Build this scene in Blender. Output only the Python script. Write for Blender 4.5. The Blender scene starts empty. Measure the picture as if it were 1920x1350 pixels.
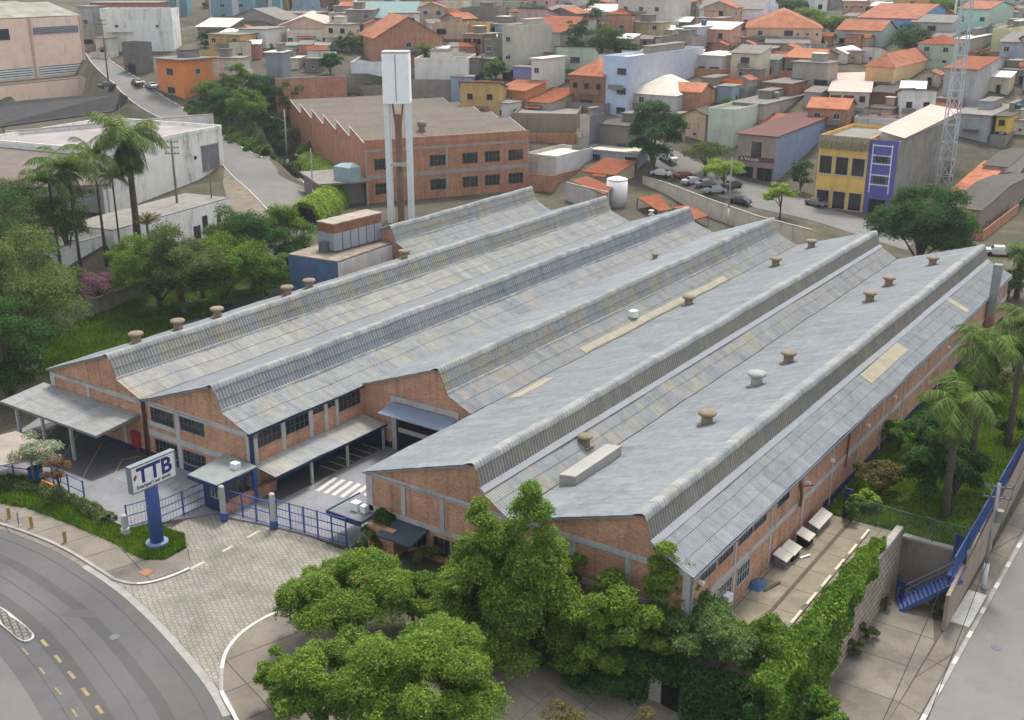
import bpy, math, random
import numpy as np
rad=math.radians
random.seed(7); RNG=np.random.default_rng(7)
scn=bpy.context.scene; COL=scn.collection
# ---------------------------------------------------------------- camera and terrain
F=2115.0; PIT=rad(19.4); AZ=rad(34.75); HC=42.0
_c,_s=math.cos(PIT),math.sin(PIT)
HD=np.array([-math.sin(AZ),math.cos(AZ),0.]); RT=np.array([math.cos(AZ),math.sin(AZ),0.])
FW=np.array([HD[0]*_c,HD[1]*_c,-_s]); UP=np.array([HD[0]*_s,HD[1]*_s,_c]); CAM=np.array([0,0,HC])
def ray(px,py): return FW+RT*((px-960)/F)-UP*((py-675)/F)
def at(px,py,z=-.7):
    d=ray(px,py); return CAM+d*((z-HC)/d[2])
def atx(px,py,x):
    d=ray(px,py); return CAM+d*(x/d[0])
def aty(px,py,y):
    d=ray(px,py); return CAM+d*(y/d[1])
def sm(t):
    t=np.clip(t,0,1); return t*t*(3-2*t)
PWC=(-262.5,184.5)                         # near corner of the peach warehouse
BRX,BRY,BRA=-142.5,157.5,rad(58.5)      # brick works behind: front left corner and direction
def G(x,y):
    x=np.asarray(x,float); y=np.asarray(y,float)
    d=x*HD[0]+y*HD[1]
    z=np.interp(d,[0,205,225,275,330,420,600,900,1500],[0,0,2,16,24,31,41,50,60])
    u=(x-BRX)*math.cos(BRA)+(y-BRY)*math.sin(BRA); v=-(x-BRX)*math.sin(BRA)+(y-BRY)*math.cos(BRA)
    o=np.maximum(np.maximum(-8-u,u-36),np.maximum(-12-v,v-64)); z=np.minimum(z,sm(o/14)*60)
    px_=(x-PWC[0])*math.cos(rad(92))+(y-PWC[1])*math.sin(rad(92)); py_=-(x-PWC[0])*math.sin(rad(92))+(y-PWC[1])*math.cos(rad(92)); lim=np.interp(py_,[-82,-48,-24,2,45],[-32,-25,-16.5,-1,-1]); o=np.maximum(np.maximum(-80-px_,px_-lim),np.maximum(-62-py_,py_-45)); z=np.minimum(z,np.where(py_>-7.5,15.9,np.interp(py_,[-62,-50,-20,-8],[5.5,7.5,9,10.5]))+sm(o/2.5)*40)
    bank=sm((-124-x)/12)*2.2+sm((-136-x)/1.6)*2.6
    z=np.maximum(z,bank*sm((118-y)/16))
    drop=sm((x+46)/24)*np.where(x<-19.9,sm((85-y)/3),1-sm((y-110)/90))
    return z-.9-4.1*drop
def gz(x,y): return float(G(x,y))
def ground(px,py,off=0.):
    d=ray(px,py); ks=np.arange(35,1500,.4); q=CAM[None]+d[None]*ks[:,None]
    h=q[:,2]-G(q[:,0],q[:,1])-off; i=int(np.argmax(h<0))
    if h[i]>=0: i=len(ks)-1
    t=h[i-1]/(h[i-1]-h[i]) if i>0 and h[i-1]!=h[i] else 0
    p=q[i-1]+(q[i]-q[i-1])*t; return p
def depth(p): return float((np.asarray(p)-CAM)@FW)
def mpp(p): return depth(p)/F           # metres per photo pixel at p
def upx(p,py): return mpp(p)/(UP[2]-((675-py)/F)*FW[2])
# ---------------------------------------------------------------- mesh builder
class MB:
    def __init__(s): s.V=[]; s.n=0; s.Fc=[]; s.mi=[]; s.m=0; s.sm=[]; s.smooth=False; s.uv=None
    def add(s,vs,fs):
        b=s.n; vs=np.asarray(vs,float).reshape(-1,3); s.V.append(vs); s.n+=len(vs)
        for f in fs: s.Fc.append(tuple(i+b for i in f)); s.mi.append(s.m); s.sm.append(s.smooth)
        return s
    def each(s,name,mat,parent=None,local=False,**kw):
        i=0; off=0; f0=0
        for v in s.V:
            q=MB(); n=len(v); fs=[]
            while f0<len(s.Fc) and min(s.Fc[f0])<off+n: fs.append(tuple(k-off for k in s.Fc[f0])); f0+=1
            q.add(v,fs); off+=n; o=q.build(name,mat,parent,local,**kw)
        return o
    def quad(s,a,b,c,d): return s.add([a,b,c,d],[(0,1,2,3)])
    def box(s,x0,x1,y0,y1,z0,z1):
        v=[(x0,y0,z0),(x1,y0,z0),(x1,y1,z0),(x0,y1,z0),(x0,y0,z1),(x1,y0,z1),(x1,y1,z1),(x0,y1,z1)]
        return s.add(v,[(0,3,2,1),(4,5,6,7),(0,1,5,4),(1,2,6,5),(2,3,7,6),(3,0,4,7)])
    def bar(s,a,b,w,h=None,up=(0,0,1)):
        a=np.asarray(a,float); b=np.asarray(b,float); h=h or w; d=b-a; d=d/np.linalg.norm(d); up=np.asarray(up,float)
        if abs(d@up)>.98: up=np.array([1.,0,0])
        r=np.cross(d,up); r/=np.linalg.norm(r); u=np.cross(r,d); o=[-r*w/2-u*h/2,r*w/2-u*h/2,r*w/2+u*h/2,-r*w/2+u*h/2]
        return s.add([a+k for k in o]+[b+k for k in o],[(3,2,1,0),(4,5,6,7),(0,1,5,4),(1,2,6,5),(2,3,7,6),(3,0,4,7)])
    def prism(s,poly,z0,z1):
        n=len(poly); v=[(p[0],p[1],z0 if np.isscalar(z0) else z0[i]) for i,p in enumerate(poly)]+[(p[0],p[1],z1 if np.isscalar(z1) else z1[i]) for i,p in enumerate(poly)]
        a=sum(poly[i][0]*poly[(i+1)%n][1]-poly[(i+1)%n][0]*poly[i][1] for i in range(n))
        fs=[tuple(range(n,2*n)),tuple(range(n-1,-1,-1))]+[(i,(i+1)%n,n+(i+1)%n,n+i) for i in range(n)]
        if a<0: fs=[f[::-1] for f in fs]
        return s.add(v,fs)
    def ext(s,poly,axis,a,b):   # 2D polygon extruded along x or y
        P=(lambda p,t:(p[0],t,p[1])) if axis=='y' else (lambda p,t:(t,p[0],p[1])); n=len(poly)
        v=[P(p,a) for p in poly]+[P(p,b) for p in poly]
        return s.add(v,[tuple(range(n)),tuple(range(2*n-1,n-1,-1))]+[(i,n+i,n+(i+1)%n,(i+1)%n) for i in range(n)])
    def tube(s,pts,r,n=6,cap=True):
        pts=[np.asarray(p,float) for p in pts]; rs=[r]*len(pts) if np.isscalar(r) else r; v=[]
        for i,p in enumerate(pts):
            d=pts[min(i+1,len(pts)-1)]-pts[max(i-1,0)]; d=d/(np.linalg.norm(d)+1e-9)
            u=np.cross(d,[0,0,1.]) if abs(d[2])<.9 else np.cross(d,[1.,0,0]); u/=np.linalg.norm(u); w=np.cross(d,u)
            for k in range(n):
                a=2*math.pi*k/n; v.append(p+rs[i]*(u*math.cos(a)+w*math.sin(a)))
        fs=[(i*n+k,i*n+(k+1)%n,(i+1)*n+(k+1)%n,(i+1)*n+k) for i in range(len(pts)-1) for k in range(n)]
        if cap: fs+=[tuple(range(n-1,-1,-1)),tuple((len(pts)-1)*n+k for k in range(n))]
        sv=s.smooth; s.smooth=n>6; s.add(v,fs); s.smooth=sv; return s
    def lathe(s,x,y,prof,n=16):
        v=[(x+r*math.cos(2*math.pi*k/n),y+r*math.sin(2*math.pi*k/n),z) for r,z in prof for k in range(n)]; L=len(prof)
        fs=[(i*n+k,i*n+(k+1)%n,(i+1)*n+(k+1)%n,(i+1)*n+k) for i in range(L-1) for k in range(n)]+[tuple((L-1)*n+k for k in range(n)),tuple(range(n-1,-1,-1))]
        return s.add(v,fs)
    def grid(s,P):
        r,c=P.shape[:2]; i=np.arange(r*c).reshape(r,c)
        q=np.stack([i[:-1,:-1],i[:-1,1:],i[1:,1:],i[1:,:-1]],-1).reshape(-1,4); return s.add(P.reshape(-1,3),q.tolist())
    def build(s,name,mat,parent=None,local=False,**kw):
        me=bpy.data.meshes.new(name); V=np.concatenate(s.V) if s.V else np.zeros((0,3)); me.from_pydata(V.tolist(),[],s.Fc)
        for m in (mat if isinstance(mat,(list,tuple)) else [mat]): me.materials.append(m)
        nf=len(me.polygons); me.polygons.foreach_set('material_index',s.mi); me.polygons.foreach_set('use_smooth',s.sm)
        me.update(); boxuv(me); return link(name,me,parent,local,**kw)
def boxuv(me):
    nl=len(me.loops); nf=len(me.polygons)
    vi=np.empty(nl,np.int32); me.loops.foreach_get('vertex_index',vi); co=np.empty(len(me.vertices)*3); me.vertices.foreach_get('co',co); co=co.reshape(-1,3)
    nr=np.empty(nf*3); me.polygons.foreach_get('normal',nr); nr=nr.reshape(-1,3); lt=np.empty(nf,np.int32); me.polygons.foreach_get('loop_total',lt)
    N=np.repeat(nr,lt,0); p=co[vi]; flat=np.abs(N[:,2])>.72
    t=np.stack([-N[:,1],N[:,0]],-1); t/=np.maximum(np.linalg.norm(t,axis=1,keepdims=True),1e-6)
    sgn=np.where(np.abs(t[:,0])>np.abs(t[:,1]),np.sign(t[:,0]),np.sign(t[:,1])); t*=sgn[:,None]
    uv=np.where(flat[:,None],p[:,:2],np.stack([p[:,0]*t[:,0]+p[:,1]*t[:,1],p[:,2]],-1))
    me.uv_layers.new(name='UV').data.foreach_set('uv',uv.astype(np.float32).ravel())
def link(name,data,parent=None,local=False,loc=None,rz=0,label=None,cat=None,group=None,kind=None):
    o=bpy.data.objects.new(name,data); COL.objects.link(o)
    if parent is not None:
        o.parent=parent
        if not local and parent.type=='EMPTY': o.location=[-k for k in parent.location]
    if loc is not None: o.location=[float(k) for k in loc]
    if rz: o.rotation_euler=(0,0,rz)
    for k,v in (('label',label),('category',cat),('group',group),('kind',kind)):
        if v: o[k]=v
    return o
def thing(name,loc,label,cat,group=None,rz=0):
    return link(name,None,loc=loc,rz=rz,label=label,cat=cat,group=group)
def dup(root,loc,rz=None,label=None):
    c=root.copy(); COL.objects.link(c); c.location=[float(k) for k in loc]
    if rz is not None: c.rotation_euler=(0,0,rz)
    if label: c['label']=label
    for ch in list(root.children):
        d=ch.copy(); COL.objects.link(d); d.parent=c
        for g in list(ch.children):
            e=g.copy(); COL.objects.link(e); e.parent=d
    return c
# ---------------------------------------------------------------- materials
def lin(h):
    h=h.lstrip('#'); return [((int(h[i:i+2],16)/255+.055)/1.055)**2.4 if int(h[i:i+2],16)>10 else 0 for i in (0,2,4)]
def hx(h,k=.6): return tuple(min(.82,v*k) for v in lin(h))+(1,)
class NT:
    def __init__(s,name):
        s.mat=bpy.data.materials.new(name); s.mat.use_nodes=True; s.t=s.mat.node_tree; s.t.nodes.clear()
        s.out=s.N('ShaderNodeOutputMaterial'); s.b=s.N('ShaderNodeBsdfPrincipled'); s.L(s.b.outputs[0],s.out.inputs[0]); s.tc=s.N('ShaderNodeTexCoord')
    def N(s,t,**k):
        n=s.t.nodes.new(t)
        for a,v in k.items(): setattr(n,a,v)
        return n
    def L(s,a,b): s.t.links.new(a,b)
    def noise(s,scale,detail=4,src='Object',vec=(1,1,1),rough=.6):
        mp=s.N('ShaderNodeMapping'); mp.inputs['Scale'].default_value=vec; s.L(s.tc.outputs[src],mp.inputs[0])
        n=s.N('ShaderNodeTexNoise'); n.inputs['Scale'].default_value=scale; n.inputs['Detail'].default_value=detail; n.inputs['Roughness'].default_value=rough
        s.L(mp.outputs[0],n.inputs['Vector']); return n.outputs['Fac']
    def ramp(s,fac,stops,interp='LINEAR'):
        r=s.N('ShaderNodeValToRGB'); r.color_ramp.interpolation=interp; e=r.color_ramp.elements
        while len(e)<len(stops): e.new(.5)
        for x,(p,c) in zip(e,stops):
            x.position=p; x.color=c if not np.isscalar(c) else (c,c,c,1)
        s.L(fac,r.inputs[0]); return r.outputs[0]
    def mix(s,fac,a,b,mode='MIX'):
        m=s.N('ShaderNodeMix',data_type='RGBA',blend_type=mode)
        for i,v in ((0,fac),(6,a),(7,b)):
            if hasattr(v,'is_linked'): s.L(v,m.inputs[i])
            else: m.inputs[i].default_value=v
        return m.outputs[2]
    def math(s,op,a,b=0):
        m=s.N('ShaderNodeMath',operation=op)
        for i,v in ((0,a),(1,b)):
            if hasattr(v,'is_linked'): s.L(v,m.inputs[i])
            else: m.inputs[i].default_value=v
        return m.outputs[0]
    def bump(s,h,st,dist=.05):
        b=s.N('ShaderNodeBump'); b.inputs['Strength'].default_value=st; b.inputs['Distance'].default_value=dist; s.L(h,b.inputs['Height']); s.L(b.outputs[0],s.b.inputs['Normal'])
    def done(s,col,rough=.9,spec=.25,metal=0):
        if hasattr(col,'is_linked'): s.L(col,s.b.inputs['Base Color'])
        else: s.b.inputs['Base Color'].default_value=col
        s.b.inputs['Roughness'].default_value=rough; s.b.inputs['Specular IOR Level'].default_value=spec; s.b.inputs['Metallic'].default_value=metal
        return s.mat
def sc(c,k): return tuple(min(.9,v*k) for v in c[:3])+(1,)
_mc={}
def plain(name,h,k=.6,rough=.8,var=.15,scale=.8,spec=.25,metal=0,stain=None,streak=0,fine=.1,bump=0):
    """one colour with blotchy variation, optional vertical stain streaks"""
    key=(name,h,k,rough,var,stain,streak)
    if key in _mc: return _mc[key]
    t=NT(name); c=hx(h,k); n=t.noise(scale,5); col=t.ramp(n,[(.3,sc(c,1-var)),(.7,sc(c,1+var))])
    if fine: col=t.mix(1.,col,t.ramp(t.noise(9,3),[(.3,1-fine),(.7,1+fine)]),'MULTIPLY')
    if streak:
        a=t.noise(1.,4,vec=(.55,.55,.1),rough=.8); b=t.noise(.3,4); f=t.math('MULTIPLY',t.ramp(a,[(.5,0),(.72,1)]),t.ramp(b,[(.35,.2),(.65,1)]))
        f=t.math('MULTIPLY',f,streak); col=t.mix(f,col,hx(stain or '#4a463e',.6))
    if bump: t.bump(t.noise(14,3),bump,.03)
    _mc[key]=t.done(col,rough,spec,metal); return _mc[key]
def brick(name,c1='#cb9a7a',c2='#b57f60',mo='#b0a090',k=.9,stain=.55):
    t=NT(name); b=t.N('ShaderNodeTexBrick'); t.L(t.tc.outputs['UV'],b.inputs['Vector'])
    b.inputs['Color1'].default_value=hx(c1,k); b.inputs['Color2'].default_value=hx(c2,k); b.inputs['Mortar'].default_value=hx(mo,k*.7)
    b.inputs['Scale'].default_value=1; b.inputs['Brick Width'].default_value=.30; b.inputs['Row Height'].default_value=.115; b.inputs['Mortar Size'].default_value=.012; b.inputs['Bias'].default_value=-.1
    col=t.mix(1.,b.outputs['Color'],t.ramp(t.noise(.5,5),[(.3,.80),(.7,1.15)]),'MULTIPLY')
    col=t.mix(1.,col,t.ramp(t.noise(6,4),[(.3,.86),(.7,1.12)]),'MULTIPLY')
    f=t.math('MULTIPLY',t.ramp(t.noise(1,4,vec=(1.6,1.6,.15)),[(.5,0),(.8,1)]),stain); col=t.mix(f,col,hx('#54402f',.6))
    t.bump(b.outputs['Fac'],-.3,.02); return t.done(col,.95,.1)
def tiles(name,h='#c86a42',k=.75,wave=True):
    t=NT(name); c=hx(h,k); col=t.ramp(t.noise(.5,5),[(.28,sc(c,.62)),(.5,c),(.75,sc(c,1.2))])
    col=t.mix(1.,col,t.ramp(t.noise(4,4),[(.3,.78),(.7,1.15)]),'MULTIPLY')
    f=t.math('MULTIPLY',t.ramp(t.noise(.22,5),[(.5,0),(.72,1)]),.5); col=t.mix(f,col,hx('#6a4a38',.6))
    w=t.N('ShaderNodeTexWave',wave_type='BANDS',bands_direction='X'); w.inputs['Scale'].default_value=.9; w.inputs['Distortion'].default_value=.6; t.L(t.tc.outputs['UV'],w.inputs['Vector'])
    col=t.mix(1.,col,t.ramp(w.outputs['Fac'],[(0,.82),(1,1.08)]),'MULTIPLY'); t.bump(w.outputs['Fac'],.5,.05); return t.done(col,.9,.15)
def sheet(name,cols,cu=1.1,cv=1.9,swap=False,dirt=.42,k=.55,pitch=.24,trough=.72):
    """weathered fibre-cement sheets: every sheet its own tint"""
    t=NT(name); sx=t.N('ShaderNodeSeparateXYZ'); t.L(t.tc.outputs['Object'],sx.inputs[0])
    a=t.math('FLOOR',t.math('DIVIDE',sx.outputs[1],cu)); b=t.math('FLOOR',t.math('DIVIDE',sx.outputs[2 if swap else 0],cv))
    cb=t.N('ShaderNodeCombineXYZ'); t.L(a,cb.inputs[0]); t.L(b,cb.inputs[1]); w=t.N('ShaderNodeTexWhiteNoise'); t.L(cb.outputs[0],w.inputs['Vector'])
    big=t.noise(.16,3); f=t.math('ADD',t.math('MULTIPLY',w.outputs['Value'],.62),t.math('MULTIPLY',big,.38))
    n=len(cols); col=t.ramp(f,[(.16+.68*i/max(1,n-1),hx(c,k)) for i,c in enumerate(cols)],'LINEAR')
    col=t.mix(1.,col,t.ramp(t.noise(1.3,5),[(.3,.86),(.7,1.1)]),'MULTIPLY')
    sn=t.math('SINE',t.math('MULTIPLY',sx.outputs[1],6.28318/pitch)); col=t.mix(1.,col,t.ramp(t.math('MULTIPLY_ADD' if 0 else 'ADD',t.math('MULTIPLY',sn,.5),.5),[(.05,trough),(.55,1.06)]),'MULTIPLY')  # sine bands: trough dirt, with corrugation shade painted into the colour
    d=t.math('MULTIPLY',t.ramp(t.noise(1,6,vec=(.3,2.2,.3),rough=.7),[(.48,0),(.72,1)]),dirt); col=t.mix(t.math('MULTIPLY',t.ramp(t.noise(.22,6,rough=.75),[(.52,0),(.7,1)]),.28),col,hx('#6f6b62',.5)); col=t.mix(d,col,hx('#7d7466',.5))
    return t.done(col,.85,.2)
# ---------------------------------------------------------------- materials in use
M={}
M['conc']=plain('concrete','#b3aea5',.62,.92,.14,.6,stain='#5b564c',streak=.55,bump=.15)
M['concp']=plain('concrete_painted','#cfccc6',.62,.85,.08,.8,stain='#6a645a',streak=.75)
M['blue']=plain('blue_paint','#3d5a98',.75,.55,.1,1,spec=.4)
M['dblue']=plain('dark_blue_paint','#2c3e66',.6,.6,.15,.8)
M['white']=plain('white_paint','#dfe0dd',.85,.6,.06,1,stain='#8a8578',streak=.25)
M['glass']=plain('window_glass','#2b3236',.5,.12,.3,.5,spec=.6,fine=0)
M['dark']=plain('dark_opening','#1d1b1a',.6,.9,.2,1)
M['frame']=plain('window_frame','#6e7478',.6,.5,.1,1)
M['alu']=plain('aluminium_frame','#c4c7c6',.7,.45,.08,1)
M['brick']=brick('orange_brick')
M['brick2']=brick('old_brick','#c58a6b','#aa7358','#9a8876',.88,.5)
M['brickl']=brick('block_brick','#b57a58','#9c6246','#9a8a7a',.8,.4)
M['steel']=plain('galvanised_steel','#9a9c9c',.6,.5,.12,2,metal=.3)
M['rust']=plain('rusty_steel','#8a5a3c',.6,.85,.35,1.5)
M['wood']=plain('weathered_wood','#6a5c4c',.6,.9,.2,2,)
M['yellow']=plain('yellow_paint','#bfa458',.55,.7,.15,2)
M['black']=plain('black_rubber','#1c1c1d',.6,.8,.1,2)
M['bark']=plain('bark','#6b5f50',.55,.95,.3,3,bump=.4)
M['red']=plain('red_paint','#a83232',.7,.5,.1,1)
def asphalt(name,h,k=.5):
    t=NT(name); c=hx(h,k); col=t.ramp(t.noise(.12,5),[(.3,sc(c,.82)),(.7,sc(c,1.15))])
    col=t.mix(1.,col,t.ramp(t.noise(25,3),[(.3,.85),(.7,1.15)]),'MULTIPLY')
    f=t.math('MULTIPLY',t.ramp(t.noise(.35,6,rough=.7),[(.56,0),(.62,1)]),.22); col=t.mix(f,col,sc(c,.6))
    v=t.N('ShaderNodeTexVoronoi',feature='DISTANCE_TO_EDGE'); v.inputs['Scale'].default_value=.16; t.L(t.tc.outputs['Object'],v.inputs['Vector'])
    col=t.mix(t.math('MULTIPLY',t.ramp(v.outputs['Distance'],[(0,1),(.004,0)]),.12),col,sc(c,.5)); t.bump(t.noise(40,2),.2,.01); return t.done(col,.9,.2)
M['asph']=asphalt('asphalt','#7a7876',.5); M['asph2']=asphalt('street_asphalt','#95928c',.55)
def ground_mat():
    t=NT('earth_and_weeds'); n=t.noise(.16,6); col=t.ramp(n,[(.32,hx('#5c6a3a',.4)),(.5,hx('#75705a',.5)),(.68,hx('#8d8676',.5))])
    col=t.mix(t.math('MULTIPLY',t.ramp(t.noise(.07,4),[(.42,0),(.55,1)]),.75),col,hx('#736b60',.5)); col=t.mix(1.,col,t.ramp(t.noise(2,5),[(.3,.7),(.7,1.2)]),'MULTIPLY'); t.bump(t.noise(3,4),.4,.2); return t.done(col,.95,.1)
M['ground']=ground_mat()
def slabs(name,h,k,w,hh,rot=0,gap=.03,mo='#4b4a40',off=0.,grass=.0,stain=.45,src='Object',warp=.08):
    t=NT(name); mp=t.N('ShaderNodeMapping'); mp.inputs['Rotation'].default_value=(0,0,rot); t.L(t.tc.outputs[src],mp.inputs[0])
    nz=t.N('ShaderNodeTexNoise'); nz.inputs['Scale'].default_value=1.1; t.L(mp.outputs[0],nz.inputs['Vector']); va=t.N('ShaderNodeVectorMath',operation='MULTIPLY_ADD'); t.L(nz.outputs['Color'],va.inputs[0]); va.inputs[1].default_value=(warp,warp,0); t.L(mp.outputs[0],va.inputs[2])
    b=t.N('ShaderNodeTexBrick'); b.offset=off; t.L(va.outputs[0],b.inputs['Vector']); c=hx(h,k)
    b.inputs['Color1'].default_value=c; b.inputs['Color2'].default_value=sc(c,.84); b.inputs['Mortar'].default_value=hx(mo,.5); b.inputs['Scale'].default_value=1
    b.inputs['Brick Width'].default_value=w; b.inputs['Row Height'].default_value=hh; b.inputs['Mortar Size'].default_value=gap; b.inputs['Mortar Smooth'].default_value=.3
    col=t.mix(1.,b.outputs['Color'],t.ramp(t.noise(.4,6),[(.3,.75),(.7,1.14)]),'MULTIPLY')
    col=t.mix(1.,col,t.ramp(t.noise(7,4),[(.3,.88),(.7,1.1)]),'MULTIPLY')
    f=t.math('MULTIPLY',t.ramp(t.noise(.28,6,rough=.75),[(.5,0),(.68,1)]),stain); col=t.mix(f,col,sc(c,.5))
    if grass: col=t.mix(t.math('MULTIPLY',t.ramp(t.noise(.5,5),[(.52,0),(.66,1)]),grass),col,hx('#6d7a42',.45))
    t.bump(b.outputs['Fac'],-.4,.03); return t.done(col,.95,.15)
M['pavers']=slabs('concrete_pavers','#b9b2a4',.55,.42,.36,.5,.026,'#857f70',.5,.3,.45,'Object',.3)
M['walk']=slabs('sidewalk_concrete','#a59a8c',.52,3.2,6,.3,.05,'#6b6256',0,.12)
M['slab']=slabs('slab_paving','#b5a794',.62,2.3,2.3,.02,.02,'#6d6a58',0,.2,.5)
M['terr']=slabs('terrace_concrete','#ada28c',.55,2.4,3.2,0,.04,'#6a6150',0,.15,.85)
M['drive']=slabs('driveway_concrete','#a39a8c',.52,30,4.5,0,.05,'#6d6353',0,.1,.8)
M['yard']=slabs('yard_floor_paint','#aaaaad',.56,9,9,0,.015,'#77777a',0,0,.2)
M['yardd']=slabs('yard_asphalt_and_shade','#7c7c7c',.45,9,9,0,.015,'#666666',0,0,.3)  # dark rear yard floor; also the colour of the painted canopy shade
M['mark']=plain('road_paint_white','#dcd9d0',.66,.8,.12,2,fine=.2)
M['marky']=plain('road_paint_yellow','#c4b078',.42,.8,.2,2,fine=.2)
M['grass']=None
# ---------------------------------------------------------------- ground sheet
def _x(): pass
def nonuni(bps):
    out=[]
    for (a,b,st) in bps: out+=list(np.arange(a,b,st))
    return np.array(out+[bps[-1][1]])
gx=nonuni([(-1500,-420,40),(-420,-260,8),(-260,-150,3),(-150,-112,1.5),(-112,-60,4),(-60,-8,1.2),(-8,140,6),(140,700,30)])
gy=nonuni([(-200,20,20),(20,110,1.5),(110,330,3),(330,600,10),(600,1700,40)])
X,Y=np.meshgrid(gx,gy); Z=G(X,Y); m=MB(); m.smooth=True; m.grid(np.stack([X,Y,Z],-1)); m.build('ground',M['ground'],kind='structure')
def smooth_line(pts,step=1.2):
    """Catmull-Rom through 2-3D points"""
    P=[np.asarray(p,float) for p in pts]; P=[2*P[0]-P[1]]+P+[2*P[-1]-P[-2]]; out=[]
    for i in range(1,len(P)-2):
        n=max(2,int(np.linalg.norm(P[i+1]-P[i])/step))
        for k in range(n):
            t=k/n; a,b,c,d=P[i-1],P[i],P[i+1],P[i+2]
            out.append(.5*((2*b)+(-a+c)*t+(2*a-5*b+4*c-d)*t*t+(-a+3*b-3*c+d)*t**3))
    return out+[P[-2]]
def drape(name,poly,off,mat,cell=1.5,**kw):
    """a sheet over the terrain inside a polygon"""
    import bmesh
    from mathutils import Vector
    bm=bmesh.new(); vs=[bm.verts.new((p[0],p[1],0)) for p in poly]; bm.faces.new(vs)
    xs=[p[0] for p in poly]; ys=[p[1] for p in poly]
    for ax,lo,hi in ((0,min(xs),max(xs)),(1,min(ys),max(ys))):
        for t in np.arange(lo+cell,hi,cell):
            co=Vector((t,0,0)) if ax==0 else Vector((0,t,0)); no=Vector((1,0,0)) if ax==0 else Vector((0,1,0))
            bmesh.ops.bisect_plane(bm,geom=bm.verts[:]+bm.edges[:]+bm.faces[:],plane_co=co,plane_no=no)
    bmesh.ops.recalc_face_normals(bm,faces=bm.faces)
    if bm.faces and sum(f.normal.z for f in bm.faces)<0: bmesh.ops.reverse_faces(bm,faces=bm.faces)
    c=np.array([v.co for v in bm.verts]); z=G(c[:,0],c[:,1])+off
    for v,h in zip(bm.verts,z): v.co.z=h
    me=bpy.data.meshes.new(name); bm.to_mesh(me); bm.free(); me.materials.append(mat); boxuv(me); return link(name,me,**kw)
def strip(name,L,R,off,mat,**kw):
    m=MB(); P=[]
    for a,b in zip(L,R):
        row=[]
        for t in np.linspace(0,1,6):
            q=np.asarray(a)[:2]*(1-t)+np.asarray(b)[:2]*t; row.append((q[0],q[1],gz(*q)+off))
        P.append(row)
    m.grid(np.array(P)[:,::-1]); return m.build(name,mat,**kw)
def offset(line,d):
    out=[]
    for i,p in enumerate(line):
        a=line[max(0,i-1)]; b=line[min(len(line)-1,i+1)]; t=np.array(b[:2])-np.array(a[:2]); t/=np.linalg.norm(t); out.append(np.array([p[0]+t[1]*d,p[1]-t[0]*d]))
    return out
g=lambda px,py,off=0.: ground(px,py,off)[:2]
# left avenue: outer kerb line from photo, left to right
kerb=smooth_line([g(*p) for p in [(-120,955),(0,985),(100,1022),(180,1068),(240,1110),(300,1165),(355,1225),(400,1280),(435,1340),(465,1420),(490,1500)]],1.)
mid=smooth_line([g(*p) for p in [(-160,1065),(-40,1090),(30,1135),(80,1200),(130,1265),(175,1330),(215,1400),(250,1500)]],1.)
inner=offset(kerb,26)
strip('road',kerb,inner,.012,M['asph'],kind='structure')
# sidewalk strips with kerb step
def band_solid(name,line,d0,d1,z0,z1,mat,**kw):
    a=offset(line,d0); b=offset(line,d1); m=MB(); P=[]
    for p,q in zip(a,b):
        P.append([(p[0],p[1],gz(*p)+z0),(p[0],p[1],gz(*p)+z1),(q[0],q[1],gz(*q)+z1),(q[0],q[1],gz(*q)+z0)])
    m.grid(np.array(P)); return m.build(name,mat,**kw)
i0=int(np.argmin([np.linalg.norm(p-g(208,1086)) for p in kerb])); i1=int(np.argmin([np.linalg.norm(p-g(412,1290)) for p in kerb]))
kL=kerb[:i0+1]; kR=kerb[i1:]
ent_l=smooth_line([kerb[i0]]+[g(*p) for p in [(236,1096),(262,1098),(292,1093),(330,1081),(372,1060),(430,1028),(497,990)]],.6)
ent_r=smooth_line([g(*p) for p in [(545,1140),(495,1160),(450,1190),(422,1225),(413,1262)]]+[kerb[i1]],.6)
nl=int(len(ent_l)*.5); swl=list(kL)+ent_l[1:nl]; swr=ent_r+list(kR[1:])
bl=[g(*p) for p in [(352,1030),(320,990),(240,1000),(225,1015),(150,965),(75,930),(0,905),(-130,870)]]
drape('sidewalk',[*swl,*bl],.13,M['walk'],2,kind='structure')
br=[g(*p) for p in [(700,1500),(800,1600),(760,1450),(700,1300),(620,1200)]]
drape('sidewalk',[*swr,*[g(*p) for p in [(640,1500),(700,1420),(690,1300),(600,1130)]]],.13,M['walk'],2,kind='structure')
band_solid('kerb',swl,-.22,.02,-.1,.15,M['conc'],kind='structure')
band_solid('kerb',swr,-.22,.02,-.1,.15,M['conc'],kind='structure')
def dashes(name,line,d0,d1,z,mat,on,off,start=0,kind='structure',dz=.12):
    L=[0]
    for a,b in zip(line[:-1],line[1:]): L.append(L[-1]+np.linalg.norm(np.asarray(b[:2])-np.asarray(a[:2])))
    a=offset(line,d0); b=offset(line,d1); m=MB(); cur=[]
    def flush():
        if len(cur)>1: m.grid(np.array(cur))
        cur.clear()
    for i,s in enumerate(L):
        if ((s-start)%(on+off))<on and s>=start: 
            cur.append([(b[i][0],b[i][1],gz(*b[i])+z),(a[i][0],a[i][1],gz(*a[i])+z)])
        else: flush()
    flush()
    return m.build(name,mat,kind=kind)
fine=lambda l: smooth_line([np.asarray(p)[:2] for p in l[::3]]+[np.asarray(l[-1])[:2]],.3)
dashes('kerb_paint',fine(swl[14:]),-.2,.03,.156,M['mark'],40,1,9)
dashes('kerb_paint',fine(swr),-.2,.03,.156,M['mark'],8.2,2.2,0.5)
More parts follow.
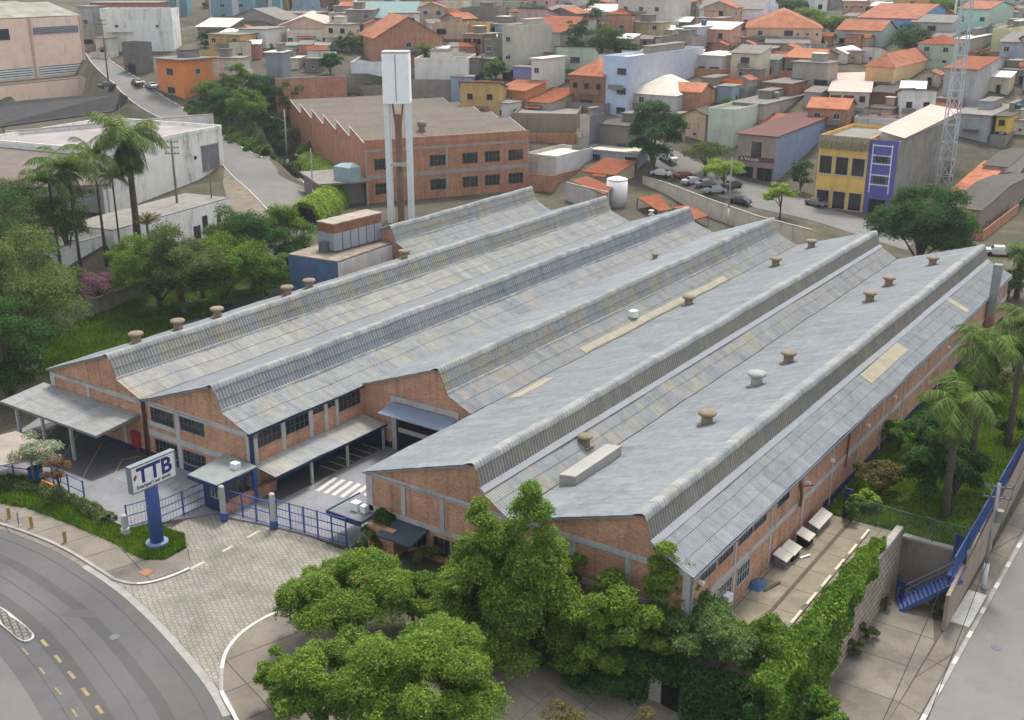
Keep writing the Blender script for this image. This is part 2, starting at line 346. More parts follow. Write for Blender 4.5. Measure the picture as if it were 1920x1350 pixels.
# forecourt pavers
drape('driveway_paving',[*[g(*p) for p in [(320,992),(354,1032)]],*ent_l[:nl][::-1],*kerb[i0+1:i1],*ent_r[::-1],*[g(*p) for p in [(600,1100),(650,1035),(520,985),(425,968),(385,955)]]],.05,M['pavers'],2,kind='structure')
dashes('kerb_paint',smooth_line(ent_l[nl-1:],.3),-.1,.12,.062,plain('worn_paint','#d8d3c0',.6,.8,.15,2),1.6,1.3)
band_solid('gutter',kerb[i0-3:i1+3],-.1,.55,-.1,.03,M['conc'],kind='structure')
band_solid('gutter',kerb[:i0-2],.02,.5,-.1,.03,M['walk'],kind='structure')
# yellow dashed lines beside the island, island
isl=smooth_line([g(*p) for p in [(235,905+305),(205,1190)]],1) if 0 else None
strip('road_lane',offset(kerb,9.7),inner,.018,asphalt('pale_asphalt','#8f8d89',.5),kind='structure')
strip('tyre_track',offset(kerb,3.1),offset(kerb,3.9),.018,asphalt('worn_asphalt','#6c6a68',.5),kind='structure'); strip('tyre_track',offset(kerb,6.2),offset(kerb,7.3),.018,bpy.data.materials['worn_asphalt'],kind='structure')
ye=smooth_line([g(*p) for p in [(78,1200),(100,1225),(125,1255),(150,1285),(170,1310),(192,1338),(215,1372),(235,1410)]],.3)
dashes('lane_marking',ye,-.11,.11,.022,M['marky'],1.25,1.05)
ye2=smooth_line([g(*p) for p in [(42,1216),(74,1252),(104,1290),(135,1330),(165,1375)]],.3)
dashes('lane_marking',ye2,-.06,.06,.022,M['marky'],1.3,1.5)
ip=smooth_line([g(*p) for p in [(-60,1120),(0,1140),(35,1165),(58,1185),(65,1196),(55,1205),(38,1203),(10,1180),(-30,1150),(-60,1135)]],.5)
m=MB(); m.prism([p[:2] for p in ip],-1.0,-.76); m.build('traffic_island',M['concp'],kind='structure')
cen=np.mean(ip,0); m=MB(); m.prism([p[:2]+(cen-p)[:2]/np.linalg.norm((cen-p)[:2])*.22 for p in ip],-.9,-.752); m.build('island_cobbles',slabs('cobbles','#a09b92',.55,.5,.4,.4,.07,'#6a675f',.5,0,.4),kind='structure')
# ---------------------------------------------------------------- lot platforms
yp=[at(*p)[:2] for p in [(412,960),(240,990),(150,950),(75,915),(0,893),(-60,870)]]
m=MB(); m.prism([(-54.5,90),(-112,90),*yp[::-1],*[at(*p)[:2] for p in [(420,968),(512,986),(655,1022)]],(-54.5,56.5)],-3,-.7); m.build('yard_floor',M['yard'],kind='structure')
m=MB(); m.prism([(-54.4,149),(-125,149),(-125,90.2),(-54.4,90.2)],-4,-.72); m.build('yard_floor',M['yardd'],kind='structure')
# lot under E and F, garden strip in front, terrace on the right
m=MB(); m.prism([(-54.3,55.5),(-46,53.8),(-38,55.2),(-27.2,58.2),(-27.2,149),(-54.3,149)],-6.5,-.76); m.build('terrain_platform',M['ground'],kind='structure')
m=MB(); m.prism([(-27.1,57.5),(-20.4,59),(-20.4,83.2),(-27.1,83.2)],-6.4,-.7); m.build('terrace',M['terr'],kind='structure')
m=MB(); m.prism([(-27.1,83.4),(-15.3,83.7),(-17,150),(-27.1,150)],-6.4,-1.0); m.build('lawn',plain('lawn_soil','#6f8038',.5,.95,.25,.4),kind='structure')
# yard markings
def qz(name,px,z,mat,**kw):
    m=MB(); m.add([tuple(at(*p,z)) for p in px],[tuple(range(len(px)))]); 
    return m.build(name,mat,**kw)
cw0,cw1=at(585,918),at(613,896); cwd=(at(690,945)-at(600,906)); m=MB()
for k in range(8):
    a=np.array([-64.6+k*.83,62.2+k*.11,-.694]); m.quad(a,a+[.42,.05,0],a+[.42-.5,2.9,0],a+[-.5,2.85,0])
m.build('crosswalk_marking',M['mark'],kind='structure')
m=MB(); m.box(-67.3,-64.9,58.9,72.9,-.9,-.692); m.build('canopy_shade',M['yardd'],kind='structure')  # shade of the side canopy, painted as a dark sheet on the floor
m=MB(); m.add([(-64.9,59.0,-.688),(-64.75,59,-.688),(-64.75,72.8,-.688),(-64.9,72.8,-.688)],[(0,1,2,3)]); m.build('parking_line',M['marky'],kind='structure')
m=MB()
for k in range(6): m.box(-67.0,-65.0,66.2+k*1.15,66.32+k*1.15,-.75,-.687)
m.build('parking_line',M['mark'],kind='structure')
# parking lines in left yard
m=MB()
for (a,b) in [((104,795),(85,823)),((145,815),(110,870)),((190,832),(155,895)),((230,860),(208,902)),((230,862),(262,855)),((105,920),(180,942))]:
    A,B=at(*a,-.69),at(*b,-.69); m.bar(A,B,.13,.012)
for k in range(5):
    A,B=at(300+k*12,905+k*8,-.69),at(325+k*12,885+k*10,-.69); m.bar(A,B,.12,.012)
m.build('parking_line',M['marky'],kind='structure')
m=MB(); m.box(-96,-81,52.5,58.7,-.9,-.694); m.build('canopy_shade',M['yardd'],kind='structure')  # cast shadow of the front canopy, laid in as a dark floor sheet
# right side: lower driveway, sidewalk, street
drape('lower_driveway',[(-19.9,40),(-15.6,40),(-15.0,62),(-15.1,76),(-17,82.5),(-19.9,82.5)],.02,M['drive'],2,kind='structure')
drape('sidewalk',[(-15.5,30),(-13.3,30),(-13.55,82),(-13.7,150),(-15.2,150),(-14.9,84),(-15.0,62)],.06,M['walk'],2,kind='structure')
drape('street',[(-13.1,30),(3,30),(3,230),(-13.6,230),(-13.55,82)],.015,M['asph2'],3,kind='structure')
sk=[(-13.2,y) for y in np.arange(30,150,.5)]
band_solid('kerb',sk[::-1],-.15,.15,-.1,.1,M['conc'],kind='structure')
dashes('kerb_paint',sk[::-1],-.14,.16,.106,M['mark'],1.5,2.6,.5)
m=MB(); m.box(-14.9,-13.5,79.5,85,-4.99,-4.9); m.build('crossing_ramp',M['mark'],kind='structure')
# slab plaza in front
drape('plaza_paving',[(-47,40),(-20,36),(-16.5,52),(-19.9,56),(-27,57.5),(-33,56.6),(-38,54.8),(-42,52),(-45,47)],.03,M['slab'],1.5,kind='structure')
# back street (right), uphill road (left)
bs0=smooth_line([ground(*p)[:2] for p in [(1120,205),(1170,262),(1230,312),(1300,352),(1400,385),(1500,408),(1590,435),(1700,470)]],3)
bs1=smooth_line([ground(*p)[:2] for p in [(1130,190),(1190,240),(1262,280),(1350,325),(1420,345),(1500,370),(1600,405),(1720,442)]],3)
n=min(len(bs0),len(bs1)); rs=lambda l,n:[l[int(round(i*(len(l)-1)/(n-1)))] for i in range(n)]
strip('back_street',rs(bs0,40),rs(bs1,40),.05,M['asph2'],kind='structure')
ul=smooth_line([ground(*p)[:2] for p in [(560,440),(520,410),(485,377),(452,345),(423,317),(392,278),(345,243),(280,212),(240,185),(205,150),(175,122),(160,100)]],3)
ur=smooth_line([ground(*p)[:2] for p in [(640,420),(590,378),(560,335),(500,298),(440,270),(395,235),(345,205),(300,178),(265,152),(225,128),(195,105)]],3)
strip('uphill_road',rs(ul,60),rs(ur,60),.08,M['asph2'],kind='structure')
dashes('kerb_paint',smooth_line(rs(ur,60),.5),-.1,.2,.23,M['mark'],1.6,1.8)
band_solid('kerb',rs(ur,60),-.1,.18,-.1,.22,M['conc'],kind='structure')
drape('dirt_sidewalk',[ground(*p)[:2] for p in [(420,312),(452,345),(485,377),(520,412),(470,420),(430,390),(418,345)]],.1,plain('reddish_dirt','#a0937f',.48,.95,.25,.6),2,kind='structure')
band_solid('kerb',rs(ul,60)[4:],-.1,.15,-.1,.2,M['concp'],kind='structure')
cs0=smooth_line([ground(*p)[:2] for p in [(950,170),(1000,185),(1060,200),(1130,215)]],3); cs1=smooth_line([ground(*p)[:2] for p in [(960,158),(1010,172),(1070,186),(1140,200)]],3)
strip('side_street',rs(cs0,12),rs(cs1,12),.06,M['asph2'],kind='structure')

# worn patches, tar seams and manholes on the near asphalt
pm=asphalt('patched_asphalt','#747270',.5)
for k,(u,v,a,b,r_) in enumerate(((150,1150,1.2,.5,.5),)):
    q=g(u,v); c_,s_=math.cos(r_),math.sin(r_); drape('asphalt_patch',[(q[0]+a*x*c_-b*y*s_,q[1]+a*x*s_+b*y*c_) for x,y in ((-1,-.9),(.2,-1),(1,-.8),(.9,.8),(.1,1),(-.9,.9))],.026+.001*k,pm,1.5,kind='structure')
for k,(u,v,lab) in enumerate(((215,1195,'round iron manhole cover in the dark lane near the driveway'),(1868,1215,'round iron manhole cover in the right street'))):
    q=ground(u,v); m=MB(); m.lathe(q[0],q[1],[(.36,q[2]-.02),(.36,q[2]+.035)],18); m.build('manhole_cover',M['frame'],label=lab,cat='manhole cover')
for d_ in (1.4,5.0,8.4): strip('tar_seam',offset(kerb,d_),offset(kerb,d_+.06),.03,pm,kind='structure')
drape('sidewalk',[(3.05,20),(6.5,20),(6.5,230),(3.05,230)],.14,M['walk'],3,kind='structure')
# ================================================================= factory
def window(par,o,u,n,w,h,nm=4,nt=2,fr=None,gl=None,name='window',local=False,d=.06):
    o=np.asarray(o,float); u=np.asarray(u,float); n=np.asarray(n,float); z=np.array([0,0,1.])
    m=MB(); P=lambda a,b,c:o+u*a+z*b+n*c
    def bx(m,a0,a1,b0,b1,c0,c1):
        v=[P(a,b,c) for b in (b0,b1) for (a,c) in ((a0,c0),(a1,c0),(a1,c1),(a0,c1))]
        m.add(v,[(0,3,2,1),(4,5,6,7),(0,1,5,4),(1,2,6,5),(2,3,7,6),(3,0,4,7)])
    bx(m,.02,w-.02,.02,h-.02,-.10,.015); pane=m.build(name,gl or M['glass'],par,local)
    m=MB(); t=.06
    bx(m,0,w,0,t,-.02,d); bx(m,0,w,h-t,h,-.02,d); bx(m,0,t,t,h-t,-.02,d); bx(m,w-t,w,t,h-t,-.02,d)
    for i in range(1,nm): x=w*i/nm; bx(m,x-.025,x+.025,t,h-t,.0,d-.012)
    for j in range(1,nt): y=h*j/nt; bx(m,t,w-t,y-.02,y+.02,.0,d-.02)
    m.build('window_frame',fr or M['frame'],pane,True); return pane
FB=thing('brick_factory',(-55,58.8,-.7),'long orange brick factory with rows of grey corrugated sawtooth roofs','factory')
Y1=148.0; ZE=5.0; ZR=8.45
BAY={'A':(-108.6,-99.0,-95.4,114.0),'B':(-95.35,-85.4,-81.25,58.8),'C':(-81.15,-71.45,-67.4,58.8),'D':(-67.75,-58.4,-54.75,73.0),'E':(-54.65,-44.0,-40.95,58.8),'F':(-40.85,-30.3,-26.75,58.8)}
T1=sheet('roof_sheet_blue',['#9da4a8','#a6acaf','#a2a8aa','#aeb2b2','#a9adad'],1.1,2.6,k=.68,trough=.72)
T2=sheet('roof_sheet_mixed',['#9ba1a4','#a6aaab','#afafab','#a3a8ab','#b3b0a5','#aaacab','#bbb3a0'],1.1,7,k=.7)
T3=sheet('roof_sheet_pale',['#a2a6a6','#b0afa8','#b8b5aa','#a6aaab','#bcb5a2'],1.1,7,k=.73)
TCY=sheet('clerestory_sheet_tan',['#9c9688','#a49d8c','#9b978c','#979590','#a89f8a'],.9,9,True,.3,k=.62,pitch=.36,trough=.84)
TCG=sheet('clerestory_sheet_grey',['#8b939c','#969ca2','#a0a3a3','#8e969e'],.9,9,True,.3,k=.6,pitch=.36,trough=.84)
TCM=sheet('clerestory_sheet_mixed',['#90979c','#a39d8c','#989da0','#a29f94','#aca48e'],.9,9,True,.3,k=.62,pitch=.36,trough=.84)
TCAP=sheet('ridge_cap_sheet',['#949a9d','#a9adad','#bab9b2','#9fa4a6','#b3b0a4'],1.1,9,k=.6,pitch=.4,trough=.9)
M['flash']=plain('flashing','#acaeb2',.55,.6,.08,1)
def corr(m,prof,y0,y1,pitch=.24,amp=.032,rows=1,lap=.018):
    """corrugated sheet following a polyline in the x-z plane, waves repeating along y"""
    ys=np.arange(y0,y1+1e-6,pitch/4); w=np.tile([0,1,0,-1],len(ys)//4+1)[:len(ys)]*amp
    prof=np.array(prof,float)
    if len(prof)==2 and rows>1:
        for r in range(rows):
            a=prof[0]+(prof[1]-prof[0])*r/rows; b=prof[0]+(prof[1]-prof[0])*(r+1)/rows; segs([a,b],m,ys,w,lap,b[1]<a[1])
    else: segs(prof,m,ys,w,0,False)
def segs(pr,m,ys,w,lap,down):
    wob=.035*np.sin(ys*.23+1)+.03*np.sin(ys*.61)+.012*np.sin(ys*1.7)
    pr=np.array(pr); d=np.gradient(pr,axis=0); nr=np.stack([-d[:,1],d[:,0]],-1); nr/=np.linalg.norm(nr,axis=1,keepdims=True); nr*=np.sign(nr[:,1:2]+1e-9*nr[:,:1])
    if abs(d[:,0]).sum()<abs(d[:,1]).sum(): nr=np.where(nr[:,:1]<0,-nr,nr)
    lo=np.zeros(len(pr)); 
    if lap: lo[-1 if down else 0]=lap
    P=np.stack([np.stack([pr[i,0]+nr[i,0]*(w+lo[i]),ys,pr[i,1]+nr[i,1]*(w+lo[i])+wob],-1) for i in range(len(pr))])
    m.smooth=True; m.grid(P); m.smooth=False
tint={'A':(TCM,T2),'B':(TCM,T3),'C':(TCG,T2),'D':(TCM,T2),'E':(TCY,T2),'F':(TCY,T1)}
for k,(xv,xr,xe,y0) in BAY.items():
    ya,yb=y0-.35,Y1+.3; steep=k in 'EF'; bw=.62 if steep else 1.0; zb=6.62 if steep else 6.35
    m=MB(); corr(m,[(xv,ZE),(xr-.45,ZR-.18)],ya,yb,.24,.036,rows=5,lap=.03); m.box(xv+.15,xr-.6,ya+.03,ya+.12,ZE-.12,ZE-.11)
    m.ext([(xv,ZE-.18),(xv,ZE-.06),(xr-.3,ZR-.2),(xr-.3,ZR-.34)],'y',ya+.02,ya+.08)
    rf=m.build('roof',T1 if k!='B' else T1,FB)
    m=MB(); corr(m,[(xr-.75,ZR-.2),(xr-.3,ZR-.02),(xr,ZR+.05),(xr+.18,ZR-.06),(xr+.3,ZR-.42)],ya-.02,yb,pitch=.4,amp=.03)
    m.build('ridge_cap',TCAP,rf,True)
    m=MB(); corr(m,[(xr+.22,ZR-.35),(xr+bw,zb)],ya+.12,yb,pitch=.36,amp=.035)
    if not steep:
        for t in (.5,): m.bar((xr+.22+(bw-.22)*t+.04,ya+.12,ZR-.35+(zb-ZR+.35)*t),(xr+.22+(bw-.22)*t+.04,yb,ZR-.35+(zb-ZR+.35)*t),.05)
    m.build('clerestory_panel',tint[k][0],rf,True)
    m=MB(); m.ext([(xr+bw-.06,zb+.1),(xr+bw+.05,zb+.05),(xr+bw+(.42 if steep else .12),zb-.20+ (0 if steep else .05)),(xr+bw-.06,zb-.3)],'y',ya+.05,yb); m.build('flashing',M['flash'] if steep else TCAP,rf,True)
    m=MB(); corr(m,[(xr+bw+.02,zb-.1),(xe+(.25 if k in 'CF' else -.02),ZE+.02)],ya,yb,.24,.045,rows=2 if k!='F' else 3,lap=.03)
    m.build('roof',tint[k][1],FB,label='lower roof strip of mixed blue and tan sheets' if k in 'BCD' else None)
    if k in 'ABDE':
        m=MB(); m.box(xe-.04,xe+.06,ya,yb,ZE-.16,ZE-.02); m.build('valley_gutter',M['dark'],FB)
# tan translucent patches on the roofs
def patch(x0,z0,x1,z1,y0,y1,mat,name='roof_light'):
    m=MB(); corr(m,[(x0,z0+.07),(x1,z1+.07)],y0,y1); m.build(name,mat,FB,label='tan replacement roof sheets')
tan=plain('tan_roof_sheet','#bfb59b',.64,.85,.12,1,stain='#8a8272',streak=.2)
zF=lambda x:6.52+(x+29.68)*(5.02-6.52)/(3.18)
patch(-29.2,zF(-29.2),-28.0,zF(-28.0),98,109.5,tan); patch(-29.4,zF(-29.4),-26.9,zF(-26.9),127.5,128.9,tan)
zE=lambda x:ZE+(x+54.65)*(ZR-.18-ZE)/(10.2)
patch(-53.9,zE(-53.9),-52.6,zE(-52.6),77,83,tan); 
zD=lambda x:6.25+(x+57.4)*(5.02-6.25)/2.65
patch(-55.6,zD(-55.6),-54.85,zD(-54.85),92,126,tan)
# front gable walls, side walls
def gable(k,y,extra=0):
    xv,xr,xe,_=BAY[k]; steep=k in 'EF'; bw=.62 if steep else 1.0; zb=6.62 if steep else 6.35
    return [(xv+.12,-1.2),(xe-.05,-1.2),(xe-.05,ZE-.16),(xr+bw-.1,zb-.26),(xr+.12,ZR-.45),(xr-.35,ZR-.32),(xv+.12,ZE-.12)]
for k in 'ABCDEF':
    y=BAY[k][3]; m=MB(); m.ext(gable(k,y),'y',y,y+.28); m.build('gable_wall',M['brick'],FB)
    m=MB(); m.ext([(x,z) for x,z in gable(k,y)],'y',Y1-.28,Y1); m.build('gable_wall',M['brick'],FB)
m=MB(); m.box(-95.3,-95.02,59.1,147.7,-1.2,ZE-.05); m.build('side_wall',M['brick'],FB)
m=MB(); m.box(-108.5,-108.2,114.3,147.7,-1.2,ZE-.05); m.build('side_wall',M['brick'],FB)
m=MB(); m.box(-67.7,-67.42,59.1,72.98,-1.2,ZE-.05); m.build('side_wall',M['brick'],FB)
m=MB(); m.box(-54.52,-54.25,59.1,72.98,-1.2,ZE-.05); m.build('side_wall',M['brick'],FB)
m=MB(); m.box(-27.05,-26.78,59.1,147.7,-2.2,ZE-.02); m.build('side_wall',M['brick'],FB)
# concrete frames (bands and posts 3 cm proud of the brick)
def frame(rects,axis,pos,th=.06,mat=None,name='concrete_frame',sgn=-1,each=0):
    m=MB()
    for i,(a0,a1,z0,z1) in enumerate(rects):
        e=.001*(i%3)
        if axis=='y': m.box(a0,a1,min(pos,pos+sgn*(th+e)),max(pos,pos+sgn*(th+e)),z0,z1)
        else: m.box(min(pos,pos+sgn*(th+e)),max(pos,pos+sgn*(th+e)),a0,a1,z0,z1)
    return (m.each if each else m.build)(name,mat or M['concp'],FB)
frame([(-95.2,-81.3,4.35,4.8),(-95.2,-94.5,-.5,4.35),(-89.6,-89.15,3.3,4.35),(-88.3,-87.9,-.1,2.6),(-84.6,-84.2,-.1,2.6)],'y',58.8)
frame([(-81,-67.5,4.5,4.95),(-80.95,-76.9,2.62,3.05),(-81,-67.5,1.62,2.15),(-77,-76.45,-.7,4.5),(-67.95,-67.42,-.7,4.5)],'y',58.8)
frame([(-67.6,-54.8,1.15,1.6)],'y',73.0)
frame([(-54.5,-41,4.62,5.05),(-54.55,-53.9,-.7,4.62),(-51.0,-50.62,2.15,4.62),(-47.3,-46.9,2.15,4.62),(-54.5,-41,1.72,2.15),(-43.6,-43.2,2.15,4.62)],'y',58.8)
frame([(-40.8,-26.8,4.78,5.2),(-35.95,-35.5,.5,4.78),(-31.6,-31.2,.5,4.78),(-27.35,-26.76,-.7,4.78),(-40.8,-26.8,1.72,2.15),(-40.8,-40.4,2.15,4.78)],'y',58.8)
frame([(59.0,59.5,-.7,4.3),(62.3,62.75,1.2,4.9),(65.65,66.1,1.2,4.9),(67.6,68.0,2.1,4.9),(69.05,69.4,2.1,4.9)],'x',-67.42,sgn=1,each=1)
ps=[58.82,65.6,72,78.5,85,91.5,98,104.5,111,117.5,124,130.5,137,143.5]
frame([(59.3,147.6,2.05,2.5)]+[(p,p+.3,-.9,2.05) for p in ps]+[(p,p+.26,2.5,4.8) for p in ps],'x',-26.78,sgn=1)
# blue plinths
m=MB()
for x0,x1,y in ((-95.2,-81.3,58.8),(-81,-77.02,58.8),(-76.43,-68,58.8),(-67.4,-64.05,73.0)): m.box(x0,x1,y-.05,y,-.7,-.1)
m.box(-67.42,-67.36,59.6,72.9,-.7,-.1); m.box(-26.78,-26.72,83.7,147.6,-1.2,-.15); m.each('painted_plinth',M['dblue'],FB)
# eave trims and gutters
m=MB(); m.box(-67.46,-67.2,58.5,73.2,4.78,5.0); m.box(-67.36,-67.1,58.55,58.85,-.7,4.78); m.build('gutter',M['dblue'],FB)
m=MB(); m.box(-26.72,-26.42,58.5,148,4.74,4.92); m.box(-26.74,-26.6,58.62,58.76,-.7,4.74); m.build('gutter',plain('gutter_steel','#8d97a8',.6,.5,.1,1),FB)
m=MB(); m.tube([(-81.2,58.6,5),(-81.2,58.55,-.6)],.11,8); m.tube([(-80.9,58.62,5),(-80.9,58.62,-.6)],.06,6); m.build('downpipe',plain('brown_pipe','#5b4740',.6,.6,.1,1),FB)
# windows
X3=(1,0,0); Y3=(0,1,0)
for x,z,w,h in ((-80.3,3.08,3.05,1.42),(-76.3,3.2,3.1,1.3),(-80.1,-.02,3.1,1.45),(-76.3,.02,2.9,1.3)): window(FB,(x,58.8,z),X3,(0,-1,0),w,h,6,2)
for y,w,z,h in ((59.6,2.65,3.35,1.35),(62.8,2.8,3.35,1.35),(66.2,1.3,4.15,.55),(68.05,.95,4.15,.55),(69.45,2.9,3.3,1.4)): window(FB,(-67.42,y,z),Y3,(1,0,0),w,h,max(2,int(w/.5)),2)
m=MB(); m.box(-67.44,-67.38,64.5,66.6,-.1,1.4); m.box(-67.44,-67.38,69.2,72.6,-.6,1.7); m.each('doorway',M['dark'],FB)
for x in (-50.2,-48.0,-46.2): window(FB,(x,58.8,-.2),X3,(0,-1,0),1.6,1.6,3,1)
for y in (60.2,63.0,66.3,68.8,73.2): window(FB,(-26.78,y,3.75),Y3,(1,0,0),2.2,.95,5,1)
for y in (60.6,63.2,66.3): window(FB,(-26.78,y,.35),Y3,(1,0,0),2.2,1.55,5,2,M['alu'])
# loading door on D
m=MB(); m.box(-63.55,-56.85,72.96,73.02,-.7,3.55); m.build('loading_doorway',M['dark'],FB)
frame([(-64.15,-63.6,-.7,4.1),(-56.8,-56.3,-.7,4.1),(-64.15,-56.3,4.1,4.6)],'y',73.0,.09)
m=MB(); m.add([(-63.9,72.9,4.02),(-56.5,72.9,4.02),(-56.3,71.1,3.45),(-64.2,71.1,3.45),(-63.9,72.9,3.96),(-56.5,72.9,3.96),(-56.3,71.1,3.35),(-64.2,71.1,3.35)],[(3,2,1,0),(4,5,6,7),(0,1,5,4),(1,2,6,5),(2,3,7,6),(3,0,4,7)])
m.build('door_canopy',plain('blue_grey_sheet','#8c9bb0',.6,.5,.1,1),FB)
m=MB(); m.box(-63.6,-63.35,72.93,72.955,-.7,3.4); m.bar((-56.5,72.9,3.3),(-56.3,71.2,3.36),.12); m.bar((-63.9,72.9,3.3),(-64.1,71.2,3.36),.12); m.build('door_trim',M['dblue'],FB)
# canopy in front of B, canopy beside C
def lean(name,x0,x1,y0,y1,z0,z1,axis,mat,fascia):
    m=MB()
    if axis=='y':   # high at y1
        xs=np.arange(x0,x1,.07); w=np.tile([0,1,0,-1],len(xs)//4+1)[:len(xs)]*.03
        m.smooth=True; m.grid(np.stack([np.stack([xs,np.full_like(xs,y),z+w],-1) for y,z in ((y1,z1),(y0,z0))])); m.smooth=False
    else:
        corr(m,[(x0,z1),(x1,z0)],y0,y1)
    cn=m.build(name,mat,FB); m=MB()
    if axis=='y':
        m.box(x0,x1,y0-.02,y0+.1,z0-.22,z0-.06); m.ext([(y0,z0-.28),(y1,z1-.3),(y1,z1-.05),(y0,z0-.05)],'x',x1-.05,x1+.03); m.ext([(y0,z0-.28),(y1,z1-.3),(y1,z1-.05),(y0,z0-.05)],'x',x0-.03,x0+.05)
    else: m.box(x1-.1,x1+.02,y0,y1,z0-.26,z0-.05)
    m.build('canopy_fascia',fascia,cn,True)
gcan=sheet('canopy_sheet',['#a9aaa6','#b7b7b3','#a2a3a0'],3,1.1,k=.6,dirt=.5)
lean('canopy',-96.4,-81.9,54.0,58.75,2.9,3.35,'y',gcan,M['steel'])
m=MB()
for x in (-94.5,-90.5,-86.2): m.box(x-.12,x+.12,54.3,54.55,-.7,2.75)
m.each('canopy_post',M['concp'],FB)
lean('canopy',-67.38,-64.6,58.7,72.8,1.75,2.1,'x',T3,M['dblue'])
m=MB()
for y in (63,67.5,72.4): m.box(-64.95,-64.75,y,y+.2,-.7,1.6)
m.each('canopy_post',M['concp'],FB)
m=MB(); m.box(-67.3,-64.9,72.5,72.8,-.7,1.6); m.build('blue_panel',M['dblue'],FB)
# roof vents: stub and cap
def vent(x,y,z,s=1,mat=None,lab=None):
    m=MB(); m.smooth=True; m.lathe(x,y,[(.52*s,z-.5),(.52*s,z+.85*s)],14); m.smooth=False; m.box(x-.75*s,x+.75*s,y-.75*s,y+.75*s,z-.08,z-.04)
    v=m.build('roof_vent',mat or vm,FB,label=lab)
    m=MB(); m.smooth=True; m.lathe(x,y,[(.55*s,z+.76*s),(.82*s,z+.9*s),(.85*s,z+1.04*s),(.78*s,z+1.16*s),(.3*s,z+1.24*s)],16); m.build('vent_cap',mat or vm,v,True)
vm=plain('vent_concrete','#9a8b74',.62,.95,.2,2); vm2=plain('vent_white','#d8d8d2',.7,.8,.15,2)
slopeL=lambda k,x:ZE+(x-BAY[k][0])*(ZR-.18-ZE)/(BAY[k][1]-.45-BAY[k][0])
def on(k,px,py,**kw):
    xv,xr,xe,_=BAY[k]; d=ray(px,py); best=None
    for t in np.arange(60,260,.1):
        q=CAM+d*t
        if xv<q[0]<xr-.2 and q[2]<=slopeL(k,q[0]): best=q; break
    if best is None: return
    vent(best[0],best[1],best[2]+.05,**kw)
for p in ((1325,795),(1478,680),(1630,565),(1666,536),(1748,498)): on('F',*p,s=.9)
on('F',1418,722,mat=plain('vent_pale','#b4b3ac',.62,.95,.2,2),lab='pale square-based vent')
for p in ((1291,572),(1454,499),(1521,465)): on('E',*p,s=.9)
for p in ((1338,433),): on('D',*p,s=.9)
for p in ((270,640),(345,614),(416,590),(528,544),(583,534),(763,478)):
    q=at(*p,8.75); vent(-86.9,q[1]+.6,slopeL('B',-86.9)+.2,s=.85)
for p in ((1228,486),): on('D',*p,s=.6)
for p in ((1168,415),(1205,402),(1221,402),(1158,418),): on('C',*p,s=.55,mat=vm2)
for p in ((838,490),): pass
v=aty(1127,803,70); vent(-42.3,71.2,5.7,.75)
# long box on valley between E and F
zz=slopeL('F',-39.6); b=MB(); b.add([(-40.6,64.7,5.0),(-39.2,64.7,5.4),(-39.2,71.6,5.4),(-40.6,71.6,5.0),(-40.6,64.7,6.1),(-39.2,64.7,6.3),(-39.2,71.6,6.3),(-40.6,71.6,6.1)],[(0,3,2,1),(4,5,6,7),(0,1,5,4),(1,2,6,5),(2,3,7,6),(3,0,4,7)])
b.build('roof_duct',plain('duct_sheet','#b9b6ac',.6,.7,.1,.5,stain='#77726a',streak=.2),FB)
m=MB(); m.box(-56.4,-55.6,103.4,104.3,5.7,6.4); m.build('roof_box',M['white'],FB)
# small fittings on the right wall
m=MB()
for y in (59.9,79,84.5,93.5,101,120): m.box(-26.78,-26.45,y,y+.25,3.2+.2*(y%3),3.45+.2*(y%3))
m.each('wall_lamp',M['white'],FB)
m=MB()
for y in (61.2,64.0): m.box(-26.78,-26.3,y,y+.8,.35,.9)
m.each('air_conditioner',M['white'],FB)
m=MB(); m.tube([(-26.7,77.5,4.6),(-26.5,77.5,3.2),(-26.55,77.5,2.2)],.12,6); m.bar((-26.7,77.4,3.9),(-26.1,78.6,3.7),.1); m.bar((-26.7,88.5,1.3),(-26.62,88.5,4.5),.12); m.build('cable_conduit',M['rust'],FB)
# lower office front of E with flat canopy roof
m=MB(); m.box(-53.2,-50.6,57.2,58.74,-.7,1.5); m.build('porch_wall',M['brick'],FB)
m=MB(); m.box(-57.0,-53.6,56.9,60.6,1.35,1.6); m.build('flat_canopy',plain('flat_roof_grey','#8f9196',.55,.85,.15,1),FB)
m=MB(); m.box(-57.06,-53.55,56.8,56.9,1.25,1.68); m.box(-57.1,-57.0,56.8,60.7,1.25,1.68); m.build('canopy_fascia',M['dblue'],FB)
m=MB(); m.add([(-51.8,58.74,1.75),(-48.4,58.74,1.75),(-48.4,56.6,1.25),(-51.8,56.6,1.25),(-51.8,58.74,1.6),(-48.4,58.74,1.6),(-48.4,56.6,1.1),(-51.8,56.6,1.1)],[(3,2,1,0),(4,5,6,7),(0,1,5,4),(1,2,6,5),(2,3,7,6),(3,0,4,7)]); m.build('entrance_canopy',plain('dark_canopy','#4a5a62',.5,.7,.2,1),FB)
m=MB(); m.box(-55.6,-54.9,58.0,58.6,1.62,2.3); m.box(-54.7,-54.2,58.1,58.6,1.62,2.2); m.each('air_conditioner',M['white'],FB)
# brown flue on the far right
fl=thing('chimney_pipe',(-26.2,137,-.9),'tall grey square flue standing against the far right factory wall','chimney')
m=MB(); m.box(-26.6,-25.7,136.6,137.5,2.6,8.9); m.build('flue',plain('flue_grey','#a5a6a0',.6,.8,.15,1),fl); m=MB(); m.box(-26.65,-25.65,136.55,137.55,-1.0,2.6); m.build('flue_base',M['brick2'],fl)
